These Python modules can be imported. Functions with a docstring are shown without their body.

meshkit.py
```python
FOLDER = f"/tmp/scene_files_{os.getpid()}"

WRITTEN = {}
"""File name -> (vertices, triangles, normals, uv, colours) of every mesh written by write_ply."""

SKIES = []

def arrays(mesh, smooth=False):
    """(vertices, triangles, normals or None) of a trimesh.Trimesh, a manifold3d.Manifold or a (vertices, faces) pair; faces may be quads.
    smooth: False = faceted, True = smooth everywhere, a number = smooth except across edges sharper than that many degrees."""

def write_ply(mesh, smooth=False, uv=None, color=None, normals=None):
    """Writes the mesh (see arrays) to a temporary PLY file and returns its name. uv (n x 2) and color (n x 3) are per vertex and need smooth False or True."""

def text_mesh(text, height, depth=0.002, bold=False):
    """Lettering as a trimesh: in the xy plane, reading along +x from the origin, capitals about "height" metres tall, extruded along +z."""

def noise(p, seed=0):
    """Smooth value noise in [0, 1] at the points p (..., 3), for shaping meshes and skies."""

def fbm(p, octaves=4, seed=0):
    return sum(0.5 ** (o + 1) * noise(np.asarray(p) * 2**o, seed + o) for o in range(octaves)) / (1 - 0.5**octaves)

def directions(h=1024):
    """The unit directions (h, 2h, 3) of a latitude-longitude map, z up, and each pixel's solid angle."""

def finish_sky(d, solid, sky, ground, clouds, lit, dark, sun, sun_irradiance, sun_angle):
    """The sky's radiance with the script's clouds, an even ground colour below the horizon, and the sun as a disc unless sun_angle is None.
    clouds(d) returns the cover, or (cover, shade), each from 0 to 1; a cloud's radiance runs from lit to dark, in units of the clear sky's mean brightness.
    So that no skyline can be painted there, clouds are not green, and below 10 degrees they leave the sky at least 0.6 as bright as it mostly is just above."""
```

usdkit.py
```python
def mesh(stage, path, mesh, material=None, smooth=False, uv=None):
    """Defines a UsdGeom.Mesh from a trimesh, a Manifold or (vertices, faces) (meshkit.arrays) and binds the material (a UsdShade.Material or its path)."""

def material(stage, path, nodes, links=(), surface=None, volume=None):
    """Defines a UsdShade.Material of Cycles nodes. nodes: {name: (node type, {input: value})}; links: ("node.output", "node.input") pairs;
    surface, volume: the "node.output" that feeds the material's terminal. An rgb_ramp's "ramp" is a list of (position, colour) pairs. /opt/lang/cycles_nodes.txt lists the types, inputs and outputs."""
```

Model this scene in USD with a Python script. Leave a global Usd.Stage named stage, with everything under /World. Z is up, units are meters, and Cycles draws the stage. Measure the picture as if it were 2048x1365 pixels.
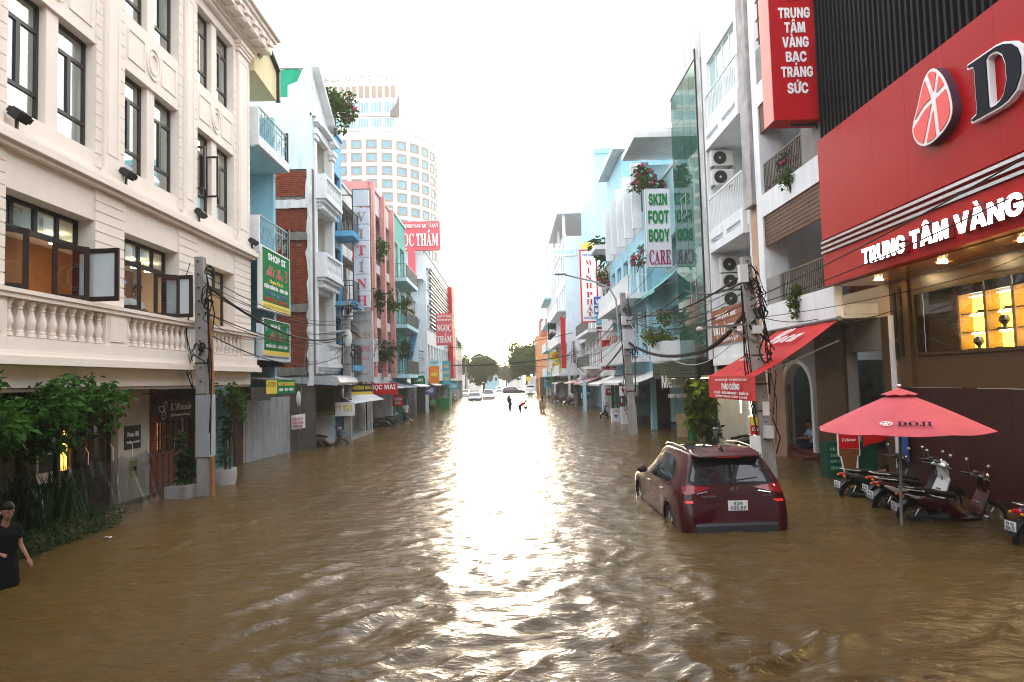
import math, random, glob, unicodedata
import numpy as np, trimesh, shapely, usdkit, meshkit, manifold3d
from shapely import affinity
from shapely.geometry import Polygon, box as sbox, Point, LineString
from pxr import Usd, UsdGeom, UsdLux, UsdShade, Gf, Sdf

stage = Usd.Stage.CreateInMemory()
UsdGeom.SetStageUpAxis(stage, UsdGeom.Tokens.z)
UsdGeom.SetStageMetersPerUnit(stage, 1.0)
UsdGeom.Xform.Define(stage, '/World')
UsdGeom.Scope.Define(stage, '/World/Looks')
PI = math.pi

# ------------------------------------------------------------------ camera
EXPOSURE = 2.15
cam = UsdGeom.Camera.Define(stage, '/World/camera')
cam.CreateFocalLengthAttr(23.994)
cam.CreateHorizontalApertureAttr(36.0)
cam.CreateVerticalApertureAttr(36.0 * 682 / 1024)
cam.CreateClippingRangeAttr(Gf.Vec2f(0.1, 3000))
cam.CreateExposureAttr(EXPOSURE)
fwd = np.array([0.00446713, 0.99834617, 0.05731471])
rgt = np.array([0.99963244, -0.00292556, -0.02695234])
upv = np.array([-0.02674009, 0.05741405 * 0 + 0.0, 1.0])
upv = np.cross(rgt, fwd)
m4 = Gf.Matrix4d(*rgt, 0, *upv, 0, *(-fwd), 0, 0, 0, 2.6, 1)
cam.AddTransformOp().Set(m4)

# ------------------------------------------------------------------ sky and sun
SUN_EL, SUN_AZ = math.radians(7.5), math.radians(2)
sky_mat = usdkit.material(stage, '/World/Looks/sky_look', {
    'tc': ('texture_coordinate', {}),
    'mp': ('mapping', {'scale': (1.0, 1.0, 2.2)}),
    'n': ('noise_texture', {'scale': 2.2, 'detail': 5.0, 'roughness': 0.55}),
    'r': ('rgb_ramp', {'ramp': [(0.3, (0.42, 0.42, 0.42)), (0.7, (0.66, 0.66, 0.66))]}),
    'sky': ('sky_texture', {'sky_type': 'single_scattering', 'sun_disc': False, 'sun_elevation': SUN_EL, 'sun_rotation': SUN_AZ,
                            'altitude': 100.0, 'air_density': 1.0, 'aerosol_density': 2.4, 'ozone_density': 1.0}),
    'mix': ('mix', {'color2': (6.6, 6.5, 6.6)}),
    'bg': ('background_shader', {'strength': 0.14}),
}, [('tc.generated', 'mp.vector'), ('mp.vector', 'n.vector'), ('n.fac', 'r.fac'), ('r.color', 'mix.fac'), ('sky.color', 'mix.color1'), ('mix.color', 'bg.color')],
    surface='bg.background')
dome = UsdLux.DomeLight.Define(stage, '/World/sky')
UsdShade.MaterialBindingAPI.Apply(dome.GetPrim()).Bind(sky_mat)
dome.GetPrim().SetCustomDataByKey('label', 'pale white overcast evening sky above the flooded street')
dome.GetPrim().SetCustomDataByKey('category', 'sky')
dome.GetPrim().SetCustomDataByKey('kind', 'structure')
sun = UsdLux.DistantLight.Define(stage, '/World/sun')
sun.CreateIntensityAttr(0.12)
sun.CreateAngleAttr(14.0)
sun.CreateNormalizeAttr(True)
sun.CreateColorAttr(Gf.Vec3f(1.0, 0.9, 0.74))
sun.AddRotateZOp().Set(-math.degrees(SUN_AZ))
sun.AddRotateXOp().Set(-(90 - math.degrees(SUN_EL)))

# ------------------------------------------------------------------ helpers
used = {}
def numbered(parent, name):
    k = used.get((parent, name), 0); used[(parent, name)] = k + 1
    return f'{parent}/{name}' if k == 0 else f'{parent}/{name}_{k:03d}'
ORIG = {}
def tag(prim, label=None, cat=None, group=None, kind=None):
    for k, v in (('label', label), ('category', cat), ('group', group), ('kind', kind)):
        if v: prim.SetCustomDataByKey(k, v)
def thing(name, label, cat, loc=(0, 0, 0), rz=0, group=None, kind=None):
    p = numbered('/World', name)
    x = UsdGeom.Xform.Define(stage, p)
    x.AddTranslateOp().Set(Gf.Vec3d(*map(float, loc)))
    if rz: x.AddRotateZOp().Set(float(rz))
    ORIG[p] = (np.array(loc, float), rz)
    tag(x.GetPrim(), label, cat, group, kind)
    return p
def local(path, v):
    base = '/'.join(path.split('/')[:3])
    loc, rz = ORIG[base]
    v = np.asarray(v, float) - loc
    if rz:
        c, s = math.cos(-math.radians(rz)), math.sin(-math.radians(rz))
        v = np.stack([v[:, 0] * c - v[:, 1] * s, v[:, 0] * s + v[:, 1] * c, v[:, 2]], 1)
    return v
def put(parent, name, mesh, m, label=None, kind=None, smooth=False, world=True):
    """a part (or sub-part) of the thing at `parent`; world: given in world coordinates"""
    v, f = mesh.arr() if isinstance(mesh, M) else mesh
    if len(f) == 0: return None
    if world: v = local(parent, v)
    p = numbered(parent, name)
    q = usdkit.mesh(stage, p, (v, f), m, smooth=smooth)
    tag(q.GetPrim(), label, None, None, kind)
    return p
def solo(name, label, cat, mesh, m, loc=(0, 0, 0), group=None, kind=None, smooth=False):
    """a thing that is one mesh (world coordinates)"""
    v, f = mesh.arr() if isinstance(mesh, M) else mesh
    p = numbered('/World', name)
    q = usdkit.mesh(stage, p, (np.asarray(v) - np.array(loc), f), m, smooth=smooth)
    UsdGeom.Xformable(q).AddTranslateOp().Set(Gf.Vec3d(*map(float, loc)))
    tag(q.GetPrim(), label, cat, group, kind)
    ORIG[p] = (np.array(loc, float), 0)
    return p
def copy(src, label, loc, rz=0, group=None, scale=None):
    was = stage.GetPrimAtPath(src)
    p = numbered('/World', was.GetName().rstrip('0123456789').rstrip('_'))
    x = UsdGeom.Xform.Define(stage, p)
    x.GetPrim().GetReferences().AddInternalReference(src)
    x.ClearXformOpOrder()
    a = x.AddTranslateOp(opSuffix='c'); a.Set(Gf.Vec3d(*map(float, loc)))
    b = x.AddRotateZOp(opSuffix='c'); b.Set(float(rz))
    ops = [a, b]
    if scale: s = x.AddScaleOp(opSuffix='c'); s.Set(Gf.Vec3f(*scale)); ops.append(s)
    x.SetXformOpOrder(ops)
    x.GetPrim().SetInstanceable(True)
    tag(x.GetPrim(), label, was.GetCustomDataByKey('category'), group or was.GetCustomDataByKey('group'))
    return p

class M:
    def __init__(s): s.v, s.f, s.n = [], [], 0
    def raw(s, v, f):
        v = np.asarray(v, float).reshape(-1, 3); f = np.asarray(f, int)
        if f.shape[1] == 4: f = np.vstack([f[:, [0, 1, 2]], f[:, [0, 2, 3]]])
        s.v.append(v); s.f.append(f + s.n); s.n += len(v); return s
    def arr(s):
        if not s.v: return np.zeros((0, 3)), np.zeros((0, 3), int)
        return np.vstack(s.v), np.vstack(s.f)
    def box(s, x0, x1, y0, y1, z0, z1):
        x0, x1 = min(x0, x1), max(x0, x1); y0, y1 = min(y0, y1), max(y0, y1); z0, z1 = min(z0, z1), max(z0, z1)
        v = [(x, y, z) for z in (z0, z1) for y in (y0, y1) for x in (x0, x1)]
        return s.raw(v, [(0, 2, 3, 1), (4, 5, 7, 6), (0, 1, 5, 4), (2, 6, 7, 3), (0, 4, 6, 2), (1, 3, 7, 5)])
    def bar(s, p, q, w, h=None, up=(0, 0, 1)):
        """a rectangular bar from p to q"""
        p, q = np.array(p, float), np.array(q, float); d = q - p; d /= np.linalg.norm(d)
        a = np.cross(d, up)
        if np.linalg.norm(a) < 1e-3: a = np.cross(d, (1, 0, 0))
        a /= np.linalg.norm(a); b = np.cross(a, d); h = h or w
        v = [o + i * a * w / 2 + j * b * h / 2 for o in (p, q) for j in (-1, 1) for i in (-1, 1)]
        return s.raw(v, [(0, 1, 3, 2), (4, 6, 7, 5), (0, 4, 5, 1), (2, 3, 7, 6), (0, 2, 6, 4), (1, 5, 7, 3)])
    def tube(s, pts, r, n=6, caps=True):
        p = np.asarray(pts, float); k = len(p); t = np.gradient(p, axis=0); t /= np.linalg.norm(t, axis=1, keepdims=True) + 1e-12
        ref = np.array([0, 0, 1.0]) if abs(t[:, 2]).mean() < 0.8 else np.array([1.0, 0, 0])
        a = np.cross(t, ref); a /= np.linalg.norm(a, axis=1, keepdims=True) + 1e-9; b = np.cross(t, a)
        an = np.arange(n) * 2 * PI / n; r = np.broadcast_to(r, (k,))
        v = p[:, None] + r[:, None, None] * (np.cos(an)[None, :, None] * a[:, None] + np.sin(an)[None, :, None] * b[:, None])
        i, j = np.meshgrid(np.arange(k - 1), np.arange(n), indexing='ij')
        q = np.stack([i * n + j, (i + 1) * n + j, (i + 1) * n + (j + 1) % n, i * n + (j + 1) % n], -1).reshape(-1, 4)
        s.raw(v.reshape(-1, 3), q)
        if caps:
            for c, o in ((0, 0), (k - 1, 1)):
                ring = v[c]; vv = np.vstack([ring, p[c]]); ff = [((x + 1) % n, x, n) if o else (x, (x + 1) % n, n) for x in range(n)]
                s.raw(vv, ff)
        return s
    def cyl(s, p, q, r, r2=None, n=12): return s.tube([p, q], [r, r if r2 is None else r2], n)
    def lathe(s, prof, loc=(0, 0, 0), n=12):
        prof = np.asarray(prof, float); k = len(prof); an = np.arange(n) * 2 * PI / n
        v = np.stack([prof[:, 0, None] * np.cos(an), prof[:, 0, None] * np.sin(an), np.broadcast_to(prof[:, 1, None], (k, n))], -1) + np.array(loc)
        i, j = np.meshgrid(np.arange(k - 1), np.arange(n), indexing='ij')
        return s.raw(v.reshape(-1, 3), np.stack([i * n + j, i * n + (j + 1) % n, (i + 1) * n + (j + 1) % n, (i + 1) * n + j], -1).reshape(-1, 4))
    def ball(s, c, r, sub=1):
        b = trimesh.creation.icosphere(sub, 1.0); return s.raw(np.array(b.vertices) * np.array(r) + np.array(c), b.faces)
    def poly(s, g, depth, o, right, up):
        """a shapely shape extruded along right x up, standing at o"""
        o, right, up = (np.array(x, float) for x in (o, right, up)); nrm = np.cross(right, up)
        for q in getattr(g, 'geoms', [g]):
            if q.is_empty or q.geom_type != 'Polygon': continue
            e = trimesh.creation.extrude_polygon(q, depth, engine='earcut')
            w = np.array(e.vertices); s.raw(o + w[:, :1] * right + w[:, 1:2] * up + w[:, 2:] * nrm, e.faces)
        return s
    def sheet(s, P, t):
        """grid of points (a, b, 3) as a sheet of thickness t (both sides closed)"""
        P = np.asarray(P, float); a, b = P.shape[:2]
        du = np.gradient(P, axis=0); dv = np.gradient(P, axis=1); nn = np.cross(du, dv); nn /= np.linalg.norm(nn, axis=-1, keepdims=True) + 1e-12
        i, j = np.meshgrid(np.arange(a - 1), np.arange(b - 1), indexing='ij')
        q = np.stack([i * b + j, (i + 1) * b + j, (i + 1) * b + j + 1, i * b + j + 1], -1).reshape(-1, 4); N = a * b
        rim = [*[(k * b, ) for k in range(0)]]
        edge = [i * b for i in range(a)] + [(a - 1) * b + j for j in range(1, b)] + [i * b + b - 1 for i in range(a - 2, -1, -1)] + [j for j in range(b - 2, 0, -1)]
        ed = np.array(edge); e2 = np.roll(ed, -1)
        return s.raw(np.vstack([P.reshape(-1, 3), (P - nn * t).reshape(-1, 3)]), np.vstack([q, q[:, ::-1] + N, np.stack([ed, ed + N, e2 + N, e2], 1)]))
    def add(s, o): v, f = o.arr() if isinstance(o, M) else o; return s.raw(v, f)
    def tf(s, mat):
        mat = np.asarray(mat, float); s.v = [w @ mat[:3, :3].T + mat[:3, 3] for w in s.v]; return s
    def move(s, d): s.v = [w + np.array(d, float) for w in s.v]; return s
def rotz(a, loc=(0, 0, 0)):
    c, q = math.cos(a), math.sin(a); return np.array([[c, -q, 0, loc[0]], [q, c, 0, loc[1]], [0, 0, 1, loc[2]], [0, 0, 0, 1.0]])
def box(*a): return M().box(*a)

# ------------------------------------------------------------------ materials
mats = {}
def mat(name, col, rough=0.6, var=0.12, scale=2.5, dirt=0.0, dcol=(0.09, 0.075, 0.06), bump=0.0, bscale=60.0, metal=0.0, spec=None, coat=0.0, emit=0.0, ecol=None, obj=False, stretch=(1, 1, 1), trans=0.0):
    if name in mats: return mats[name]
    col = np.array(col, float)
    if spec is None: spec = 0.5 if rough < 0.45 else 0.15
    n = {'p': ('principled_bsdf', {'roughness': rough, 'metallic': metal, 'specular_ior_level': spec, 'coat_weight': coat})}
    L = []
    if emit:
        n['p'][1]['emission_color'] = tuple(ecol or col); n['p'][1]['emission_strength'] = emit
    if var or dirt or bump:
        n['g'] = ('texture_coordinate', {}) if obj else ('geometry', {})
        src = 'g.object' if obj else 'g.position'
    if var or dirt:
        n['mp'] = ('mapping', {'scale': tuple(stretch)}); L.append((src, 'mp.vector'))
        n['n1'] = ('noise_texture', {'scale': scale, 'detail': 5.0, 'roughness': 0.6}); L.append(('mp.vector', 'n1.vector'))
        lo, hi = np.clip(col * (1 - var), 0, 1), np.clip(col * (1 + var), 0, 0.95)
        n['r1'] = ('rgb_ramp', {'ramp': [(0.3, tuple(lo)), (0.7, tuple(hi))]}); L.append(('n1.fac', 'r1.fac'))
        out = 'r1.color'
        if dirt:
            n['m2'] = ('mapping', {'scale': (1.6, 1.6, 0.28)}); L.append((src, 'm2.vector'))
            n['n2'] = ('noise_texture', {'scale': 1.7, 'detail': 7.0, 'roughness': 0.68}); L.append(('m2.vector', 'n2.vector'))
            n['r2'] = ('rgb_ramp', {'ramp': [(0.46, (0, 0, 0)), (0.72, (dirt,) * 3)]}); L.append(('n2.fac', 'r2.fac'))
            n['mx'] = ('mix', {'color2': dcol}); L += [('r2.color', 'mx.fac'), (out, 'mx.color1')]
            out = 'mx.color'
        L.append((out, 'p.base_color'))
    else:
        n['p'][1]['base_color'] = tuple(col)
    if bump:
        n['n3'] = ('noise_texture', {'scale': bscale, 'detail': 4.0}); L.append((src, 'n3.vector'))
        n['b'] = ('bump', {'strength': bump, 'distance': 0.02}); L += [('n3.fac', 'b.height'), ('b.normal', 'p.normal')]
    surf = 'p.BSDF'
    if trans:
        n['t'] = ('translucent_bsdf', {'color': tuple(np.clip(col * 1.6, 0, 1))}); n['mc'] = ('mix_closure', {'fac': trans})
        L += [('p.BSDF', 'mc.closure1'), ('t.BSDF', 'mc.closure2')]; surf = 'mc.closure'
        if var or dirt: L.append((out, 't.color'))
    mats[name] = usdkit.material(stage, '/World/Looks/' + name, n, L, surface=surf)
    return mats[name]
def pane_mat(name, tint=(0.9, 0.95, 0.95), f0=0.04, rough=0.01, boost=1.0):
    if name in mats: return mats[name]
    mats[name] = usdkit.material(stage, '/World/Looks/' + name, {
        'f': ('layer_weight', {'blend': 0.5}), 'pw': ('math', {'math_type': 'power', 'value2': 4.0}), 'mm': ('math', {'math_type': 'multiply_add', 'value2': 0.8 * boost, 'value3': f0 * boost, 'use_clamp': True}),
        't': ('transparent_bsdf', {'color': tint}), 'g': ('glossy_bsdf', {'color': (1, 1, 1), 'roughness': rough}), 'x': ('mix_closure', {})},
        [('f.facing', 'pw.value1'), ('pw.value', 'mm.value1'), ('mm.value', 'x.fac'), ('t.BSDF', 'x.closure1'), ('g.BSDF', 'x.closure2')], surface='x.closure')
    return mats[name]
cream = mat('cream_paint', (0.87, 0.785, 0.70), 0.8, 0.04, 0.8, dirt=0.05, bump=0.08, spec=0.2)
white = mat('white_paint', (0.76, 0.785, 0.80), 0.75, 0.05, 1.2, dirt=0.18, bump=0.1, spec=0.15)
oldwhite = mat('stained_white_paint', (0.66, 0.66, 0.64), 0.75, 0.1, 1.5, dirt=0.6, bump=0.15, spec=0.15)
lblue = mat('light_blue_paint', (0.30, 0.57, 0.68), 0.7, 0.06, 1.0, dirt=0.2, bump=0.1, spec=0.15)
sblue = mat('sky_blue_paint', (0.12, 0.40, 0.64), 0.7, 0.06, 1.0, dirt=0.15, spec=0.15)
aqua = mat('aqua_paint', (0.40, 0.66, 0.70), 0.7, 0.06, 1.0, dirt=0.2, spec=0.15)
teal = mat('teal_paint', (0.10, 0.38, 0.34), 0.7, 0.08, 1.0, dirt=0.15, spec=0.15)
pink = mat('pink_paint', (0.62, 0.27, 0.25), 0.75, 0.08, 1.0, dirt=0.3, spec=0.15)
yellowp = mat('pale_yellow_paint', (0.75, 0.66, 0.38), 0.75, 0.06, 1.0, dirt=0.15, spec=0.15)
orangep = mat('orange_paint', (0.55, 0.25, 0.12), 0.75, 0.08, 1.0, dirt=0.2, spec=0.15)
concrete = mat('grey_concrete', (0.32, 0.31, 0.30), 0.85, 0.18, 2.5, dirt=0.5, bump=0.3, spec=0.15)
paleconc = mat('pale_concrete', (0.42, 0.41, 0.40), 0.85, 0.12, 2.0, dirt=0.3, bump=0.2, spec=0.15)
darkw = mat('dark_brown_wood', (0.022, 0.014, 0.011), 0.35, 0.3, 6, spec=0.4)
redwood = mat('red_brown_wood', (0.10, 0.033, 0.018), 0.4, 0.35, 5, stretch=(6, 6, 0.6), spec=0.4)
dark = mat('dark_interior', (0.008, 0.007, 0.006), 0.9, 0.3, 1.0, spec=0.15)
blackm = mat('black_metal', (0.012, 0.012, 0.013), 0.4, 0.2, 8)
blackp = mat('black_plastic', (0.018, 0.018, 0.02), 0.35, 0.1, 8)
rubber = mat('black_rubber', (0.015, 0.015, 0.015), 0.75, 0.2, 10)
iron = mat('grey_iron', (0.16, 0.16, 0.16), 0.5, 0.2, 6, metal=0.4)
steel = mat('bright_steel', (0.62, 0.62, 0.63), 0.25, 0.06, 6, metal=1.0)
galv = mat('galvanised_sheet', (0.42, 0.43, 0.45), 0.5, 0.12, 3, metal=0.35, dirt=0.3)
brickm = mat('red_brick', (0.24, 0.048, 0.022), 0.85, 0.35, 5.0, dirt=0.35, bump=0.4, spec=0.15)
mortar = mat('cement_render', (0.19, 0.172, 0.155), 0.9, 0.25, 4.0, dirt=0.4, bump=0.5, bscale=25, spec=0.15)
winglass = mat('dark_window_glass', (0.03, 0.05, 0.06), 0.05, 0.2, 0.5, spec=0.9)
skyglass = mat('blue_window_glass', (0.12, 0.30, 0.36), 0.05, 0.15, 0.5, spec=0.9)
clear = pane_mat('clear_glass')
red = mat('red_sign_paint', (0.50, 0.008, 0.014), 0.6, 0.06, 2.0, spec=0.15)
whites = mat('white_sign_paint', (0.82, 0.82, 0.82), 0.5, 0.04, 2.0, spec=0.15)
greens = mat('green_sign_paint', (0.008, 0.20, 0.06), 0.8, 0.08, 2.0, spec=0.06)
blues = mat('blue_sign_paint', (0.04, 0.10, 0.34), 0.45, 0.06, 2.0, spec=0.15)
cyans = mat('cyan_sign_paint', (0.06, 0.36, 0.46), 0.45, 0.06, 2.0, spec=0.15)
yellows = mat('yellow_sign_paint', (0.75, 0.55, 0.06), 0.45, 0.06, 2.0, spec=0.15)
oranges = mat('orange_sign_paint', (0.75, 0.22, 0.03), 0.5, 0.06, 2.0, spec=0.15)
pinks = mat('faded_red_paint', (0.60, 0.10, 0.12), 0.55, 0.08, 2.0, spec=0.15)
greyl = mat('grey_lettering', (0.30, 0.28, 0.27), 0.5, 0.1, 4)
navy = mat('dark_navy_paint', (0.006, 0.009, 0.02), 0.6, 0.1, 4, spec=0.08)
leafm = mat('green_leaves', (0.045, 0.105, 0.016), 0.5, 0.45, 1.6, trans=0.25)
leafd = mat('dark_green_leaves', (0.022, 0.06, 0.014), 0.5, 0.45, 1.6, trans=0.2)
leafy = mat('yellow_green_leaves', (0.10, 0.15, 0.02), 0.5, 0.4, 1.6, trans=0.25)
flower = mat('magenta_flowers', (0.45, 0.03, 0.12), 0.6, 0.2, 6)
bark = mat('brown_bark', (0.07, 0.05, 0.035), 0.9, 0.3, 8, bump=0.5)
cable = mat('black_cable', (0.01, 0.01, 0.01), 0.6, 0.1, 10)
skin = mat('skin', (0.26, 0.13, 0.085), 0.55, 0.06, 6, obj=True)
hair = mat('black_hair', (0.008, 0.006, 0.005), 0.6, 0.2, 20, obj=True)
gold_light = mat('lit_yellow_shelf_back', (0.9, 0.55, 0.06), 0.6, 0.0, emit=1.7, ecol=(1.0, 0.60, 0.05))
lamp_light = mat('lamp_glow', (1, 0.9, 0.7), 0.6, 0.0, emit=10.0, ecol=(1.0, 0.84, 0.55))
downlight_glow = mat('downlight_glow', (1, 0.8, 0.5), 0.6, 0.0, emit=45.0, ecol=(1.0, 0.74, 0.38))
amber_light = mat('amber_glow', (1, 0.45, 0.1), 0.6, 0.0, emit=1.2, ecol=(1.0, 0.38, 0.06))
white_light = mat('white_letter_glow', (1, 1, 1), 0.5, 0.0, emit=0.9, ecol=(1.0, 0.97, 0.95))

# ------------------------------------------------------------------ lettering
_fonts = {}
def font(kind, wght=700):
    from PIL import ImageFont
    if (kind, wght) not in _fonts:
        g = glob.glob('/opt/blender-*/*/datafiles/fonts/' + ('Inter.woff2' if kind == 'sans' else 'NotoSansMath-Regular.woff2'))[0]
        t = ImageFont.truetype(g, 96)
        if kind == 'sans': t.set_variation_by_axes([20, wght])
        _fonts[(kind, wght)] = t
    return _fonts[(kind, wght)]
SETS = {'serif': (0x1D400, 0x1D41A, 0x1D7CE), 'italic': (0x1D468, 0x1D482, None), 'script': (0x1D4D0, 0x1D4EA, None)}
def mathify(t, kind):
    A, a, d = SETS[kind]; out = ''
    for ch in t:
        if 'A' <= ch <= 'Z': out += chr(A + ord(ch) - 65)
        elif 'a' <= ch <= 'z': out += chr(a + ord(ch) - 97)
        elif ch.isdigit() and d: out += chr(d + ord(ch) - 48)
        else: out += ch
    return out
_shapes = {}
def raster(text, f):
    from PIL import Image, ImageDraw
    x0, y0, x1, y1 = f.getbbox(text, anchor='ls')
    im = Image.new('L', (int(x1 - x0) + 8, int(y1 - y0) + 8))
    ImageDraw.Draw(im).text((4 - x0, 4 - y0), text, 255, f, anchor='ls')
    on = np.pad(np.asarray(im) > 127, ((0, 0), (1, 1))).astype(np.int8)
    rows, st = np.nonzero(np.diff(on, axis=1) == 1); en = np.nonzero(np.diff(on, axis=1) == -1)[1]
    if len(rows) == 0: return Polygon()
    g = shapely.union_all(shapely.box(st, -rows - 1, en, -rows)).buffer(0.6).buffer(-0.6).simplify(0.9)
    return affinity.translate(g, x0 - 4, 4 - y0)
def shape(text, kind='sans', wght=700):
    """lettering as a shapely shape with capitals 1 high, baseline at 0"""
    key = (text, kind, wght)
    if key in _shapes: return _shapes[key]
    f = font('sans' if kind == 'sans' else 'math', wght)
    if kind == 'sans':
        g = raster(text, f)
    else:
        parts, x = [], 0.0
        for ch in text:
            d = unicodedata.normalize('NFD', ch)
            b = mathify(d[0], kind)
            if b == ' ': x += 26; continue
            w = f.getlength(b); gl = raster(b, f); parts.append(affinity.translate(gl, x, 0))
            c, top = x + w / 2, gl.bounds[3] if not gl.is_empty else 60
            for mk in d[1:]:
                if mk == '\u0301': q = Polygon([(c - 2, top + 5), (c + 6, top + 5), (c + 16, top + 20), (c + 4, top + 20)])
                elif mk == '\u0300': q = Polygon([(c - 6, top + 5), (c + 2, top + 5), (c - 4, top + 20), (c - 16, top + 20)])
                elif mk == '\u0302': q = Polygon([(c - 16, top + 4), (c - 8, top + 4), (c, top + 11), (c + 8, top + 4), (c + 16, top + 4), (c, top + 19)])
                elif mk == '\u0323': q = Point(c, -15).buffer(6, 3)
                else: q = Polygon([(c - 3, top + 4), (c + 5, top + 4), (c + 10, top + 16), (c, top + 22), (c - 6, top + 17)])
                parts.append(q)
            x += w + 2
        g = shapely.union_all(parts) if parts else Polygon()
    g = affinity.scale(g, 1 / 70, 1 / 70, origin=(0, 0))
    _shapes[key] = g
    return g
def words(text, h, width=None, kind='sans', wght=700, align='c', detail=None):
    g = shape(text, kind, wght)
    if g.is_empty: return g
    x0, _, x1, _ = g.bounds
    s = h if width is None else width / (x1 - x0)
    if width is None: width = (x1 - x0) * h
    g = affinity.scale(affinity.translate(g, -x0, 0), s, h, origin=(0, 0))
    if h < 0.12: g = g.simplify(h * 0.03)
    return affinity.translate(g, -width / 2 if align == 'c' else -width if align == 'r' else 0, 0)
R_VIEW = ((1, 0, 0), (0, 0, 1))      # faces the camera end of the street
R_RIGHT = ((0, -1, 0), (0, 0, 1))    # on the right-hand facades
R_LEFT = ((0, 1, 0), (0, 0, 1))      # on the left-hand facades
def board(name, label, o, fr, w, h, t, bg, lines=(), frame=None, fm=None, cat='sign', back=True, group=None, depth=0.012):
    """a sign: panel with its lower left front corner at o, lettering on its face. lines: (text, x, z, cap height, width or None, material, font, weight)"""
    r, u = np.array(fr[0], float), np.array(fr[1], float); n = np.cross(r, u); o = np.array(o, float)
    p = thing(name, label, cat, o + r * w / 2, group=group)
    put(p, 'panel', M().poly(sbox(0, 0, w, h), t, o - n * t, r, u), bg)
    if frame:
        put(p, 'frame', M().poly(sbox(-frame, -frame, w + frame, h + frame).difference(sbox(0, 0, w, h)), t + 0.03, o - n * (t + 0.012), r, u), fm or iron)
    for l in lines:
        text, x, z, hh, ww, m_ = l[:6]; kind = l[6] if len(l) > 6 else 'sans'; wg = l[7] if len(l) > 7 else 750
        g = text if not isinstance(text, str) else words(text, hh, ww, kind, wg)
        put(p, 'lettering' if isinstance(text, str) else 'emblem', M().poly(g, depth, o + r * x + u * z + n * 0.001, r, u), m_)
    return p
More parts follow.
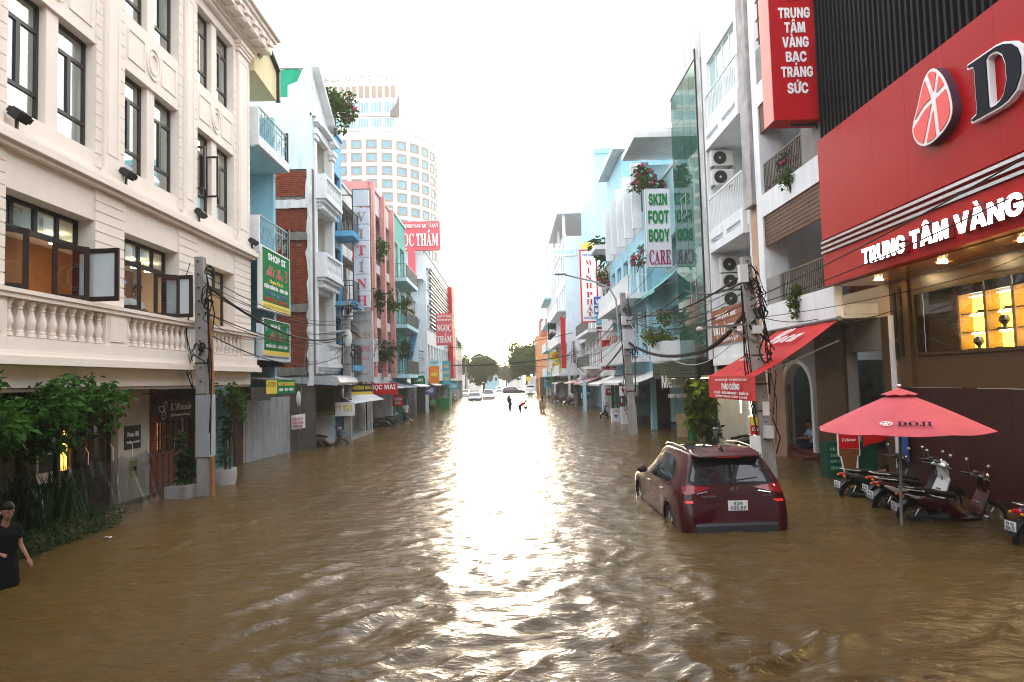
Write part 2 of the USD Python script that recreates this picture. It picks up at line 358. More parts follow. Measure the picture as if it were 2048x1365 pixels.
# ------------------------------------------------------------------ ground and flood water
solo('ground', 'submerged street bed under the brown flood', 'ground', M().box(-600, 600, -200, 1200, -0.75, -0.55), concrete, kind='structure')
def water():
    ys = [0.5]
    while ys[-1] < 170: ys.append(ys[-1] + max(0.032, 0.0105 * ys[-1]))
    ys = np.array([-60, -6, -1] + ys + [200, 300, 600, 1200.0]); xs = np.concatenate([[-600, -60, -20, -13], np.arange(-11, 11.01, 0.052), [13, 20, 60, 600.0]])
    X, Y = np.meshgrid(xs, ys, indexing='ij')
    nz = lambda a, b, s: meshkit.noise(np.stack([a, b, np.zeros_like(a)], -1), s)
    def rot(t): c, s = math.cos(t), math.sin(t); return X * c + Y * s, -X * s + Y * c
    Z = np.zeros_like(X)
    near = np.exp(-((X - 0.5) / 4.6) ** 2 - ((Y - 5.4) / 3.4) ** 2)
    wx, wy = nz(X * 0.9, Y * 0.9, 3) - 0.5, nz(X * 0.9 + 50, Y * 0.9, 4) - 0.5
    a, b = rot(0.5); a2, b2 = a + wx * 0.9, b + wy * 0.9
    rid = (1 - np.abs(2 * nz(a2 * 0.8, b2 * 2.3, 11) - 1)) ** 1.6
    Z += rid * (0.024 * np.clip(1.3 - Y / 80, .3, 1) + 0.065 * near)
    a, b = rot(0.68); Z += (1 - np.abs(2 * nz((a + wx * .8) * 1.7, (b + wy * .8) * 4.4, 15) - 1)) * (0.004 + 0.034 * near)
    a, b = rot(0.12); rid2 = 1 - np.abs(2 * nz((a + wx * 0.5) * 1.9, (b + wy * 0.5) * 3.8, 12) - 1)
    Z += rid2 * (0.021 + 0.024 * near) * np.clip(1.4 - Y / 60, 0.25, 1)
    a, b = rot(-0.3); Z += (nz((a + wx * 0.4) * 4.6, (b + wy * 0.4) * 8.0, 13) - 0.5) * (0.023 + 0.012 * near) * np.clip(1.3 - Y / 60, 0.2, 1)
    Z += (nz(X * 9 + wx * 2, Y * 13, 14) - 0.5) * 0.009 * np.clip(1.3 - Y / 25, 0.0, 1)
    # the wake of the current drawing a line from the woman towards the pole on the left
    cx = -6.2 + (Y - 9.2) * 0.27; d = (X - cx + .25 * wx) / 0.075
    Z += 0.034 * np.exp(-d ** 2) * (Y > 8.6) * (Y < 17) * np.clip(1.25 - np.abs(Y - 11) / 5, 0, 1) * (0.4 + nz(X * 7, Y * 7, 9))
    Z -= Z.mean()
    Z *= (np.abs(X) < 12) * (Y > 0) * (Y < 190)
    n, k = X.shape; i, j = np.meshgrid(np.arange(n - 1), np.arange(k - 1), indexing='ij')
    q = np.stack([i * k + j, (i + 1) * k + j, (i + 1) * k + j + 1, i * k + j + 1], -1).reshape(-1, 4)
    wm = usdkit.material(stage, '/World/Looks/muddy_water', {
        'g': ('geometry', {}), 'm1': ('mapping', {'scale': (5.0, 11.0, 1.0)}), 'n1': ('noise_texture', {'scale': 1.0, 'detail': 4.0, 'roughness': 0.6, 'distortion': 0.6}),
        'm2': ('mapping', {'scale': (1.3, 3.6, 1.0), 'rotation': (0, 0, 0.2)}), 'n2': ('noise_texture', {'scale': 1.0, 'detail': 3.0, 'distortion': 0.5}),
        'b2': ('bump', {'strength': 0.7, 'distance': 0.06}), 'b1': ('bump', {'strength': 0.8, 'distance': 0.028}),
        'n4': ('noise_texture', {'scale': 0.28, 'detail': 4.0}), 'r': ('rgb_ramp', {'ramp': [(0.3, (0.044, 0.0265, 0.0085)), (0.7, (0.070, 0.043, 0.0145))]}),
        'p': ('principled_bsdf', {'roughness': 0.105, 'ior': 1.333})},
        [('g.position', 'm1.vector'), ('m1.vector', 'n1.vector'), ('g.position', 'm2.vector'), ('m2.vector', 'n2.vector'), ('n2.fac', 'b2.height'), ('b2.normal', 'b1.normal'),
         ('n1.fac', 'b1.height'), ('b1.normal', 'p.normal'), ('g.position', 'n4.vector'), ('n4.fac', 'r.fac'), ('r.color', 'p.base_color')], surface='p.BSDF')
    solo('flood_water', 'brown muddy flood water filling the whole street between the buildings', 'flood water', (np.stack([X, Y, Z], -1).reshape(-1, 3), q), wm, kind='structure', smooth=True)
water()

# ------------------------------------------------------------------ the cream hotel on the left
def wall_x(m, x0, x1, y0, y1, z0, z1, holes):
    """wall slab between x0 and x1 with rectangular openings (ya, yb, za, zb)"""
    g = sbox(y0, z0, y1, z1)
    for h in holes: g = g.difference(sbox(h[0], h[2], h[1], h[3]))
    m.poly(g, abs(x1 - x0), (min(x0, x1), 0, 0), (0, 1, 0), (0, 0, 1))
    return m
def hotel():
    H = thing('cream_hotel', 'cream classical hotel with dark framed windows and stone balustrade at left', 'building', (-9.5, 15, 0))
    bays = [(7.42, 9.78), (10.78, 13.14), (14.14, 16.5), (17.5, 19.86)]
    piers = [(6.2, 7.42), (9.78, 10.78), (13.14, 14.14), (16.5, 17.5), (19.86, 21.1)]
    hol = []
    for a, b in bays: hol += [(a, b, 4.27, 5.92), (a, b, 7.28, 9.45), (a, b, 10.68, 12.78)]
    w = M(); wall_x(w, -8.34, -8.0, 6.2, 21.1, 2.69, 13.2, hol)
    put(H, 'front_wall', w, cream)
    put(H, 'side_wall', M().box(-16, -8.345, 20.8, 21.1, 2.69, 13.2).box(-16, -8.345, 6.2, 6.5, 2.69, 13.2).box(-16.3, -16.01, 6.2, 21.1, 0, 13.2), cream)
    fl = M()
    for z in (2.7, 6.2, 9.7): fl.box(-15.9, -8.36, 6.6, 20.7, z, z + 0.25)
    put(H, 'floor_slab', fl, cream)
    put(H, 'roof', M().box(-16.2, -8.2, 6.3, 21.0, 13.21, 13.5), cream)
    rm = mat('warm_room_wall', (0.30, 0.13, 0.05), 0.8, 0.2, 1.0)
    put(H, 'room_wall', M().box(-11.6, -11.4, 6.6, 20.7, 2.96, 6.19), rm)
    put(H, 'room_wall', M().box(-10.0, -9.9, 6.6, 20.7, 7.0, 13.1), mat('room_grey', (0.25, 0.27, 0.28), 0.9))
    lt = M()
    for y in (11.9, 15.3, 16.3, 18.6, 19.3): lt.cyl((-10.2, y, 5.95), (-10.2, y, 5.98), 0.11, n=12)
    put(H, 'ceiling_lamp', lt, lamp_light)
    # rusticated courses on the piers, joints recessed
    for a, b in piers:
        c = M(); z = 4.32
        while z < 6.5:
            c.box(-8.0, -7.975, a, b, z + 0.012, min(z + 0.19, 6.55)); z += 0.2
        put(H, 'rusticated_pier', c, cream)
        c = M()
        for z0 in np.arange(7.0, 13.0, 0.26):
            c.box(-8.0, -7.982, a, a + 0.2, z0 + 0.01, min(z0 + 0.25, 13.1))
        put(H, 'quoin_strip', c, cream)
        c = M()
        for z0 in np.arange(7.0, 13.0, 0.26): c.box(-8.0, -7.982, b - 0.2, b, z0 + 0.01, min(z0 + 0.25, 13.1))
        put(H, 'quoin_strip', c, cream)
        # proud pilaster with its inner panel line, base and capital
        pm = M().box(-8.0, -7.93, a + 0.24, b - 0.24, 7.05, 12.75)
        pm.box(-7.93, -7.918, a + 0.31, b - 0.31, 7.35, 7.38).box(-7.93, -7.918, a + 0.31, b - 0.31, 12.5, 12.53)
        pm.box(-7.93, -7.918, a + 0.31, a + 0.335, 7.38, 12.5).box(-7.93, -7.918, b - 0.335, b - 0.31, 7.38, 12.5)
        put(H, 'pilaster', pm, cream)
        put(H, 'capital', M().box(-8, -7.88, a + 0.18, b - 0.18, 12.752, 12.86).box(-8, -7.84, a + 0.14, b - 0.14, 12.862, 12.94).box(-8, -7.8, a + 0.1, b - 0.1, 12.942, 13.05), cream)
        put(H, 'pilaster_base', M().box(-8, -7.88, a + 0.2, b - 0.2, 6.86, 7.048), cream)
    # string course, ledges, cornice
    put(H, 'string_course', M().box(-8, -7.78, 6.2, 21.25, 6.64, 6.78).box(-8, -7.83, 6.2, 21.2, 6.782, 6.855).box(-8, -7.86, 6.2, 21.18, 6.56, 6.638), cream)
    put(H, 'balcony_ledge', M().box(-8.3, -7.72, 6.2, 21.3, 3.06, 3.2).box(-8.3, -7.78, 6.2, 21.25, 3.202, 3.27), cream)
    cm = M()
    for x, z0, z1 in ((-7.86, 13.052, 13.16), (-7.78, 13.162, 13.24), (-7.70, 13.242, 13.3), (-7.36, 13.56, 13.68), (-7.28, 13.682, 13.8), (-7.18, 13.802, 13.9)):
        cm.box(-8.2, x, 6.2, 21.1 + (-7.9 - x) * -1 * 0.9, z0, z1)
    cm.box(-8.2, -7.42, 6.2, 21.55, 13.302, 13.558)
    put(H, 'cornice', cm, cream)
    for y in np.arange(8.0, 21.4, 0.62):
        put(H, 'cornice_bracket', M().box(-7.99, -7.44, y, y + 0.26, 13.25, 13.3).box(-7.415, -7.30, y + 0.02, y + 0.24, 13.42, 13.556), cream)
    # spandrels with mouldings and a ring
    for a, b in bays:
        mid = (a + b) / 2
        for z0, z1 in ((9.62, 10.5), (12.78, 12.78)):
            if z1 == z0: continue
            sp = M(); zc = (z0 + z1) / 2
            for (ya, yb) in ((a + 0.12, mid - 0.36), (mid + 0.36, b - 0.12)):
                o = sbox(ya, z0 + 0.1, yb, z1 - 0.1); sp.poly(o.difference(o.buffer(-0.035, join_style=2)), 0.02, (-8.0, 0, 0), (0, 1, 0), (0, 0, 1))
            for r0 in (0.38, 0.25):
                o = affinity.scale(Point(mid, zc).buffer(r0, 12), 0.8, 1.0); sp.poly(o.difference(o.buffer(-0.05)), 0.03, (-8.0, 0, 0), (0, 1, 0), (0, 0, 1))
            put(H, 'spandrel_moulding', sp, cream)
        # centre mullion piers
        put(H, 'mullion_pier', M().box(-8.3, -8.06, mid - 0.16, mid + 0.16, 7.281, 9.449), cream); put(H, 'mullion_pier', M().box(-8.3, -8.06, mid - 0.16, mid + 0.16, 10.681, 12.779), cream)
    curt = mat('pale_curtain', (0.80, 0.85, 0.82), 0.9, 0.08, 1.0, stretch=(14, 14, 0.2))
    wpane = pane_mat('hotel_window_glass', (0.85, 0.94, 0.92), 0.24, 0.012, 1.0)
    xw = -8.22
    def sash_frame(m, y0, y1, z0, z1, fr=0.055, x=xw):
        for q in ((y0, y0 + fr, z0, z1), (y1 - fr, y1, z0, z1), (y0 + fr, y1 - fr, z0, z0 + fr), (y0 + fr, y1 - fr, z1 - fr, z1)): m.box(x - 0.03, x + 0.03, *q)
    for ib, (a, b) in enumerate(bays):
        mid = (a + b) / 2
        for z0, z1 in ((7.285, 9.445), (10.685, 12.775)):
            for iw, (ya, yb) in enumerate(((a + 0.005, mid - 0.165), (mid + 0.165, b - 0.005))):
                fm = M(); sash_frame(fm, ya, yb, z0, z1)
                za, zb = z0 + 0.52, z1 - 0.5
                fm.box(xw - 0.028, xw + 0.028, ya + 0.055, yb - 0.055, za - 0.035, za + 0.035).box(xw - 0.028, xw + 0.028, ya + 0.055, yb - 0.055, zb - 0.035, zb + 0.035)
                ym = (ya + yb) / 2; openw = ib == 3 and iw == 0 and z0 < 8
                fm.box(xw - 0.026, xw + 0.032, ym - 0.05, ym + 0.05, za + 0.035, zb - 0.035)
                W = put(H, 'window', fm, darkw)
                cells = [(ya + .055, yb - .055, z0 + .055, za - .035), (ya + .055, yb - .055, zb + .035, z1 - .055), (ya + .055, ym - .05, za + .035, zb - .035), (ym + .05, yb - .055, za + .035, zb - .035)]
                for k, c in enumerate(cells):
                    if openw and k >= 2: continue
                    put(W, 'pane', M().box(xw - 0.006, xw, *c), wpane)
                cu = np.linspace(ya, yb, 40); P = np.stack([np.stack([np.full(40, -8.42) + 0.03 * np.sin(cu * 38), cu, np.full(40, z)], -1) for z in (z1 - 0.02, z0 + 0.02)])
                keep = 40 if ib < 2 else 30
                put(W, 'curtain', M().sheet(P[:, :keep], 0.004), curt)
                if openw:
                    sm = M().box(xw + .03, xw + .07, ya + .06, ya + .11, za, zb)
                    om = M()
                    for q in ((0, 0.05, 0, zb - za), (0.3, 0.35, 0, zb - za), (0.05, 0.3, 0, 0.05), (0.05, 0.3, zb - za - 0.05, zb - za)): om.box(q[0], q[1], -0.02, 0.02, q[2], q[3])
                    for yy in (ya + 0.1, yb - 0.1):
                        o2 = M().add(om).move((xw + 0.04, yy, za)); put(W, 'open_sash', o2, darkw)
        # wide timber windows of the first floor
        x1 = -8.34
        fm = M(); sash_frame(fm, a + 0.004, b - 0.004, 4.275, 5.915, 0.07, x1)
        zt = 5.4; fm.box(x1 - 0.028, x1 + 0.028, a + .07, b - .07, zt - 0.05, zt + 0.05)
        for k in (1, 2, 3): fm.box(x1 - 0.027, x1 + 0.027, a + k * (b - a) / 4 - 0.045, a + k * (b - a) / 4 + 0.045, zt + 0.05, 5.85)
        fm.box(x1 - 0.027, x1 + 0.027, (a + b) / 2 - 0.05, (a + b) / 2 + 0.05, 4.345, zt - 0.05) if ib == 3 else None
        W = put(H, 'wide_window', fm, darkw)
        for k in range(4):
            put(W, 'transom_pane', M().box(x1 - 0.006, x1, a + k * (b - a) / 4 + 0.05, a + (k + 1) * (b - a) / 4 - 0.05, zt + 0.05, 5.845), wpane)
        # casements swung open
        def sash(yh, ang, wd, glassm):
            om = M()
            for q in ((0, 0.08, 0, 1.02), (wd - 0.08, wd, 0, 1.02), (0.08, wd - 0.08, 0, 0.09), (0.08, wd - 0.08, 0.93, 1.02)): om.box(q[0], q[1], -0.022, 0.022, q[2], q[3])
            T = rotz(ang, (x1 + 0.04, yh, 4.32))
            S = put(W, 'casement', om.tf(T), darkw)
            put(S, 'casement_pane', M().box(0.08, wd - 0.08, -0.004, 0.002, 0.09, 0.93).tf(T), glassm)
        fro = mat('frosted_pane', (0.55, 0.62, 0.64), 0.15, 0.05, 2)
        if ib == 1: sash(b - 0.08, -0.05, 0.86, wpane if False else fro); sash(b - 0.75, 0.95, 0.62, clear); sash(a + 0.08, 0.9, 0.55, clear)
        elif ib == 2: sash(b - 0.1, -0.05, 0.72, fro); sash(b - 0.55, 0.85, 0.6, clear); sash(a + 0.1, 0.6, 0.55, clear)
        elif ib == 0: sash(b - 0.08, -0.05, 0.8, clear)
        # balustrade of this bay
        prof = [(0.0, 3.52), (0.072, 3.52), (0.072, 3.565), (0.05, 3.58), (0.062, 3.60), (0.045, 3.625), (0.058, 3.68), (0.074, 3.74), (0.066, 3.81), (0.042, 3.89), (0.034, 3.95), (0.05, 3.97), (0.036, 3.99), (0.05, 4.03), (0.066, 4.05), (0.066, 4.10), (0, 4.10)]
        for y in np.linspace(a - 0.02, b - 0.0, 10): put(H, 'baluster', M().lathe(prof, (-7.9, y, 0), 12), cream, smooth=40)
    for a, b in piers:
        put(H, 'pedestal', M().box(-8.0, -7.83, a + 0.13, b - 0.13, 3.5, 4.12).box(-7.83, -7.805, a + 0.25, b - 0.25, 3.57, 4.05), cream)
    put(H, 'balustrade_base', M().box(-8.0, -7.80, 6.2, 21.12, 3.272, 3.5), cream)
    put(H, 'balustrade_rail', M().box(-8.05, -7.78, 6.2, 21.14, 4.122, 4.2).box(-8.05, -7.75, 6.2, 21.16, 4.202, 4.27), cream)
    # ground floor, set back
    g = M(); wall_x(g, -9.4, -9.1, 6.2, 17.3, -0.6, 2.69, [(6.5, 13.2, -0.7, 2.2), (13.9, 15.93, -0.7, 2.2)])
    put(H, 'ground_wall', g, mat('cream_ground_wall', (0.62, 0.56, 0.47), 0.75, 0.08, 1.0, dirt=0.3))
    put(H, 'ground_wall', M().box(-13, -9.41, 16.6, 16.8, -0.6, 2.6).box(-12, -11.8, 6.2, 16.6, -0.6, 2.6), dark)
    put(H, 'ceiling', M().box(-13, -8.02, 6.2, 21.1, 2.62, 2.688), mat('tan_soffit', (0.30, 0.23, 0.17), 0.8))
    # dark framed ground windows with warm light behind
    W = put(H, 'ground_window', M().box(-9.33, -9.27, 13.9, 13.98, -.5, 2.2).box(-9.33, -9.27, 14.5, 14.58, -.5, 2.2).box(-9.33, -9.27, 15.2, 15.28, -.5, 2.2).box(-9.33, -9.27, 15.85, 15.93, -.5, 2.2).box(-9.33, -9.27, 13.98, 15.85, 1.55, 1.63), darkw)
    put(W, 'pane', M().box(-9.31, -9.305, 13.98, 15.85, -0.5, 2.2), clear)
    put(H, 'lit_doorway', M().box(-9.52, -9.5, 14.1, 14.36, 0.75, 1.75).box(-9.52, -9.5, 14.52, 14.72, 0.95, 1.8), amber_light)
    W = put(H, 'ground_window', M().box(-9.33, -9.27, 6.5, 6.6, -.5, 2.2).box(-9.33, -9.27, 9, 9.1, -.5, 2.2).box(-9.33, -9.27, 11, 11.1, -.5, 2.2).box(-9.33, -9.27, 12.1, 12.2, -.5, 2.2).box(-9.33, -9.27, 6.6, 13.2, 1.5, 1.58), darkw)
    put(W, 'pane', M().box(-9.31, -9.305, 6.6, 13.2, -0.5, 2.2), clear)
    # brick door jamb built brick by brick, and the timber doors
    bm = M(); rnd = random.Random(4)
    for k, z in enumerate(np.arange(-0.3, 2.6, 0.075)):
        for (ya, yb) in ((17.31, 17.45), (17.455, 17.6)) if k % 2 else ((17.31, 17.38), (17.385, 17.53), (17.535, 17.6)):
            bm.box(-9.36, -9.06 + rnd.uniform(-.008, .008), ya, yb, z + .006, z + .07)
    put(H, 'brick_jamb', bm, brickm, kind='stuff')
    put(H, 'jamb_core', M().box(-9.36, -9.085, 17.32, 17.59, -0.5, 2.6), mortar)
    D = put(H, 'double_door', M().box(-9.3, -9.24, 17.6, 19.7, -0.5, 0.95).box(-9.3, -9.24, 17.6, 17.7, .952, 1.75).box(-9.3, -9.24, 19.6, 19.7, .952, 1.75).box(-9.3, -9.24, 18.6, 18.72, .952, 1.75), redwood)
    for k in range(7): put(D, 'door_board', M().box(-9.24, -9.215, 17.64 + k * 0.29, 17.64 + k * 0.29 + 0.25, -0.45, 0.9), redwood)
    for k in range(6):
        y = 17.72 + k * 0.31
        put(D, 'door_bar', M().box(-9.26, -9.22, y - 0.02, y + 0.02, 0.95, 1.75), redwood)
    put(D, 'door_bar', M().box(-9.262, -9.224, 17.7, 19.6, 1.33, 1.37), redwood)
    put(D, 'door_pane', M().box(-9.29, -9.285, 17.7, 19.6, .95, 1.75), clear)
    put(D, 'lit_room', M().box(-9.75, -9.7, 17.8, 18.4, 0.9, 1.75).box(-9.75, -9.7, 18.75, 19.0, 0.95, 1.7), mat('dim_amber', (.5, .2, .05), .8, 0, emit=0.22, ecol=(1, .38, .08)))
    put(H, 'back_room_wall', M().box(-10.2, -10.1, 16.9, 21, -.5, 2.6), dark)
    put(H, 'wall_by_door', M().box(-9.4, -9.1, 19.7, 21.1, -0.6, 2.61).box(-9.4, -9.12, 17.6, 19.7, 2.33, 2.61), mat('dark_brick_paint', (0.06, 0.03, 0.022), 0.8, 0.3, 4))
    return H
hotel()
sf = np.array
E = board('door_sign', 'dark red wooden door sign with white flower outline reading L\'Escale', (-9.08, 17.55, 1.78), R_LEFT, 2.1, 0.56, 0.03, mat('dark_red_board', (0.05, 0.012, 0.01), 0.5), [
    ("L'Escale", 1.35, 0.26, 0.19, 1.2, whites, 'italic'), ('Sky Garden & Lounge', 1.32, 0.10, 0.07, 1.1, whites, 'italic'),
    (shapely.union_all([affinity.rotate(affinity.scale(Point(0.13, 0).buffer(0.13, 8), 1, 0.62), a, origin=(0, 0)).difference(affinity.rotate(affinity.scale(Point(0.13, 0).buffer(0.115, 8), 1, 0.55), a, origin=(0, 0))) for a in (60, 165, 255)]), 0.42, 0.28, 0, 0, whites)])
board('plaque', 'black plaque reading Nam Bo on the white pillar left of the wooden doors', (-9.09, 16.16, 1.2), R_LEFT, 0.72, 0.56, 0.02, mat('black_plaque', (0.012, 0.01, 0.01), 0.4), [('Nam Bộ', 0.36, 0.3, 0.12, 0.5, whites, 'serif'), ('Vietnamese Food', 0.36, 0.14, 0.055, 0.55, whites)], cat='plaque')
board('house_number', 'small yellow house number plate under the black plaque', (-9.09, 16.36, 0.52), R_LEFT, 0.36, 0.42, 0.015, mat('brass_plate', (0.42, 0.36, 0.12), 0.4), [('127B', 0.18, 0.16, 0.09, 0.26, blackm)], cat='plaque')
board('plaque', 'black plaque half hidden behind the green tree leaves', (-9.09, 13.26, 1.05), R_LEFT, 0.6, 0.6, 0.02, mats['black_plaque'], [('Nam Bộ', 0.3, 0.32, 0.12, 0.46, whites, 'serif')], cat='plaque')
# floodlights along the string course
def flood(y, tilt, label):
    p = thing('floodlight', label, 'floodlight', (-7.86, y, 6.86), group='floodlights along the hotel ledge')
    put(p, 'bracket', M().box(-7.89, -7.85, y - 0.02, y + 0.02, 6.86, 7.02), blackm)
    q = M().box(-0.05, 0.05, -0.16, 0.16, -0.11, 0.11).box(0.05, 0.075, -0.13, 0.13, -0.085, 0.085)
    for k in range(5): q.box(-0.09, -0.05, -0.13 + k * 0.062, -0.115 + k * 0.062, -0.09, 0.09)
    c, s = math.cos(tilt), math.sin(tilt)
    put(p, 'lamp_head', q.tf([[c, 0, s, -7.82], [0, 1, 0, y], [-s, 0, c, 7.1], [0, 0, 0, 1]]), blackm)
flood(10.85, -0.9, 'black floodlight on the hotel ledge at the left picture edge')
flood(14.0, -1.0, 'black floodlight under the middle pair of hotel windows')
flood(17.35, -0.7, 'black floodlight on the hotel ledge nearest the open casement')
flood(20.95, -1.0, 'black floodlight at the far corner of the hotel ledge')
# ------------------------------------------------------------------ generic street house
def rail_mesh(m, pts, z0, z1, step=0.16, r=0.011, top=0.03):
    """an upright-bar railing along a polyline of (x, y)"""
    for (a, b) in zip(pts[:-1], pts[1:]):
        a, b = np.array(a, float), np.array(b, float); L = np.linalg.norm(b - a); k = max(2, int(L / step))
        m.bar((*a, z1), (*b, z1), top, top); m.bar((*a, z0 + 0.05), (*b, z0 + 0.05), top * 0.7)
        for t in np.linspace(0, 1, k + 1):
            q = a + (b - a) * t; m.bar((*q, z0), (*q, z1 - top / 2), 2 * r)
    return m
def townhouse(name, label, s, xf, y0, y1, top, wall, floors, depth=9.0, trim=None, railm=None, frame=None, ground=True, parapet=0.5, glass=None, side=None, cat='building'):
    """s = -1 left, 1 right; xf distance of the facade from the street axis. floors: (z0, z1, style) with style window / balcony / loggia / plain"""
    trim, railm, frame, glass, side = trim or wall, railm or whites, frame or white, glass or winglass, side or wall
    X = lambda d: s * (xf + d)
    T = thing(name, label, cat, (X(depth / 2), (y0 + y1) / 2, 0))
    W = y1 - y0; holes = []; zg = 2.75 if ground else -0.6
    if ground: holes.append((y0 + 0.25, y1 - 0.25, -0.7, zg))
    todo = []
    for z0, z1, st in floors:
        if st == 'plain': continue
        if st == 'loggia': h = (y0 + 0.3, y1 - 0.3, z0 + 0.25, z1 - 0.3); holes.append(h); todo.append((st, h, z0, z1))
        else:
            n = max(1, int(W / 2.4)); cw = W / n
            for k in range(n):
                zb = z0 + 0.25 if st == 'balcony' else z0 + 1.0
                h = (y0 + k * cw + cw * 0.18, y0 + (k + 1) * cw - cw * 0.18, zb, z1 - 0.5); holes.append(h); todo.append((st, h, z0, z1))
    put(T, 'front_wall', wall_x(M(), X(0), X(0.25), y0, y1, -0.6, top, holes), wall)
    zl = 3.0 if ground else -.6
    if ground: put(T, 'ground_side_wall', M().box(X(0.252), X(depth), y0, y0 + 0.2, -.6, zl - .004), mat('grimy_ground_wall', (.032, .028, .025), .85, .3, 2, dirt=.4, spec=.15))  # near-black base stands for shade under the awnings, with some dirt mottling
    put(T, 'side_wall', M().box(X(0.252), X(depth), y0, y0 + 0.2, zl, top), side)
    put(T, 'side_wall', M().box(X(0.252), X(depth), y1 - 0.2, y1, -0.6, top), side)
    put(T, 'roof', M().box(X(0.255), X(depth), y0 + 0.21, y1 - 0.21, top - 0.7, top - parapet), concrete)
    put(T, 'back_wall', M().box(X(depth), X(depth + 0.2), y0, y1, -0.6, top - 0.1), side)
    if ground:
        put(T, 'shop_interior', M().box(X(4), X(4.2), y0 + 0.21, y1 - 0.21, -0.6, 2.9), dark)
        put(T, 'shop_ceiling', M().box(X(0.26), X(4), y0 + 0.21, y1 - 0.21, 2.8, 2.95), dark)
    zs = sorted({z for z0, z1, st in floors for z in (z0, z1)})
    put(T, 'core_wall', M().box(X(1.7), X(1.85), y0 + 0.21, y1 - 0.21, 3.0, top - 0.72), side)
    for z in zs[:-1]: put(T, 'floor_slab', M().box(X(0.26), X(1.69), y0 + 0.22, y1 - 0.22, z - 0.02, z + 0.2), trim)
    put(T, 'parapet_cap', M().box(X(-0.08), X(0.3), y0 - 0.04, y1 + 0.04, top + 0.002, top + 0.14), trim)
    for st, h, z0, z1 in todo:
        a, b, zb, zt = h
        if st == 'loggia':
            put(T, 'railing', rail_mesh(M(), [(X(0.1), a), (X(0.1), b)], z0 + 0.26, z0 + 1.2), railm)
            put(T, 'back_door', M().box(X(1.6), X(1.69), a + 0.4, b - 0.4, z0 + 0.21, z0 + 2.4), frame)
            q = put(T, 'back_window', M().box(X(1.56), X(1.599), a + 0.5, b - 0.5, z0 + 0.4, z0 + 2.2), glass)
        else:
            fr = M().poly(sbox(a, zb, b, zt).difference(sbox(a + .06, zb + .06, b - .06, zt - .06)), 0.06, (X(0.15) if s > 0 else X(0.21), 0, 0), (0, 1, 0), (0, 0, 1))
            fr.box(X(0.16), X(0.2), (a + b) / 2 - .03, (a + b) / 2 + .03, zb + .06, zt - .06)
            F_ = put(T, 'window', fr, frame)
            put(F_, 'pane', M().box(X(0.185), X(0.195), a + .05, b - .05, zb + .05, zt - .05), glass)
            if st == 'window': put(F_, 'sill', M().box(X(-0.08), X(0.14), a - 0.06, b + 0.06, zb - 0.1, zb - 0.002), trim)
    for z0, z1, st in floors:
        if st == 'balcony':
            put(T, 'balcony', M().box(X(-0.95), X(-0.002), y0 + 0.1, y1 - 0.1, z0 - 0.05, z0 + 0.2), trim)
            put(T, 'railing', rail_mesh(M(), [(X(-0.02), y0 + .14), (X(-0.9), y0 + .14), (X(-0.9), y1 - .14), (X(-0.02), y1 - .14)], z0 + .2, z0 + 1.15), railm)
    return T
def awning(name, label, s, xw, xo, y0, y1, zw, zo, m, val=0.0, stripes=None, group=None, scallop=False):
    P = np.array([[[s * (xw + (xo - xw) * t), y, zw + (zo - zw) * t - 0.06 * math.sin(PI * t) + 0.015 * math.sin(7 * y + 3 * t)] for y in np.linspace(y0, y1, 14)] for t in np.linspace(0, 1, 8)])
    if s > 0: P = P[:, ::-1]
    T = thing(name, label, 'awning', (s * xo, (y0 + y1) / 2, 0), group=group)
    put(T, 'cloth', M().sheet(P, 0.012), m, smooth=40)
    if val:
        V = np.array([[[s * xo, y, zo - val * t] for y in np.linspace(y0, y1, 14)] for t in (0, 0.5, 1)])
        if s > 0: V = V[:, ::-1]
        put(T, 'valance', M().sheet(V, 0.01), stripes or m)
    fm = M()
    for y in (y0 + .05, y1 - .05): fm.bar((s * xw, y, zw - 0.5), (s * (xo + 0.05), y, zo - 0.03), 0.03)
    put(T, 'awning_arm', fm, iron)
    return T
def leaves(m, pts, size, rnd, elong=1.8, droop=0.3):
    """a pointed leaf of two folded faces at each point"""
    n = len(pts); a = rnd.uniform(0, 2 * PI, n); el = rnd.normal(-droop, 0.5, n); L = size * rnd.uniform(0.65, 1.3, n)
    d = np.stack([np.cos(a) * np.cos(el), np.sin(a) * np.cos(el), np.sin(el)], 1)
    s = np.cross(d, rnd.normal(0, 0.45, (n, 3)) + [0, 0, 1]); s /= np.linalg.norm(s, axis=1, keepdims=True) + 1e-9
    u = np.cross(s, d); w = (L / elong / 2)[:, None]; L = L[:, None]
    P = np.asarray(pts, float)
    base, tip, mid = P, P + d * L - u * L * 0.08, P + d * L * 0.45
    v = np.stack([base, mid + s * w + u * w * 0.35, tip, mid - s * w + u * w * 0.35], 1).reshape(-1, 3)
    k = np.arange(n)[:, None] * 4
    return m.raw(v, np.vstack([k + [0, 1, 2], k + [0, 2, 3]]))
def clump_points(rnd, centres, radii, per):
    out = []
    for c, r in zip(centres, radii):
        d = rnd.normal(size=(per, 3)); d /= np.linalg.norm(d, axis=1, keepdims=True)
        out.append(np.array(c) + d * np.array(r) * rnd.uniform(0.45, 1.0, (per, 1)) ** 0.6)
    return np.vstack(out)
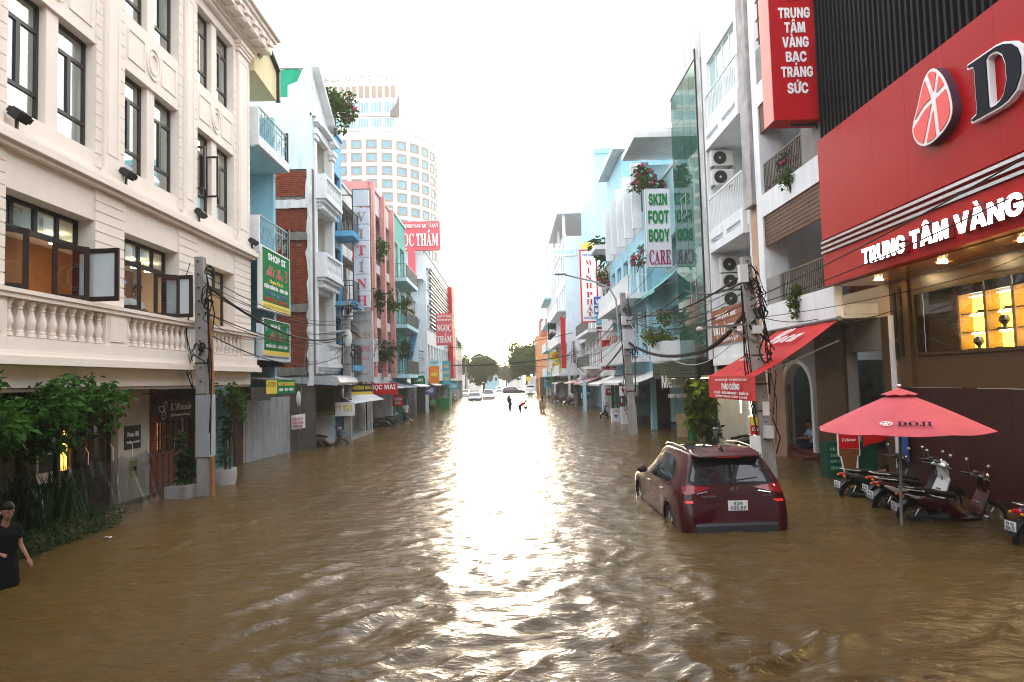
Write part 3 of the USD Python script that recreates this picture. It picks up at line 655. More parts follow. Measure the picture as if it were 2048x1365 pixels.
def shrub(name, label, c, r, n, size, m, seed, flowers=0, cat='plant', pot=None, stems=4, group=None, zb=None):
    rnd = np.random.default_rng(seed); c, r = np.array(c, float), np.array(r, float)
    T = thing(name, label, cat, (c[0], c[1], c[2] - r[2]), group=group)
    k = 9; cs = c + rnd.uniform(-1, 1, (k, 3)) * r * 0.7
    P = clump_points(rnd, cs, [r * 0.42] * k, n // k)
    put(T, 'foliage', leaves(M(), P, size, rnd), m, kind='stuff')
    st = M(); zb = c[2] - r[2] if zb is None else zb
    for q in cs[:stems]: st.tube([(c[0], c[1], zb), (c + (q - c) * 0.4 + [0, 0, -0.2 * r[2]]), q], [0.02, 0.014, 0.006], 5)
    put(T, 'stem', st, bark)
    if flowers:
        F = M()
        for q in P[rnd.integers(0, len(P), flowers)]: F.ball(q, size * 0.45, 1)
        put(T, 'blossom', F, flower, kind='stuff')
    if pot: put(T, 'pot', M().lathe([(0, pot[0]), (pot[2] * 0.7, pot[0]), (pot[2], pot[1] - 0.05), (pot[2] * 1.08, pot[1] - 0.05), (pot[2] * 1.08, pot[1]), (pot[2] * 0.9, pot[1]), (pot[2] * 0.88, pot[1] - 0.06), (0, pot[1] - 0.06)], (c[0], c[1], 0), 16), pot[3], smooth=40)
    return T

# ------------------------------------------------------------------ blue house with scroll balconies (behind the hotel)
def scroll_rail(m, x, y0, y1, z0, z1):
    m.box(x - .02, x + .02, y0, y1, z1 - .05, z1).box(x - .012, x + .012, y0, y1, z0, z0 + .03).box(x - .012, x + .012, y0, y1, z1 - .26, z1 - .23)
    k = max(2, int((y1 - y0) / 0.52))
    for i in range(k + 1):
        y = y0 + (y1 - y0) * i / k; m.box(x - .012, x + .012, y - .012, y + .012, z0, z1 - .05)
    for i in range(k):
        yc = y0 + (y1 - y0) * (i + .5) / k; h = z1 - .26 - z0
        for sg in (-1, 1):
            an = np.linspace(0, 2.6 * PI, 20); rr = 0.03 + 0.14 * an / an[-1] * 0.9
            m.tube(np.stack([np.full(20, x), yc + sg * 0.03 + sg * rr * np.cos(an) * .8, z0 + h / 2 + sg * h * .1 + rr * np.sin(an) * h * 1.5], 1), 0.011, 4)
        m.tube([(x, yc, z1 - .23), (x, yc, z1 - .05)], 0.012, 4)
    return m
def blue_house():
    T = thing('blue_balcony_house', 'narrow pale blue house with scroll iron balconies and yellow gable beside the hotel', 'building', (-10, 22.8, 0))
    y0, y1 = 21.32, 24.35
    put(T, 'back_wall', M().box(-9.6, -9.4, y0, y1, 3, 14.0), lblue)
    put(T, 'side_wall', M().box(-9.39, -8.3, 24.15, 24.35, 2.6, 12.3), lblue)
    put(T, 'side_wall', M().box(-16, -9.61, 24.15, 24.35, -0.6, 12.3), lblue)
    put(T, 'roof', M().box(-16, -9.61, y0, 24.1, 12, 12.3), concrete)
    for z0, z1, nm in ((10.3, 10.62, 'a'), (6.85, 7.12, 'b')):
        put(T, 'balcony_slab', M().box(-9.39, -7.78, y0, 24.32, z0, z1), white)
        put(T, 'balcony_end_panel', M().box(-8.25, -7.8, y0 + 0.01, y0 + 0.12, z1 + .002, z1 + 0.92), white)
        put(T, 'scroll_railing', scroll_rail(M(), -7.83, y0 + 0.13, 24.2, z1 + .002, z1 + 0.98), mat('pale_iron', (0.24, 0.36, 0.36), 0.5))
        put(T, 'end_post', M().box(-7.9, -7.78, 24.2, 24.31, z1 + .002, z1 + 1.1), blackm)
        D = put(T, 'balcony_door', M().box(-9.39, -9.34, 22, 23.4, z1, z1 + 2.2), aqua); put(D, 'pane', M().box(-9.339, -9.33, 22.1, 23.3, z1 + .9, z1 + 2.1), skyglass)
        put(T, 'balcony_ceiling', M().box(-9.39, -7.9, y0, 24.15, z0 - 0.06, z0 - .002), aqua)
    put(T, 'balcony_box', M().box(-9.39, -7.78, y0, 24.3, 3.45, 3.6).box(-7.9, -7.78, y0, 24.3, 3.602, 4.6).box(-9.39, -7.902, 24.18, 24.3, 3.602, 4.6), mat('white_blue_paint', (0.6, 0.68, 0.76), 0.7, 0.05, 1, dirt=0.15))
    g = Polygon([(21.12, 12.62), (23.15, 12.47), (23.15, 13.5), (21.9, 14.0), (21.12, 14.25)])
    put(T, 'gable_block', M().poly(g, 1.55, (-9.38, 0, 0), (0, 1, 0), (0, 0, 1)), yellowp)
    put(T, 'roof_edge', M().bar((-7.8, 21.1, 14.3), (-7.8, 21.9, 14.06), 0.22, 0.1).bar((-7.8, 21.9, 14.06), (-7.8, 23.22, 13.55), 0.22, 0.1).box(-7.86, -7.72, 23.152, 23.26, 12.45, 13.6), blackm)
    r = Point(21.55, 13.45).buffer(0.22, 12); cross = shapely.union_all([r.difference(r.buffer(-0.045)), sbox(21.53, 13.25, 21.57, 13.65), sbox(21.35, 13.43, 21.75, 13.47)])
    put(T, 'round_emblem', M().poly(cross, 0.04, (-7.829, 0, 0), (0, 1, 0), (0, 0, 1)), blackm)
    put(T, 'ground_front', M().box(-9.4, -9.2, 22.9, 24.3, -.6, 3.44), mat('brown_ground_front', (0.10, 0.055, 0.035), 0.8, 0.3, 3))
    gt = M()
    for y in np.arange(21.35, 22.9, 0.085): gt.box(-9.3, -9.26, y, y + .06, -.5, 2.3)
    put(T, 'folding_gate', gt, mat('teal_gate', (0.08, 0.19, 0.2), 0.5), kind='stuff')
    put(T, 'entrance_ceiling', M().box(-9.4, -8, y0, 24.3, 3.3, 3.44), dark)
blue_house()
awning('awning', 'grey metal awning with green and yellow banner under the green shop signs', -1, 9.1, 7.9, 22.0, 25.2, 3.15, 2.85, galv, val=0.0)
board('banner', 'green and yellow printed banner hanging from the grey metal awning', (-7.86, 22.05, 2.36), R_LEFT, 3.0, 0.46, 0.01, greens, [(sbox(0, 0, 1.0, .45), 0.01, 0.005, 0, 0, yellows), ('ALITEO', .5, .24, .15, .8, pinks), ('SHOP SI QUAN AO', 2, .26, .13, 1.7, yellows), ('NON - TUI - GIAY', 2, .08, .1, 1.5, whites)], cat='banner')
G1 = board('shop_sign', 'tall green shop sign SHOP SI Ali Teo with yellow foot strip, upper of two', (-7.74, 21.4, 5.1), R_LEFT, 2.7, 1.95, 0.12, greens, [
    (sbox(0, 0, 2.66, .2), .02, .02, 0, 0, yellows), ('SHOP SI', 1.4, 1.62, .22, 1.7, whites), ('Ali Tèo 3', 1.38, 1.1, .4, 2.1, pinks, 'script'), ('Chuyên Sỉ & Lẻ', 1.35, .88, .12, 1.3, yellows, 'italic'),
    ('KIỆN QUẦN ÁO - GIÀY DÉP', 1.35, .68, .12, 2.3, whites), ('TÚI XÁCH - MẮT KIẾNG', 1.35, .47, .11, 2.1, blues), ('VỚ NÓN - DÂY NỊT', 1.35, .27, .12, 2.2, red), ('ĐT: 0903 333 559 - 0902 333 559', 1.35, .07, .07, 2.4, greens)], frame=0.03, fm=whites)
G2 = board('shop_sign', 'lower green shop sign Ali Teo fixed on the white balcony box', (-7.75, 21.55, 3.62), R_LEFT, 2.55, 1.15, 0.03, greens, [
    (sbox(0, 0, 2.5, .14), .02, .01, 0, 0, yellows), ('SHOP SI', 1.1, .9, .13, .9, whites), ('Ali Tèo 3', 1.3, .52, .28, 1.6, pinks, 'script'), ('QUẦN ÁO - GIÀY DÉP', 1.27, .25, .1, 2.1, whites), (Point(0, 0).buffer(.12, 6), 2.3, .9, 0, 0, teal), (Point(0, 0).buffer(.1, 6), .22, .85, 0, 0, teal)], frame=0.02, fm=whites)
# tin fence closing the empty plot
tf_ = thing('tin_fence', 'grey corrugated tin fence with a door closing the empty plot', 'fence', (-9, 25.5, 0))
def corr(y0, y1, x0, x1, z0, z1):
    n = int((y1 - y0) / 0.03); t = np.linspace(0, 1, n); P = np.array([[[x0 + (x1 - x0) * q + 0.02 * math.sin(q * n * 0.8), y0 + (y1 - y0) * q, z] for z in (z0, z1)] for q in t]); return M().sheet(P, 0.006)
for a, b, h in ((23.6, 24.6, 2.15), (24.62, 25.7, 2.1), (25.72, 27.4, 2.2)): put(tf_, 'tin_panel', corr(a, b, -9.2 + (a - 23.6) * .1, -9.2 + (b - 23.6) * .1, -.5, h), galv)
put(tf_, 'rail', M().bar((-9.28, 23.6, 1.6), (-8.9, 27.4, 1.6), .05), iron)

# ------------------------------------------------------------------ old house with the brick end wall and white classical front
def old_house():
    T = thing('classical_house', 'old white classical townhouse with balustrade balconies and bare red brick end wall', 'building', (-9, 29.8, 0))
    rnd = random.Random(8); b = M()
    put(T, 'brick_core', M().box(-14, -8.02, 28.06, 28.3, 2.6, 11.6), mortar); put(T, 'ground_end_wall', M().box(-14, -8.02, 28.06, 28.3, -.6, 2.596), mat('grimy_brown_wall', (.085, .07, .058), .85, .3, 2, dirt=.5))  # dimness at street level is put into the darker brown of the lower wall
    z = 3.1; k = 0
    while z < 11.55:
        x = -9.62 + (0.11 if k % 2 else 0)
        while x < -8.16:
            if not (8.6 < z < 8.95 and x < -8.4) and not (9.95 < z < 10.45) and not (5.6 < z < 5.95) and rnd.random() > .02:
                w = min(.205, -8.1 - x); b.box(x, x + w, 28.035 - rnd.uniform(0, .022), 28.07, z + .008, z + .075)
            x += .22
        z += .083; k += 1
    put(T, 'brickwork', b, brickm, kind='stuff')
    for zz in (3.0, 5.6, 8.6, 9.95):
        xs = np.linspace(-9.7, -8.1, 18); P = np.array([[[x, 28.0 + .03 * meshkit.noise(np.array([x * 4, zz + t, 3.])), zz + t * .34 + .05 * meshkit.noise(np.array([x * 5, zz * 3 + t * 7, 0.]))] for x in xs] for t in (1, .6, .3, 0)])
        put(T, 'cement_band', M().sheet(P, -.06), mortar if zz < 9 else oldwhite)
    zs = np.linspace(2.6, 11.6, 70); P = np.array([[[-8.02 - t * (.16 + .12 * float(meshkit.noise(np.array([zz * 3.1, 2., 5.])))), 27.99, zz] for zz in zs] for t in (0, 1)])
    put(T, 'jagged_render_edge', M().sheet(P[::-1], -.07), oldwhite)
    put(T, 'upper_side_wall', M().box(-14, -8.0, 28.0, 28.25, 11.62, 14.7).poly(Polygon([(-9.0, 14.7), (-8.0, 14.7), (-8.0, 15.9), (-8.35, 15.9), (-8.6, 15.35), (-9.0, 15.2)]), .24, (0, 28.24, 0), (1, 0, 0), (0, 0, 1)), mat('blue_white_wash', (0.60, 0.70, 0.72), .8, .08, 1.2, dirt=.25))
    f0, f1 = 28.3, 31.5
    holes = [(28.75, 31.1, 3.7, 6.6), (28.75, 31.1, 7.4, 10.2), (28.75, 31.1, 10.9, 13.5), (28.5, 31.3, -.7, 2.9)]
    put(T, 'front_wall', wall_x(M(), -8.35, -8.1, f0, f1, -.6, 14.4, holes), white)
    put(T, 'core_wall', M().box(-9.6, -9.4, 28.31, 31.5, 2.9, 14), yellowp)
    put(T, 'ground_room', M().box(-11.5, -11.3, 28.31, 31.5, -.6, 2.9), dark)
    put(T, 'far_side_wall', M().box(-14, -8.36, 31.3, 31.5, -.6, 14.3), white)
    for z in (2.95, 6.75, 10.3, 13.9): put(T, 'floor_slab', M().box(-11, -8.36, 28.31, 31.29, z, z + .25), white)
    prof = [(0, 0), (.06, 0), (.05, .06), (.035, .12), (.055, .25), (.06, .35), (.03, .5), (.045, .56), (.05, .62), (0, .62)]
    for zb in (3.35, 7.15, 10.5):
        n_ = M().box(-8.09, -7.55, 28.45, 31.35, zb, zb + .16).box(-8.09, -7.65, 28.55, 31.25, zb - .12, zb - .002).box(-8.09, -7.8, 28.65, 31.15, zb - .26, zb - .122)
        put(T, 'balcony_slab', n_, white)
        put(T, 'balcony_rail', M().box(-8.09, -7.58, 28.46, 28.64, zb + .162, zb + 1.05).box(-7.76, -7.58, 31.16, 31.34, zb + .162, zb + 1.05).box(-7.76, -7.58, 28.642, 31.158, zb + .92, zb + 1.04).box(-7.74, -7.6, 28.642, 31.158, zb + .162, zb + .26), white)
        for y in np.linspace(28.8, 31.0, 9): put(T, 'baluster', M().lathe(prof, (-7.67, y, zb + .27), 8), white, smooth=40)
        if zb > 3.4:
            for y in np.linspace(28.7, 31.1, 10): put(T, 'dentil', M().box(-8.09, -7.72, y, y + .11, zb - .25, zb - .125).move((-.0, 0, -.14)), white)
    for y in (28.3, 31.12):
        put(T, 'pilaster', M().box(-8.09, -7.98, y, y + .38, 3.1, 13.0), white)
        put(T, 'pilaster_capital', M().box(-8.09, -7.9, y - .06, y + .44, 13.002, 13.2).box(-8.09, -7.84, y - .1, y + .48, 13.202, 13.4).box(-8.09, -7.78, y - .14, y + .52, 13.7, 13.85), white)
    ped = Polygon([(28.27, 14.2), (31.6, 14.2), (31.6, 14.4), (30.7, 14.45), (28.5, 15.95), (28.27, 15.95)])
    put(T, 'pediment', M().poly(ped, .35, (-8.4, 0, 0), (0, 1, 0), (0, 0, 1)), white)
    put(T, 'pediment_moulding', M().bar((-7.9, 31.6, 14.5), (-7.9, 30.7, 14.53), .35, .12).bar((-7.9, 30.7, 14.56), (-7.9, 28.2, 16.12), .35, .14).bar((-7.97, 28, 13.95), (-7.97, 31.75, 13.95), .22, .12), white)
    return T
old_house()
SN = thing('shade_netting', 'green translucent netting round the roof terrace of the old white house', 'netting', (-10, 30, 14.5))
gn = mat('green_netting', (0.05, .46, .31), .7, .1, 3, trans=.5)
put(SN, 'netting', M().sheet(np.array([[[x, 29.0 + .03 * math.sin(5 * x), z] for z in (16.35, 15.6, 14.4)] for x in np.linspace(-12.5, -8.7, 12)]), .01), gn)
put(SN, 'netting', M().sheet(np.array([[[-8.68 + .03 * math.sin(4 * y), y, z] for z in (14.4, 15.6, 16.35)] for y in np.linspace(29.0, 32.8, 12)]), .01), gn)
nf = M().bar((-12.5, 28.97, 16.38), (-8.66, 28.97, 16.38), .05).bar((-8.66, 28.97, 16.38), (-8.66, 32.8, 16.38), .05)
for x in (-11.6, -10.2, -8.7): nf.bar((x, 28.96, 14.3), (x, 28.96, 16.36), .04)
put(SN, 'frame', nf, iron)
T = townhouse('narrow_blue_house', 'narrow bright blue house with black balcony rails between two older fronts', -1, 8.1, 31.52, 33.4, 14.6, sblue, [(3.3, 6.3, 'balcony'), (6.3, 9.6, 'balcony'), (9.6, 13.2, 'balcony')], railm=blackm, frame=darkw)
shrub('bougainvillea', 'bougainvillea with pink flowers spilling from the blue roof terrace', (-7.9, 31.6, 15.6), (1.0, 1.2, 1.2), 1100, .22, leafm, 3, 16)
solo('flag', 'small red flag hanging on the blue balcony', 'flag', M().sheet(np.array([[[-7.35 + .05 * math.sin(4 * t), 32.3 + .35 * t * u, 9.3 - .8 * t] for t in np.linspace(0, 1, 6)] for u in (-.3, 0, .7)]), .008), red)
# ------------------------------------------------------------------ house of the letter sign, and the row beyond it
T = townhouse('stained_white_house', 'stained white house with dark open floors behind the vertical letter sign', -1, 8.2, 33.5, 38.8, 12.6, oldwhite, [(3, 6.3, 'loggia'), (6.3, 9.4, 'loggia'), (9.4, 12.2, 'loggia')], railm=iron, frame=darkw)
lat = M()
for k in range(9): lat.bar((-8.0, 33.8 + k * .22, 6.6), (-8.0, 34.6 + k * .22, 8.4), .03).bar((-8.02, 34.6 + k * .22, 6.6), (-8.02, 33.8 + k * .22, 8.4), .03)
put(T, 'diamond_lattice', lat, whites, kind='stuff')
VT = thing('letter_sign', 'vertical sign of white boxes spelling VI TINH in old metal frame', 'sign', (-7.05, 33, 0))
fr_ = M()
for x in (-7.5, -6.62): fr_.box(x - .03, x + .03, 33.1, 33.16, 6.4, 12.2)
for z in (6.4, 7.45, 8.42, 9.38, 10.35, 11.3, 12.15): fr_.box(-7.47, -6.65, 33.1, 33.15, z, z + .05)
put(VT, 'frame', fr_, iron)
for k, (ch, m_) in enumerate((('V', greyl), ('I', greyl), ('T', pinks), ('Í', greyl), ('N', pinks), ('H', pinks))):
    z = 11.3 - .96 * (k + 1) + .04
    if k == 0: z = 10.4
    z = 10.42 - .82 * k
    B_ = put(VT, 'letter_box', M().box(-7.44, -6.68, 32.95, 33.09, z, z + .78), mat('pale_blue_box', (.60, .66, .74), .5, .05, 2))
    put(B_, 'letter', M().poly(words(ch, .5, None, 'serif'), .03, (-7.06, 32.949, z + .1), *R_VIEW), m_, world=True)
put(VT, 'blank_box', M().box(-7.44, -6.68, 32.95, 33.09, 11.3, 12.1), mats['pale_blue_box'])
put(VT, 'bracket', M().bar((-8.2, 33.12, 6.7), (-7.5, 33.12, 6.7), .05).bar((-8.2, 33.12, 11.9), (-7.5, 33.12, 11.9), .05), iron)
board('sign_board', 'tall silver board with gold and pink lettering under the letter sign', (-7.6, 33.45, 2.75), R_VIEW, .9, 3.4, .1, mat('silver_board', (.45, .45, .46), .5, .06, 2, dirt=.25), [('COMPUTER', .45, 2.85, .16, .75, greyl, 'serif'), ('HUYỀN', .45, 2.1, .3, .72, mat('gold_letters', (.35, .22, .04), .4), 'serif'), ('HƯỜNG', .45, 1.45, .28, .72, pinks, 'serif'), ('Vi tính', .45, 1.05, .2, .6, pinks, 'script'), ('sửa chữa', .45, .3, .12, .6, greyl)], frame=.03, fm=galv)
board('sign_board', 'yellow and black board lowest under the silver board', (-7.7, 33.3, 2.1), R_VIEW, 1.0, .5, .06, blackm, [('HƯỜNG NHU', .5, .25, .17, .9, yellows), (sbox(0, 0, 1, .14), 0, .0, 0, 0, yellows)])
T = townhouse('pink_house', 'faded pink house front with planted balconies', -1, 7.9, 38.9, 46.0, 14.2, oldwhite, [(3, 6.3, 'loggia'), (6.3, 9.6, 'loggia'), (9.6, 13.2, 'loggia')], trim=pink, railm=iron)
for y in (38.9, 42.2, 45.5): put(T, 'pink_pillar', M().box(-7.89, -7.6, y, y + .5, 3, 14.3), pink)
put(T, 'end_wall_panel', M().box(-9.4, -7.92, 38.78, 38.88, 9.5, 14.3), pink)
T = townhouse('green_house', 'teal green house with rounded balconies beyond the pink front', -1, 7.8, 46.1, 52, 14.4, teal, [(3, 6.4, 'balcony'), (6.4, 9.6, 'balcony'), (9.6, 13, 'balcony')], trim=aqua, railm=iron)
for i, (y, z) in enumerate(((39.5, 7.4), (40.5, 10.7), (41.8, 4.6), (44.2, 8.0), (48.5, 5.0), (50.3, 8.2))): shrub('balcony_plant', ['bushy plant on the pink house middle balcony', 'palm plant on the pink house upper balcony', 'potted plant low on the pink house front', 'plant near the end of the pink house', 'plant on the teal house lower balcony', 'plant on the teal house upper balcony'][i], (-7.6, y, z), (.6, .9, .7), 220, .3, leafm if i % 2 else leafd, 30 + i)
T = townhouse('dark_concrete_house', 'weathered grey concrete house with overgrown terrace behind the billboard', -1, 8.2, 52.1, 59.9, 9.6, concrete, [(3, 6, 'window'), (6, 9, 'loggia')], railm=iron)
shrub('terrace_shrub', 'wild shrubs on the grey concrete terrace', (-9, 56, 10.3), (1.0, 2.4, 1.1), 500, .3, leafm, 51)
board('billboard', 'pale blue pharmacy billboard facing the camera with blue and red lines', (-9.75, 50.0 + 2.2, 3.75), R_VIEW, 2.75, 4.3, .15, mat('pale_blue_board', (.62, .76, .82), .5, .05, .6), [('G PHARMA', 1.5, 3.6, .32, 1.9, cyans, 'serif'), ('máu động', 1.4, 2.95, .28, 1.8, blues), ('Nhật Bản', 1.75, 2.45, .3, 1.7, pinks), (affinity.skew(sbox(0, 0, .5, 3.6), 12), 2.1, 0.1, 0, 0, mat('soft_blue', (.12, .32, .55), .5))])
solo('sign_post', 'blue post standing at the left side of the pharmacy billboard', 'post', M().box(-9.95, -9.75, 52, 52.2, 2.6, 10.6), blues)
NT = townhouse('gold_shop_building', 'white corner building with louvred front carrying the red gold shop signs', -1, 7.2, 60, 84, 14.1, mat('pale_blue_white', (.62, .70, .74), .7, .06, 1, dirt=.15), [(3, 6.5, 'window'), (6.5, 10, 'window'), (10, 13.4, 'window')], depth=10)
for k in range(16): put(NT, 'louvre', M().box(-7.19, -7.0, 62 + 0, 80, 7.6 + k * .36, 7.72 + k * .36), whites if k % 2 else blackm)
put(NT, 'red_strip', M().box(-7.1, -6.6, 80.1, 83.5, 3, 13.8), red)
put(NT, 'terrace_canopy', M().box(-12, -7.3, 58.2, 59.9, 11.5, 11.7), white)
board('roof_sign', 'large red gold shop sign NGOC THAM standing on the roof', (-10.25, 59.7, 14.25), R_VIEW, 4.4, 2.6, .3, pinks, [('CÔNG TY TNHH VÀNG BẠC ĐÁ QUÝ', 2.2, 2.02, .34, 4.15, whites, 'serif'), ('NGỌC THẨM', 2.2, .4, 1.15, 4.1, whites, 'serif')], depth=.08)
solo('sign_post', 'thick red post below the large roof sign', 'post', M().box(-8.65, -8.05, 59.3, 59.65, 11.2, 14.24), pinks)
board('shop_sign', 'red vertical shop sign NGOC THAM projecting over the street, smaller than the roof sign', (-6.45, 60.5, 5.85), R_VIEW, 1.42, 2.85, .2, pinks, [('CÔNG TY TNHH', .71, 2.5, .16, 1.2, whites), ('VÀNG BẠC ĐÁ QUÝ', .71, 2.2, .14, 1.3, whites), ('NGỌC', .71, 1.25, .62, 1.25, whites, 'serif'), ('THẨM', .71, .25, .62, 1.3, whites, 'serif')], depth=.04)
board('shop_sign', 'teal banner sign hanging at the end of the left row', (-6.05, 61.5, 2.35), R_VIEW, .7, 2.15, .08, cyans, [('BÀ', .35, 1.5, .3, .4, yellows), ('HOÀ', .35, .95, .3, .5, yellows), ('GIA', .35, .4, .3, .5, yellows)])
board('shop_sign', 'white and orange sign with round picture left of the teal banner', (-7.2, 60.9, 2.5), R_VIEW, .92, 2.15, .08, oranges, [(sbox(0, 0, .92, .6), 0, 1.55, 0, 0, aqua), (affinity.scale(Point(0, 0).buffer(.3, 8), 1, .6), .46, .8, 0, 0, yellows), ('CƠM', .46, 1.75, .2, .6, whites)])
T = townhouse('far_white_house', 'plain white house far down the left row', -1, 7.6, 84.2, 100, 10, oldwhite, [(3, 6.3, 'window'), (6.3, 9.5, 'window')], depth=8)
T = townhouse('far_grey_house', 'small grey house near the end of the left row', -1, 8.2, 100.2, 118, 8, paleconc, [(3, 6.3, 'window')], depth=8)
OT = thing('brick_tower', 'slim orange brick tower with white bands far on the left', 'building', (-11.5, 122, 0))
for k in range(7):
    put(OT, 'brick_band', M().box(-13.5, -10.6, 120, 124, .0 + k * 2.05, 1.35 + k * 2.05), orangep); put(OT, 'white_band', M().box(-13.3, -10.8, 120.2, 123.8, 1.352 + k * 2.05, 2.048 + k * 2.05), whites)

# ------------------------------------------------------------------ ground floor shops on the left
cl = thing('shop_canopy', 'grey rounded concrete canopy over the dark shop beside the brick wall', 'canopy', (-8, 29.5, 2.6))
put(cl, 'slab', M().poly(Polygon([(-9.3, 2.95), (-7.3, 3.0), (-7.05, 2.9), (-6.95, 2.7), (-7.05, 2.58), (-7.3, 2.6), (-9.3, 2.75)]), 3.4, (0, 31.4, 0), (1, 0, 0), (0, 0, 1)), galv)
board('shop_sign', 'dark green sign with dim lettering inside the shop behind the parked scooter', (-8.85, 30, 1.28), R_VIEW, 1.15, .85, .06, mat('dim_green', (.05, .06, .02), .6), [('NHẬT MINH', .57, .28, .2, 1.0, blackm), (sbox(0, 0, 1.1, .1), .02, .04, 0, 0, mat('dim_yellow', (.16, .13, .02), .6))])
board('shop_sign', 'dull yellow sign above the dark green sign in the shop', (-8.75, 30.6, 2.15), R_VIEW, 1.2, .4, .05, mats['dim_yellow'], [('BẢO HÀNH', .6, .1, .16, .9, greens)])
A_ = awning('awning', 'long white shop awning with printed scalloped front beside the left pole', -1, 8.6, 6.95, 30.8, 37.6, 2.75, 1.75, mat('white_canvas', (.60, .62, .63), .8, .06, 2, dirt=.2), val=.01)
board('banner', 'yellow lettered white front of the long awning', (-8.0, 37.45 - 6.9, .86 + .35), R_VIEW, 1.05, .62, .008, whites, [('TỶ TÚI', .55, .22, .26, .8, yellows)], cat='banner')
solo('step_platform', 'low concrete step in front of the shop with white awning', 'step', M().box(-9.2, -7.4, 31.5, 37, -.2, .12), concrete)
cabm = mat('grey_cabinet', (.22, .26, .28), .5, .15, 3)
for i, y in enumerate((33.5, 34.8)): solo('cabinet', ['grey glass cabinet nearer the pole in the left shop', 'grey glass cabinet farther from the pole in the left shop'][i], 'cabinet', M().box(-8.8, -8.2, y, y + 1.0, .12, 1.6).box(-8.19, -8.17, y + .06, y + .94, .4, 1.5), cabm)
board('shop_sign', 'bright red shop sign NGOC MAI along the left row', (-9.1, 38.2, 2.0), R_VIEW, 2.8, .62, .12, red, [('NGỌC MAI', 1.9, .28, .26, 1.6, whites), ('GIÀY DA TÚI XÁCH', .5, .2, .12, .7, whites)])
board('shop_sign', 'white sign with red script half way up the pink house', (-8.3, 45.0 - 6.3, 3.85), R_VIEW, .85, 1.3, .1, whites, [('Hùng', .42, .7, .34, .75, pinks, 'script'), ('TIỆM', .42, .3, .15, .5, greens)])
board('banner', 'small red banner over the parked motorbikes', (-7.66, 44.5, 1.1), R_VIEW, .68, .76, .03, red, [('GIẢM', .34, .4, .17, .5, whites), ('GIÁ', .34, .14, .17, .4, whites)])
for i, (y0, y1, m_, lab) in enumerate(((39, 44, galv, 'grey metal awning beyond the red shop sign'), (45, 50, mat('blue_grey_canvas', (.28, .34, .42), .7), 'blue grey awning in front of the teal house'), (51, 58, white, 'white awning under the pharmacy billboard'), (62, 70, galv, 'pale metal awning under the vertical red sign'), (72, 82, mat('green_canvas', (.08, .3, .2), .7), 'green awning at the far end of the left shops'))):
    awning('awning', lab, -1, 8.2, 6.7, y0, y1, 2.9, 2.3, m_)
board('shop_sign', 'small green and white shop sign above the grey awning', (-7.4, 51, 2.5), R_VIEW, 1.0, .6, .05, greens, [('TIỆM MAY', .5, .2, .2, .8, whites)])
board('shop_sign', 'small dark purple sign in the left row', (-7.2, 57, 1.6), R_VIEW, .9, .6, .05, mat('purple_sign', (.12, .1, .3), .5), [('PHỞ', .45, .18, .26, .6, whites)])
board('shop_sign', 'light blue sign on the green booth far left', (-6.6, 70, 1.8), R_VIEW, 1.3, .7, .05, cyans, [('NƯỚC', .65, .2, .28, 1.0, whites)])
solo('drink_booth', 'green and white drink booth standing in the flood on the left', 'booth', M().box(-7.4, -6.2, 69, 70.4, -.3, 1.0).box(-7.4, -7.3, 69, 69.1, 1.0, 2.4).box(-6.3, -6.2, 69, 69.1, 1.0, 2.4).box(-7.5, -6.1, 68.8, 70.6, 2.4, 2.5), greens)
hs = thing('hanging_sign', 'white paper sign with red print hanging on a leaning stick in the water', 'sign', (-8.35, 27, 0))
put(hs, 'stick', M().tube([(-8.3, 27, -.4), (-8.33, 27.0, 1.2), (-8.2, 27.02, 2.9), (-8.0, 27.05, 4.4)], .018, 6), iron)
put(hs, 'paper', M().sheet(np.array([[[x, 26.94 + .02 * math.sin(9 * x + 4 * z), z + .12 * (x + 8.35)] for z in (1.48, 1.3, 1.1, .92)] for x in (-8.62, -8.5, -8.35, -8.2, -8.08)])[::-1], .006), whites)
for j, (t, z) in enumerate((('SỬA GIÀY', 1.28), ('GÓC PHỐ', 1.12), ('ĐÓNG GIÀY', .98))): put(hs, 'lettering', M().poly(words(t, .09, .42), .006, (-8.35, 26.9, z), *R_VIEW), red)
put(hs, 'bag', M().ball((-8.33, 26.97, 2.1), (.09, .06, .3), 2), mat('plastic_bag', (.6, .62, .64), .4))
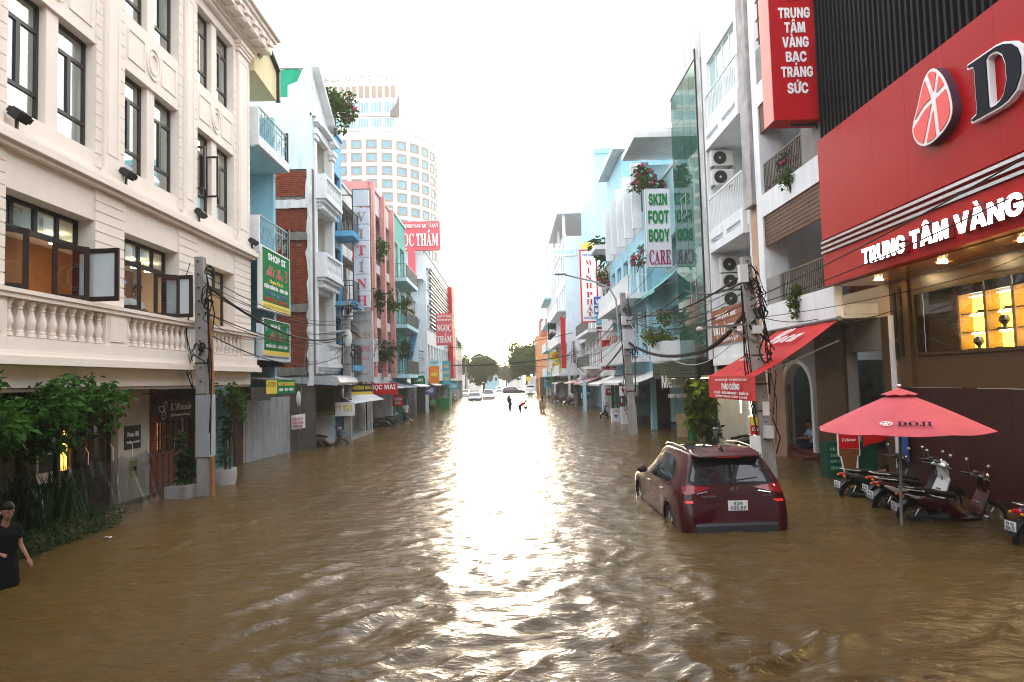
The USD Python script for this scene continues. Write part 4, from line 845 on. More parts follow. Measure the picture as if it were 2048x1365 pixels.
# ------------------------------------------------------------------ red gold shop on the right
def gold_shop():
    G = thing('gold_shop', 'gold shop with glossy red fascia, black slat cladding and lit display window at right', 'building', (9.5, 11.5, 0))
    rf = mat('red_fascia', (0.36, 0.002, 0.005), 0.4, 0.05, 1.2, spec=0.12, coat=0.0)
    y1, y0 = 16.45, 5.0
    put(G, 'slat_backing', M().box(7.95, 8.1, y0, y1, 8.27, 15), blackm)
    y = y1 - 0.05
    while y > 7.0:
        put(G, 'slat', M().box(7.76, 7.94, y - 0.07, y, 8.28, 15), mat('black_slat', (0.010, 0.0105, 0.012), 0.6, 0.1, 4, spec=0.08)); y -= 0.185
    put(G, 'upper_end_wall', M().box(8.11, 13, y1 - .2, y1, 8.3, 15), white)
    y = y1
    while y > 5.5:
        w = 1.22; put(G, 'fascia_panel', M().box(7.7, 7.9, y - w + 0.004, y, 5.80, 8.25), rf); put(G, 'fascia_panel', M().box(7.7, 7.9, y - w + .004, y, 4.68, 5.44), rf); y -= w
    put(G, 'fascia_core', M().box(7.74, 9.05, 5.0, y1 - .012, 4.70, 8.22), rf)
    for k, z in enumerate((5.48, 5.6, 5.72)): put(G, 'silver_strip', M().box(7.66, 7.735, 5.0, y1 - .002, z - .028, z + .028), steel)
    sof = mat('brown_soffit', (0.34, 0.13, 0.035), 0.16, 0.15, 2)
    put(G, 'soffit', M().box(7.92, 9.12, 5, y1 - .02, 4.66, 4.695), sof)
    for yy in (15.4, 13.1, 11.0, 8.8): put(G, 'downlight', M().cyl((8.45, yy, 4.655), (8.45, yy, 4.64), .085, n=16), downlight_glow)
    gran = mat('brown_granite', (0.085, 0.046, 0.022), 0.35, 0.35, 30, spec=.5)
    maroon = mat('maroon_panel', (0.026, 0.006, 0.005), 0.4, 0.15, 2)
    # facade: granite band, window, base panels
    put(G, 'granite_wall', wall_x(M(), 9.1, 9.3, 5, 16.03, 2.2, 4.655, [(8.0, 15.2, 2.92, 4.32)]), gran)
    for k in range(9): put(G, 'base_panel', M().box(9.1, 9.2, 16.03 - (k + 1) * 1.2 + .006, 16.03 - k * 1.2, -.6, 2.19), maroon)
    fm = M().box(9.06, 9.14, 15.14, 15.2, 2.92, 4.32).box(9.06, 9.14, 8, 15.14, 4.26, 4.32).box(9.06, 9.14, 8, 15.14, 2.9, 2.96)
    W = put(G, 'display_window', fm, mat('bronze_frame', (.10, .065, .03), .35, .1, 4, metal=.5))
    put(W, 'pane', M().box(9.09, 9.1, 8, 15.14, 2.96, 4.26), clear)
    put(G, 'window_room', M().box(9.31, 9.35, 14.05, 15.2, 2.9, 4.33), gran)
    put(G, 'window_floor', M().box(9.31, 10.4, 5, 15.2, 2.86, 2.9), gran)
    # lit showcases; the nearest ones are unseen, added for golden glints on water
    for k, (a, b) in enumerate(((13.3, 14.05), (12.55, 13.25), (11.75, 12.5), (10.95, 11.7), (10.15, 10.9), (9.35, 10.1), (8.55, 9.3))):
        S = put(G, 'showcase', M().box(9.62, 9.66, a, b, 2.93, 4.08), gold_light)
        put(S, 'showcase_side', M().box(9.33, 9.61, a - .02, a + .015, 2.93, 4.12).box(9.33, 9.61, b - .015, b + .02, 2.93, 4.12), mat('gold_wood', (.32, .16, .03), .4))
        for z in (2.935, 3.31, 3.69):
            put(S, 'shelf', M().box(9.36, 9.61, a + .02, b - .02, z, z + .02), gran)
            put(S, 'shelf_lamp', M().box(9.45, 9.5, a + .15, b - .15, z + .345, z + .352), lamp_light)
        put(S, 'jewel_stand', M().lathe([(0, 0), (.14, 0), (.12, .03), (.03, .05), (.03, .07), (.1, .16), (.08, .24), (.03, .28), (0, .28)], (9.48, a + .42, 3.33 if k % 2 else 2.96), 10), blackp, smooth=40)
        put(S, 'jewel_tray', M().box(9.4, 9.56, a + .12, a + .3, 3.712, 3.75).box(9.4, 9.56, b - .32, b - .1, 2.957, 2.99), darkw)
        put(S, 'header', M().box(9.33, 9.36, a, b, 4.1, 4.3), gran)
    put(G, 'pillar', M().box(9.02, 9.3, 15.3, 16.03, 2.2, 4.65), gran)
    put(G, 'bar_ornament', M().box(8.97, 9.01, 15.52, 15.60, 2.9, 4.0), blackm); put(G, 'bar_ornament', M().box(8.97, 9.01, 15.74, 15.82, 3.3, 4.4), blackm)
    put(G, 'bar_ornament', M().box(8.97, 9.01, 15.52, 15.60, 4.03, 4.5), blackm); put(G, 'bar_ornament', M().box(8.97, 9.01, 15.74, 15.82, 2.85, 3.25), blackm)
    # logo, letters
    Lm = {'z': 6.6}
    ob = [(0.0, .40), (.05, .18), (.2, .04), (.45, .0), (.75, .02), (1.0, .12), (1.12, .32), (1.1, .6), (.98, .9), (.82, 1.14), (.68, 1.27), (.52, 1.24), (.36, 1.05), (.18, .75), (.04, .52)]
    from scipy.interpolate import splprep, splev
    oa = np.array(ob + [ob[0]]); tck, _ = splprep(oa.T, s=0.003, per=True); out = Polygon(np.array(splev(np.linspace(0, 1, 60), tck)).T)
    pet = out.buffer(-.045)
    cuts = [LineString([(.42, 1.4), (.68, .68), (.74, -.1)]), LineString([(-.1, .38), (.4, .66), (.68, .72), (1.3, .86)]), LineString([(.86, 1.2), (.68, .7), (.3, -.1)])]
    for c, w in zip(cuts, (.055, .05, .045)): pet = pet.difference(c.buffer(w, cap_style=2))
    o = (7.7, 12.32, 6.6)
    lg = put(G, 'logo', M().poly(out, .16, o, *R_RIGHT), whites)
    put(lg, 'logo_side', M().poly(out.buffer(.012).difference(out), .15, o, *R_RIGHT), mat('plum_side', (.06, .025, .04), .4))
    put(lg, 'logo_petals', M().poly(pet, .012, (7.539, 12.32, 6.6), *R_RIGHT), mat('bright_red', (.75, .03, .03), .4, .02, 2))
    for k, ch in enumerate('DOJI'):
        g = words(ch, .98, 1.12 if k < 2 else .7, 'serif', align='l')
        ln = put(G, 'letter', M().poly(g.buffer(.035), .10, (7.7, 10.82 - k * 1.35, 6.58), *R_RIGHT), whites)
        put(ln, 'letter_face', M().poly(g, .02, (7.599, 10.82 - k * 1.35, 6.58), *R_RIGHT), navy)
    for wd, ya, yb in (('TRUNG', 14.42, 12.85), ('TÂM', 12.68, 11.56), ('VÀNG', 11.4, 9.85), ('BẠC', 9.6, 8.3)):
        g = words(wd, .34, ya - yb, wght=850, align='l')
        ln = put(G, 'fascia_lettering', M().poly(g, .10, (7.69, ya, 4.84), *R_RIGHT), steel)
        put(ln, 'glowing_face', M().poly(g, .012, (7.589, ya, 4.84), *R_RIGHT), white_light)
    # cream lintel over the shop next door, with the dark shop and white post
    put(G, 'cream_lintel', M().box(9.12, 9.5, 16.04, 20.2, 3.9, 4.66), mat('cream_lintel', (.62, .47, .30), .7, .06, 1))
    return G
gold_shop()
VS = thing('vertical_sign', 'tall red projecting sign with white words TRUNG TAM VANG BAC TRANG SUC', 'sign', (7.4, 16.9, 8.9))
put(VS, 'box', M().box(6.8, 8.0, 16.75, 17.35, 8.93, 14.2), mat('red_light_box', (.44, .004, .010), .6, .05, 1))
put(VS, 'edge_strip', M().box(6.78, 6.798, 16.74, 17.36, 8.92, 14.2), mat('salmon_edge', (.75, .16, .13), .4))
for t, z in (('TRUNG', 11.55), ('TÂM', 11.17), ('VÀNG', 10.79), ('BẠC', 10.41), ('TRANG', 10.02), ('SỨC', 9.6)): put(VS, 'lettering', M().poly(words(t, .27, .8 if len(t) == 5 else .52 if len(t) == 3 else .66, wght=850), .015, (7.43, 16.748, z), *R_VIEW), whites)
put(VS, 'emblem', M().poly(affinity.scale(Point(0, 0).buffer(.3, 12), 1, 1.1).difference(LineString([(-.3, -.1), (.3, .1)]).buffer(.03)), .012, (7.43, 16.748, 12.35), *R_VIEW), whites)
put(VS, 'strut', M().bar((7.9, 17.0, 8.9), (8.3, 16.9, 8.3), .05).bar((7.3, 17.0, 8.88), (8.1, 17, 8.88), .05), blackm)

# ------------------------------------------------------------------ white house with brown louvres
def louvre_house():
    T = thing('louvre_house', 'white modern house with brown louvres, planted balconies and an arched ground doorway', 'building', (10, 19, 0))
    y0, y1 = 16.5, 21.25
    brownl = mat('brown_louvre', (.10, .045, .025), .45, .15, 4)
    gp = mat('grey_stone_panel', (.24, .24, .23), .75, .15, 2, bump=.1)
    put(T, 'end_pillar', M().box(7.95, 8.7, 20.85, 21.3, 3.9, 15), white)
    put(T, 'side_wall', M().box(8.2, 14, 21.3, 21.45, 3.9, 15), white)
    put(T, 'gold_side_wall', M().box(9.3, 14, 16.47, 16.6, -.6, 15), white)
    put(T, 'back_wall', M().box(10.4, 10.6, y0 + .2, 21.2, 3.8, 15), mat('grey_green_wall', (.20, .24, .24), .8, .06, 1))
    for z, zt in ((3.9, 4.68), (7.42, 8.1), (10.9, 11.6)):
        put(T, 'balcony_front', M().box(7.95, 8.15, y0, 20.84, z, zt), white)
        put(T, 'balcony_floor', M().box(8.16, 10.4, y0 + .2, 20.84, z + .1, z + .35), white)
        put(T, 'balcony_soffit', M().box(8.16, 10.4, y0 + .2, 20.84, z, z + .09), white)
    rb = mat('bronze_rail', (.13, .105, .08), .45, .1, 5, metal=.4)
    put(T, 'railing', rail_mesh(M(), [(8.05, 16.6), (8.05, 19.8)], 4.7, 5.5, .11, .012, .04), rb)
    put(T, 'railing', rail_mesh(M(), [(8.05, 18.0), (8.05, 20.8)], 8.12, 9.05, .11, .012, .04), rb)
    put(T, 'stone_panel', M().box(7.98, 8.12, 16.6, 17.95, 8.12, 9.2), gp); put(T, 'stone_panel', M().box(7.98, 8.12, 19.85, 20.84, 4.69, 5.5), gp); put(T, 'stone_panel', M().box(7.98, 8.12, 18.3, 20.84, 11.62, 12.7), gp)
    for k in range(8): put(T, 'louvre', M().bar((8.02, 16.55, 6.55 + k * .115), (8.02, 20.84, 6.55 + k * .115), .05, .10), brownl)
    for k in range(8): put(T, 'louvre', M().bar((8.02, 16.55, 10.1 + k * .11), (8.02, 20.84, 10.1 + k * .11), .05, .10), brownl)
    gr = M()
    for k in range(14): gr.box(8.0, 8.04, 18.4 + k * .17, 18.43 + k * .17, 12.8, 14.8)
    for z in (13.0, 13.6, 14.2, 14.75): gr.box(8.0, 8.04, 18.4, 20.8, z, z + .05)
    put(T, 'red_iron_grille', gr, mat('red_iron', (.22, .05, .03), .5))
    bk = M(); rnd = random.Random(2)
    for k in range(26):
        for j in range(5):
            bk.box(10.36 - rnd.uniform(0, .015), 10.399, 19.0 + j * .3 + (.15 if k % 2 else 0), 19.28 + j * .3 + (.15 if k % 2 else 0), 4.4 + k * .085, 4.475 + k * .085)
    put(T, 'brick_panel', bk, brickm, kind='stuff')
    D = put(T, 'balcony_door', M().box(10.34, 10.39, 17.2, 18.3, 4.3, 6.5), darkw); put(T, 'balcony_door', M().box(10.34, 10.39, 19.2, 20.2, 7.8, 10.0), redwood)
    # ground floor under the balcony: arch, stone strips, tiled steps
    ar = sbox(16.06, -.6, 23.2, 3.89)
    arch = shapely.union_all([sbox(20.95 - .0, -.7, 22.8, 2.2)])
    op = shapely.union_all([sbox(16.5, -.7, 18.4, 3.1), sbox(20.6, -.7, 22.7, 2.05), affinity.scale(Point(21.65, 2.05).buffer(1.05, 16), 1, .8)])
    put(T, 'arched_wall', M().poly(ar.difference(op), .3, (9.1, 0, 0), (0, 1, 0), (0, 0, 1)), mat('grey_white_wall', (.33, .33, .32), .8, .06, 1.5, dirt=.2))
    rim = affinity.scale(Point(21.65, 2.05).buffer(1.2, 16), 1, .8).union(sbox(20.45, -.6, 22.85, 2.05)).difference(op.buffer(.001))
    put(T, 'arch_moulding', M().poly(rim.intersection(sbox(20.3, -.6, 23, 3.2)), .06, (9.04, 0, 0), (0, 1, 0), (0, 0, 1)), white)
    put(T, 'stone_strip', M().box(9.02, 9.09, 18.4, 20.15, -.6, 3.88), mats['brown_granite']); put(T, 'stone_strip', M().box(9.02, 9.09, 16.06, 16.48, -.6, 3.88), mats['brown_granite'])
    put(T, 'shop_back', M().box(10.9, 11, 16.1, 18.3, -.6, 3.8), mat('dark_brown_wall', (.04, .025, .014), .6, .2, 2))
    put(T, 'shop_door', M().box(10.8, 10.86, 16.6, 17.9, .0, 2.2), mat('greenish_glass', (.05, .07, .06), .2))
    put(T, 'room_wall', M().box(12.4, 12.5, 18.3, 24, -.6, 3.8).box(9.4, 12.39, 23.5, 23.6, -.6, 3.8), mat('pale_green_room', (.09, .11, .10), .8))
    put(T, 'room_post', M().box(10.6, 10.8, 21.6, 21.85, -.5, 3.7), paleconc)
    tile = mat('red_floor_tile', (.10, .025, .018), .3, .25, 3)
    for k in range(4):
        for j in range(5): put(T, 'floor_tile', M().box(9.0 + k * .55, 9.54 + k * .55, 20.2 + j * .55, 20.74 + j * .55, .0, .2 + .003 * ((k + j) % 2)), tile)
    put(T, 'step', M().box(8.6, 8.98, 20.3, 22.4, -.5, .07), tile)
    put(T, 'notice', M().box(12.36, 12.39, 21.2, 21.6, 1.6, 1.95), red); put(T, 'notice', M().box(12.36, 12.39, 21.1, 21.6, 2.1, 2.25), blackm)
    return T
louvre_house()
solo('white_post', 'slim white post at the corner of the dark shop beside the gold shop', 'post', M().box(8.95, 9.07, 15.9, 16.02, -.6, 3.88), white)
for lab, (c, r, n, m_, fl) in {
    'green plant hanging over the white balcony edge above the red awning': ((7.9, 18.6, 4.55), (.22, .35, .5), 420, leafy, 0), 'purple and green plants behind the upper bronze railing': ((8.2, 19.4, 8.55), (.25, 1.1, .4), 320, leafd, 8),
    'small green plant dropping below the upper balcony edge': ((7.95, 18.7, 8.0), (.2, .4, .4), 160, leafm, 0), 'plants behind the lower bronze railing near the red fascia': ((8.3, 17.6, 4.95), (.2, .6, .3), 240, leafd, 6),
    'leafy plant beside the tall red sign on the top balcony': ((8.0, 18.6, 11.9), (.2, .3, .4), 120, leafy, 0)}.items():
    shrub('balcony_plant', lab, c, r, n, .13, m_, int(c[1] * 10), fl)
TC = awning('awning', 'red drink advertisement awning with white script, valance reading THAO CUONG', 1, 8.0, 5.9, 16.45, 20.3, 3.85, 2.55, mat('red_awning_cloth', (.52, .025, .03), .7, .08, 2), val=.62, stripes=mat('red_valance', (.52, .018, .03), .6, .08, 2))
# lettering lies on the slope of the awning
sl = np.array([5.9 - 8.0, 0, 2.55 - 3.85]); sl /= np.linalg.norm(sl); nrm = np.array([sl[2], 0, -sl[0]]); nrm = nrm if nrm[2] > 0 else -nrm
put(TC, 'script_lettering', M().poly(words('Coca', .9, 1.9, 'script', align='c'), .006, np.array([7.2, 18.2, 3.36]) + nrm * 0.045, (0, -1, 0), -sl), whites)
put(TC, 'script_lettering', M().poly(words('Bia hoi', .3, 1.8, 'script', align='c'), .006, np.array([6.5, 18.4, 2.925]) + nrm * 0.05, (0, -1, 0), -sl), whites)
put(TC, 'roller', M().cyl((8.0, 16.4, 3.88), (8.0, 20.35, 3.88), .06), iron)
for t, h, w, dz in (('ĐC: 162 LÊ LỢI - ĐT: 0903 333 559', .05, 2.6, .5), ('THẢO CƯỜNG', .16, 1.5, .26), ('CÀ PHÊ - NƯỚC GIẢI KHÁT - THUỐC LÁ', .06, 2.8, .14), ('BÁNH KẸO CÁC LOẠI', .05, 2.6, .05)):
    put(TC, 'valance_lettering', M().poly(words(t, h, w), .006, (5.884, 18.3, 1.93 + dz - .0), *R_RIGHT), whites)

# ------------------------------------------------------------------ white house with white railings and air conditioners
def white_rail_house():
    T = thing('white_railing_house', 'white house with white bar railings and air conditioners on its balconies', 'building', (10, 24.7, 0))
    y0, y1 = 22.4, 26.45
    put(T, 'near_side_wall', M().box(8.1, 14, 22.3, 22.45, 2.95, 16.5), white); put(T, 'far_side_wall', M().box(7.95, 14, 26.3, 26.48, -.6, 16.5), white)
    put(T, 'back_wall', M().box(9.3, 9.5, 22.46, 26.29, 3, 12.2), white)
    put(T, 'top_wall', wall_x(M(), 8.0, 8.25, 22.46, 26.29, 12.3, 18.5, [(22.8, 26.0, 12.6, 14.75)]), white)
    F_ = put(T, 'strip_window', M().poly(sbox(22.8, 12.6, 26, 14.75).difference(shapely.union_all([sbox(22.86 + k * .79, 12.66, 23.59 + k * .79, 14.69) for k in range(4)])), .06, (8.1, 0, 0), (0, 1, 0), (0, 0, 1)), whites)
    for k in range(4): put(F_, 'pane', M().box(8.125, 8.135, 22.86 + k * .79, 23.59 + k * .79, 12.66, 14.69), mat('pale_green_glass', (.30, .46, .46), .06, .1, .6, spec=.9))
    for z0, z1 in ((11.35, 12.15), (7.3, 8.1)):
        hole = [(22.7, 24.2, z0 + .3, z0 + .5), (24.6, 26.1, z0 + .3, z0 + .5)]
        put(T, 'slab_front', wall_x(M(), 7.9, 8.05, 22.46, 26.29, z0, z1, hole), white)
        put(T, 'slab', M().box(8.06, 9.3, 22.46, 26.29, z0 + .02, z0 + .28), white)
        put(T, 'railing', rail_mesh(M(), [(7.95, 22.5), (7.95, 26.25)], z1, z1 + 1.3, .17, .010, .05), whites)
    put(T, 'low_slab', M().box(7.9, 9.3, 22.46, 26.29, 3.05, 3.65), white)
    put(T, 'low_fascia', M().box(7.85, 7.89, 22.46, 26.29, 2.95, 3.2), white)
    put(T, 'louvre_door', M().box(9.22, 9.29, 24.8, 25.8, 8.3, 10.5), whites); put(T, 'louvre_door', M().box(9.22, 9.29, 24.8, 25.8, 3.8, 6.2), whites)
    wv = M()
    for k in range(40):
        z = .0 + k * .055; wv.box(9.2, 9.24, 22.5, 26.2, z, z + .04)
    put(T, 'bamboo_wall', wv, mat('bamboo_wall', (.05, .038, .012), .6, .35, 9), kind='stuff')
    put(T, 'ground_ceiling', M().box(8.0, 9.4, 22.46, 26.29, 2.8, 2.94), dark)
    return T
white_rail_house()
solo('party_wall', 'weathered bare concrete wall end between the two white houses', 'wall', M().box(7.88, 8.6, 21.46, 22.2, 8.0, 17.5), mat('weathered_wall_end', (.40, .385, .38), .85, .2, 2.5, dirt=.75, bump=.3))
solo('wall', 'salmon painted lower wall strip behind the wired utility pole', 'wall', M().box(8.11, 8.6, 21.46, 22.29, -.6, 7.98), mat('salmon_wall', (.55, .36, .26), .8, .08, 1.5, dirt=.2))
board('shop_sign', 'brown painted sign board with white lettering behind the wired pole', (7.86, 26.3, 3.72), R_RIGHT, 3.8, 1.3, .08, mat('brown_board', (.30, .11, .06), .6, .1, 2), [('NAM QUỐC HỌC', 1.7, .95, .18, 2.4, whites, 'serif'), ('VẬT LÝ TRỊ LIỆU', 1.9, .35, .34, 3.4, whites), ('BẤM HUYỆT', 1.9, .08, .12, 2.2, whites)])
def ac(x, z, lab):
    y = 25.85; p = thing('air_conditioner', lab, 'air conditioner', (x, y, z), group='air conditioners on the white house')
    put(p, 'casing', M().box(x - .42, x + .42, y, y + .3, z, z + .6), mat('ac_white', (.62, .62, .58), .5, .05, 3))
    put(p, 'fan_ring', M().poly(Point(0, 0).buffer(.25, 14).difference(Point(0, 0).buffer(.05, 8)), .012, (x - .1, y - .002, z + .3), *R_VIEW), mat('dark_grille', (.04, .04, .04), .6))
    put(p, 'bracket', M().box(x - .36, x - .32, y, y + .42, z - .06, z - .003).box(x + .32, x + .36, y, y + .42, z - .06, z - .003), iron)
ac(8.42, 10.65, 'topmost air conditioner under the upper white balcony'); ac(8.42, 9.9, 'air conditioner just above the middle white railing'); ac(8.6, 6.5, 'air conditioner under the middle balcony behind the pole transformer')
ac(8.6, 5.85, 'middle air conditioner partly hidden by pole cables'); ac(8.6, 5.18, 'lowest air conditioner just above the brown sign board')

# ------------------------------------------------------------------ green glass building
def glass_house():
    T = thing('glass_building', 'building front of dark green reflecting glass panels under a stained white top', 'building', (9.5, 28.6, 0))
    y0, y1 = 26.5, 30.7
    put(T, 'core', M().box(7.9, 14, y0, y1, -.6, 15.2), concrete)
    put(T, 'top_wall', M().box(7.72, 14, y0, y1, 15.25, 16.4), oldwhite)
    gg = usdkit.material(stage, '/World/Looks/green_facade_glass', {'g': ('geometry', {}), 'n': ('noise_texture', {'scale': 0.6}), 'b': ('bump', {'strength': .12, 'distance': .05}),
        'p': ('principled_bsdf', {'base_color': (.03, .13, .10), 'metallic': .75, 'roughness': .04})}, [('g.position', 'n.vector'), ('n.fac', 'b.height'), ('b.normal', 'p.normal')], surface='p.BSDF')
    gg2 = mat('green_facade_panel', (.035, .12, .095), .06, .05, .3, metal=.7)
    rnd = random.Random(3)
    for k in range(4):
        for j in range(8):
            z = 3.3 + j * 1.49; dx = rnd.uniform(-.006, .006)
            put(T, 'glass_panel', M().box(7.70 + dx, 7.76, y0 + .02 + k * 1.045, y0 + k * 1.045 + 1.035, z, z + 1.475), gg if rnd.random() < .6 else gg2)
    put(T, 'edge_trim', M().box(7.66, 7.73, y0 - .03, y0 - .002, 3.2, 15.6), blackm); put(T, 'near_end_wall', M().box(7.732, 7.9, y0 - .02, y0 - .002, 3.2, 15.6), oldwhite)
    put(T, 'top_trim', M().box(7.68, 7.9, y0, y1 + .03, 15.2, 15.248), blackm)
    put(T, 'opener', M().poly(sbox(0, 0, .8, .9).difference(sbox(.03, .03, .77, .87)), .02, (7.69, 28.4, 5.6), *R_RIGHT), galv)
    put(T, 'opener', M().poly(sbox(0, 0, .8, .9).difference(sbox(.03, .03, .77, .87)), .02, (7.69, 29.4, 9.4), *R_RIGHT), galv)
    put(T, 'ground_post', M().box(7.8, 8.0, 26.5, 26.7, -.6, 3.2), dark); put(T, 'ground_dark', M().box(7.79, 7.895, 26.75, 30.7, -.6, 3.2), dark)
    return T
glass_house()
board('shop_sign', 'white vertical sign with green SKIN FOOT BODY and purple CARE', (6.6, 31.6, 7.7), R_VIEW, 1.12, 3.7, .2, mat('pale_grey_box', (.66, .67, .72), .5, .03, 1), [('SKIN', .56, 2.92, .55, .86, greens, 'sans', 850), ('FOOT', .56, 2.06, .6, .96, greens, 'sans', 850), ('BODY', .56, 1.2, .58, .98, greens, 'sans', 850), ('CARE', .56, .12, .7, 1.0, mat('purple_letters', (.28, .03, .14), .5), 'serif')], frame=.02, fm=galv, depth=.04)
MB_ = board('shop_sign', 'dark green lattice board above the hanging Mekong letters', (6.3, 30.1, 2.5), R_RIGHT, 7.2, .64, .12, mat('dark_green_board', (.012, .024, .014), .7, .3, 3), [(shapely.union_all([sbox(.1 + .25 * i, .06 + .12 * j, .3 + .25 * i, .15 + .12 * j) for i in range(28) for j in range(5)]).difference(shapely.union_all([sbox(.13 + .25 * i, .08 + .12 * j, .27 + .25 * i, .13 + .12 * j) for i in range(28) for j in range(5)])), 0, 0, 0, 0, mat('lattice_green', (.10, .13, .085), .6))])
MK = thing('hanging_letters', 'white hanging letters Mekong in front of the lit massage shop', 'sign', (6.6, 27.5, 2.0))
put(MK, 'lettering', M().poly(words('Mekong', .5, 1.1, wght=600), .05, (6.65, 27.5, 2.12), *R_VIEW), whites); put(MK, 'small_lettering', M().poly(words('FOOT MASSAGE', .16, .9), .03, (6.8, 27.5, 1.72), *R_VIEW), whites)
put(MK, 'rod', M().tube([(6.2, 27.52, 2.5), (6.2, 27.52, 2.2)], .012).tube([(7.1, 27.52, 2.5), (7.1, 27.52, 2.2)], .012), iron)
LS = thing('massage_shop_front', 'dark open shop front with warm ceiling lamps under the lattice board', 'shop front', (8, 28, 0))
put(LS, 'ceiling', M().box(6.45, 9, 23.0, 30.5, 2.52, 2.6), mat('warm_ceiling', (.45, .28, .12), .6))
for y in (24.2, 25.6, 28.6, 29.8): put(LS, 'ceiling_lamp', M().cyl((6.9, y, 2.515), (6.9, y, 2.49), .14, n=10), lamp_light)
put(LS, 'timber_door', M().box(7.6, 7.66, 26.7, 28.3, -.5, 2.4), mat('orange_wood', (.28, .11, .03), .45, .2, 4)); put(LS, 'door_post', M().box(7.55, 7.7, 28.32, 28.5, -.5, 2.5), paleconc)
fl = thing('fairy_lights', 'curtain of small warm fairy lights behind the parked motorbikes', 'fairy lights', (8.2, 22.8, 0))
rnd = random.Random(5); dots = M()
for k in range(5):
    for j in range(26): dots.ball((8.3 + rnd.uniform(-.03, .03), 22.9 + k * .22 + rnd.uniform(-.03, .03), .35 + j * .075 + rnd.uniform(-.02, .02)), .012 + .012 * (k == 1), 0)
put(fl, 'bulb_string', dots, lamp_light, kind='stuff'); put(fl, 'bar_lamp', M().cyl((8.4, 25.0, 1.2), (8.4, 25.0, 1.75), .02), lamp_light)
put(fl, 'wire', M().tube([(8.3, 22.85, 2.5), (8.3, 24.0, 2.5)], .008).tube([(8.4, 25.0, 1.76), (8.4, 25.0, 2.5)], .008), cable)

# ------------------------------------------------------------------ light blue building and what hangs on it
T = townhouse('light_blue_building', 'tall light blue building with stacked white balconies and a blank end wall', 1, 7.0, 34, 46, 13.3, lblue, [(3.4, 6.6, 'balcony'), (6.6, 9.9, 'balcony'), (9.9, 13.0, 'loggia')], trim=white, railm=whites, side=mat('bright_light_blue', (.42, .72, .84), .7, .05, .6, dirt=.1))
put(T, 'upper_terrace', M().box(7.0, 12, 40, 46, 13.45, 16.0), lblue); put(T, 'terrace_roof', M().box(6.4, 12, 39.4, 46.2, 16.01, 16.25), white)
put(T, 'projecting_eave', M().box(5.9, 7.0, 45.2, 47.6, 11.2, 11.5), white)
for k in range(5): put(T, 'white_fin', M().box(6.5, 6.98, 34.6 + k * 2.4, 34.75 + k * 2.4, 10.2, 13.6), white)
T = townhouse('planted_blue_house', 'narrow pale blue front with overgrown terraces between glass building and blue wall', 1, 7.9, 30.8, 33.9, 12.4, aqua, [(3.3, 6.2, 'loggia'), (6.6, 9.6, 'loggia')], trim=white, railm=whites)
put(T, 'roof_slab', M().box(6.0, 8.5, 30.8, 34.2, 13.6, 13.85).box(6.2, 8.5, 31, 34, 13.852, 14.1), white)
put(T, 'terrace_box', M().box(7.0, 7.9, 30.9, 33.8, 3.3, 4.2), white)
awning('awning', 'turquoise metal awning under the white SKIN sign', 1, 7.9, 6.7, 31.0, 36.0, 7.6, 6.6, mat('turquoise_sheet', (.20, .52, .50), .5, .1, 2, dirt=.2), val=.15)
shrub('bougainvillea', 'bougainvillea with dark red flowers spilling above the SKIN sign', (7.0, 33.0, 12.2), (.8, 1.2, .8), 620, .2, leafm, 71, 26)
shrub('bougainvillea', 'thin bougainvillea left of the CARE lettering', (6.4, 33.2, 8.4), (.35, .6, .7), 150, .16, leafm, 72, 14)
shrub('terrace_shrub', 'yellow green bamboo on the terrace under the turquoise awning', (7.0, 32.4, 4.9), (.7, 1.2, .8), 420, .26, leafy, 73)
shrub('terrace_palm', 'palm on the white terrace left of the light blue building', (7.1, 48.2, 11.6), (.9, 1.0, .9), 240, .6, leafd, 74)
shrub('hanging_plant', 'trailing plant below the palm with a few red flowers', (6.8, 48.0, 9.2), (.5, .8, 1.2), 260, .3, leafy, 75, 6)
T = townhouse('grey_wall_house', 'tall blank grey white wall with planted ledges beyond the blue building', 1, 7.2, 46.2, 52.5, 10.6, mat('bare_white_wall', (.62, .63, .64), .8, .06, 1, dirt=.3), [(3, 6, 'window')], trim=white)
BB = thing('tall_blue_block', 'tall light blue rear block with white pergola on its top', 'building', (12, 64, 0))
put(BB, 'body', M().box(8.05, 19, 60, 72, -.6, 20), mats['bright_light_blue']); put(BB, 'left_tower', M().box(8.05, 9.9, 60, 63, 20.002, 22.6), mats['bright_light_blue']); put(BB, 'top_beam', M().box(8.05, 19, 59.9, 63, 22.602, 23.1), lblue)
for k in range(7): put(BB, 'pergola_beam', M().bar((10.2 + k * 1.2, 60.2, 22.3), (10.2 + k * 1.2, 66, 20.6), .25, .5), white)
put(BB, 'back_parapet', M().box(9.95, 19, 66, 66.4, 20.002, 22.3), white)
T = townhouse('white_balcony_house', 'white house front behind the red MINH PHAT sign', 1, 7.4, 55.5, 66, 11.5, white, [(3.4, 6.4, 'balcony'), (6.4, 9.6, 'balcony')], railm=iron)
T = townhouse('white_terrace_block', 'tall white block with roof terrace and dim green letters far right', 1, 6.3, 74, 90, 18.2, mat('bright_white_blue', (.66, .72, .76), .7, .05, 1, dirt=.1), [(3, 6.5, 'balcony'), (6.5, 10, 'balcony'), (10, 13.4, 'balcony'), (13.4, 17, 'window')], trim=white, glass=skyglass)
put(T, 'roof_canopy', M().box(5.6, 13, 73.5, 90, 20.6, 21.0), white)
for y in (74, 82, 89.5): put(T, 'canopy_post', M().box(6.2, 6.5, y, y + .3, 18.35, 20.6), white)
put(T, 'lavender_band', M().box(6.24, 6.29, 74, 90, 17.0, 17.6), mat('lavender', (.42, .40, .58), .7))
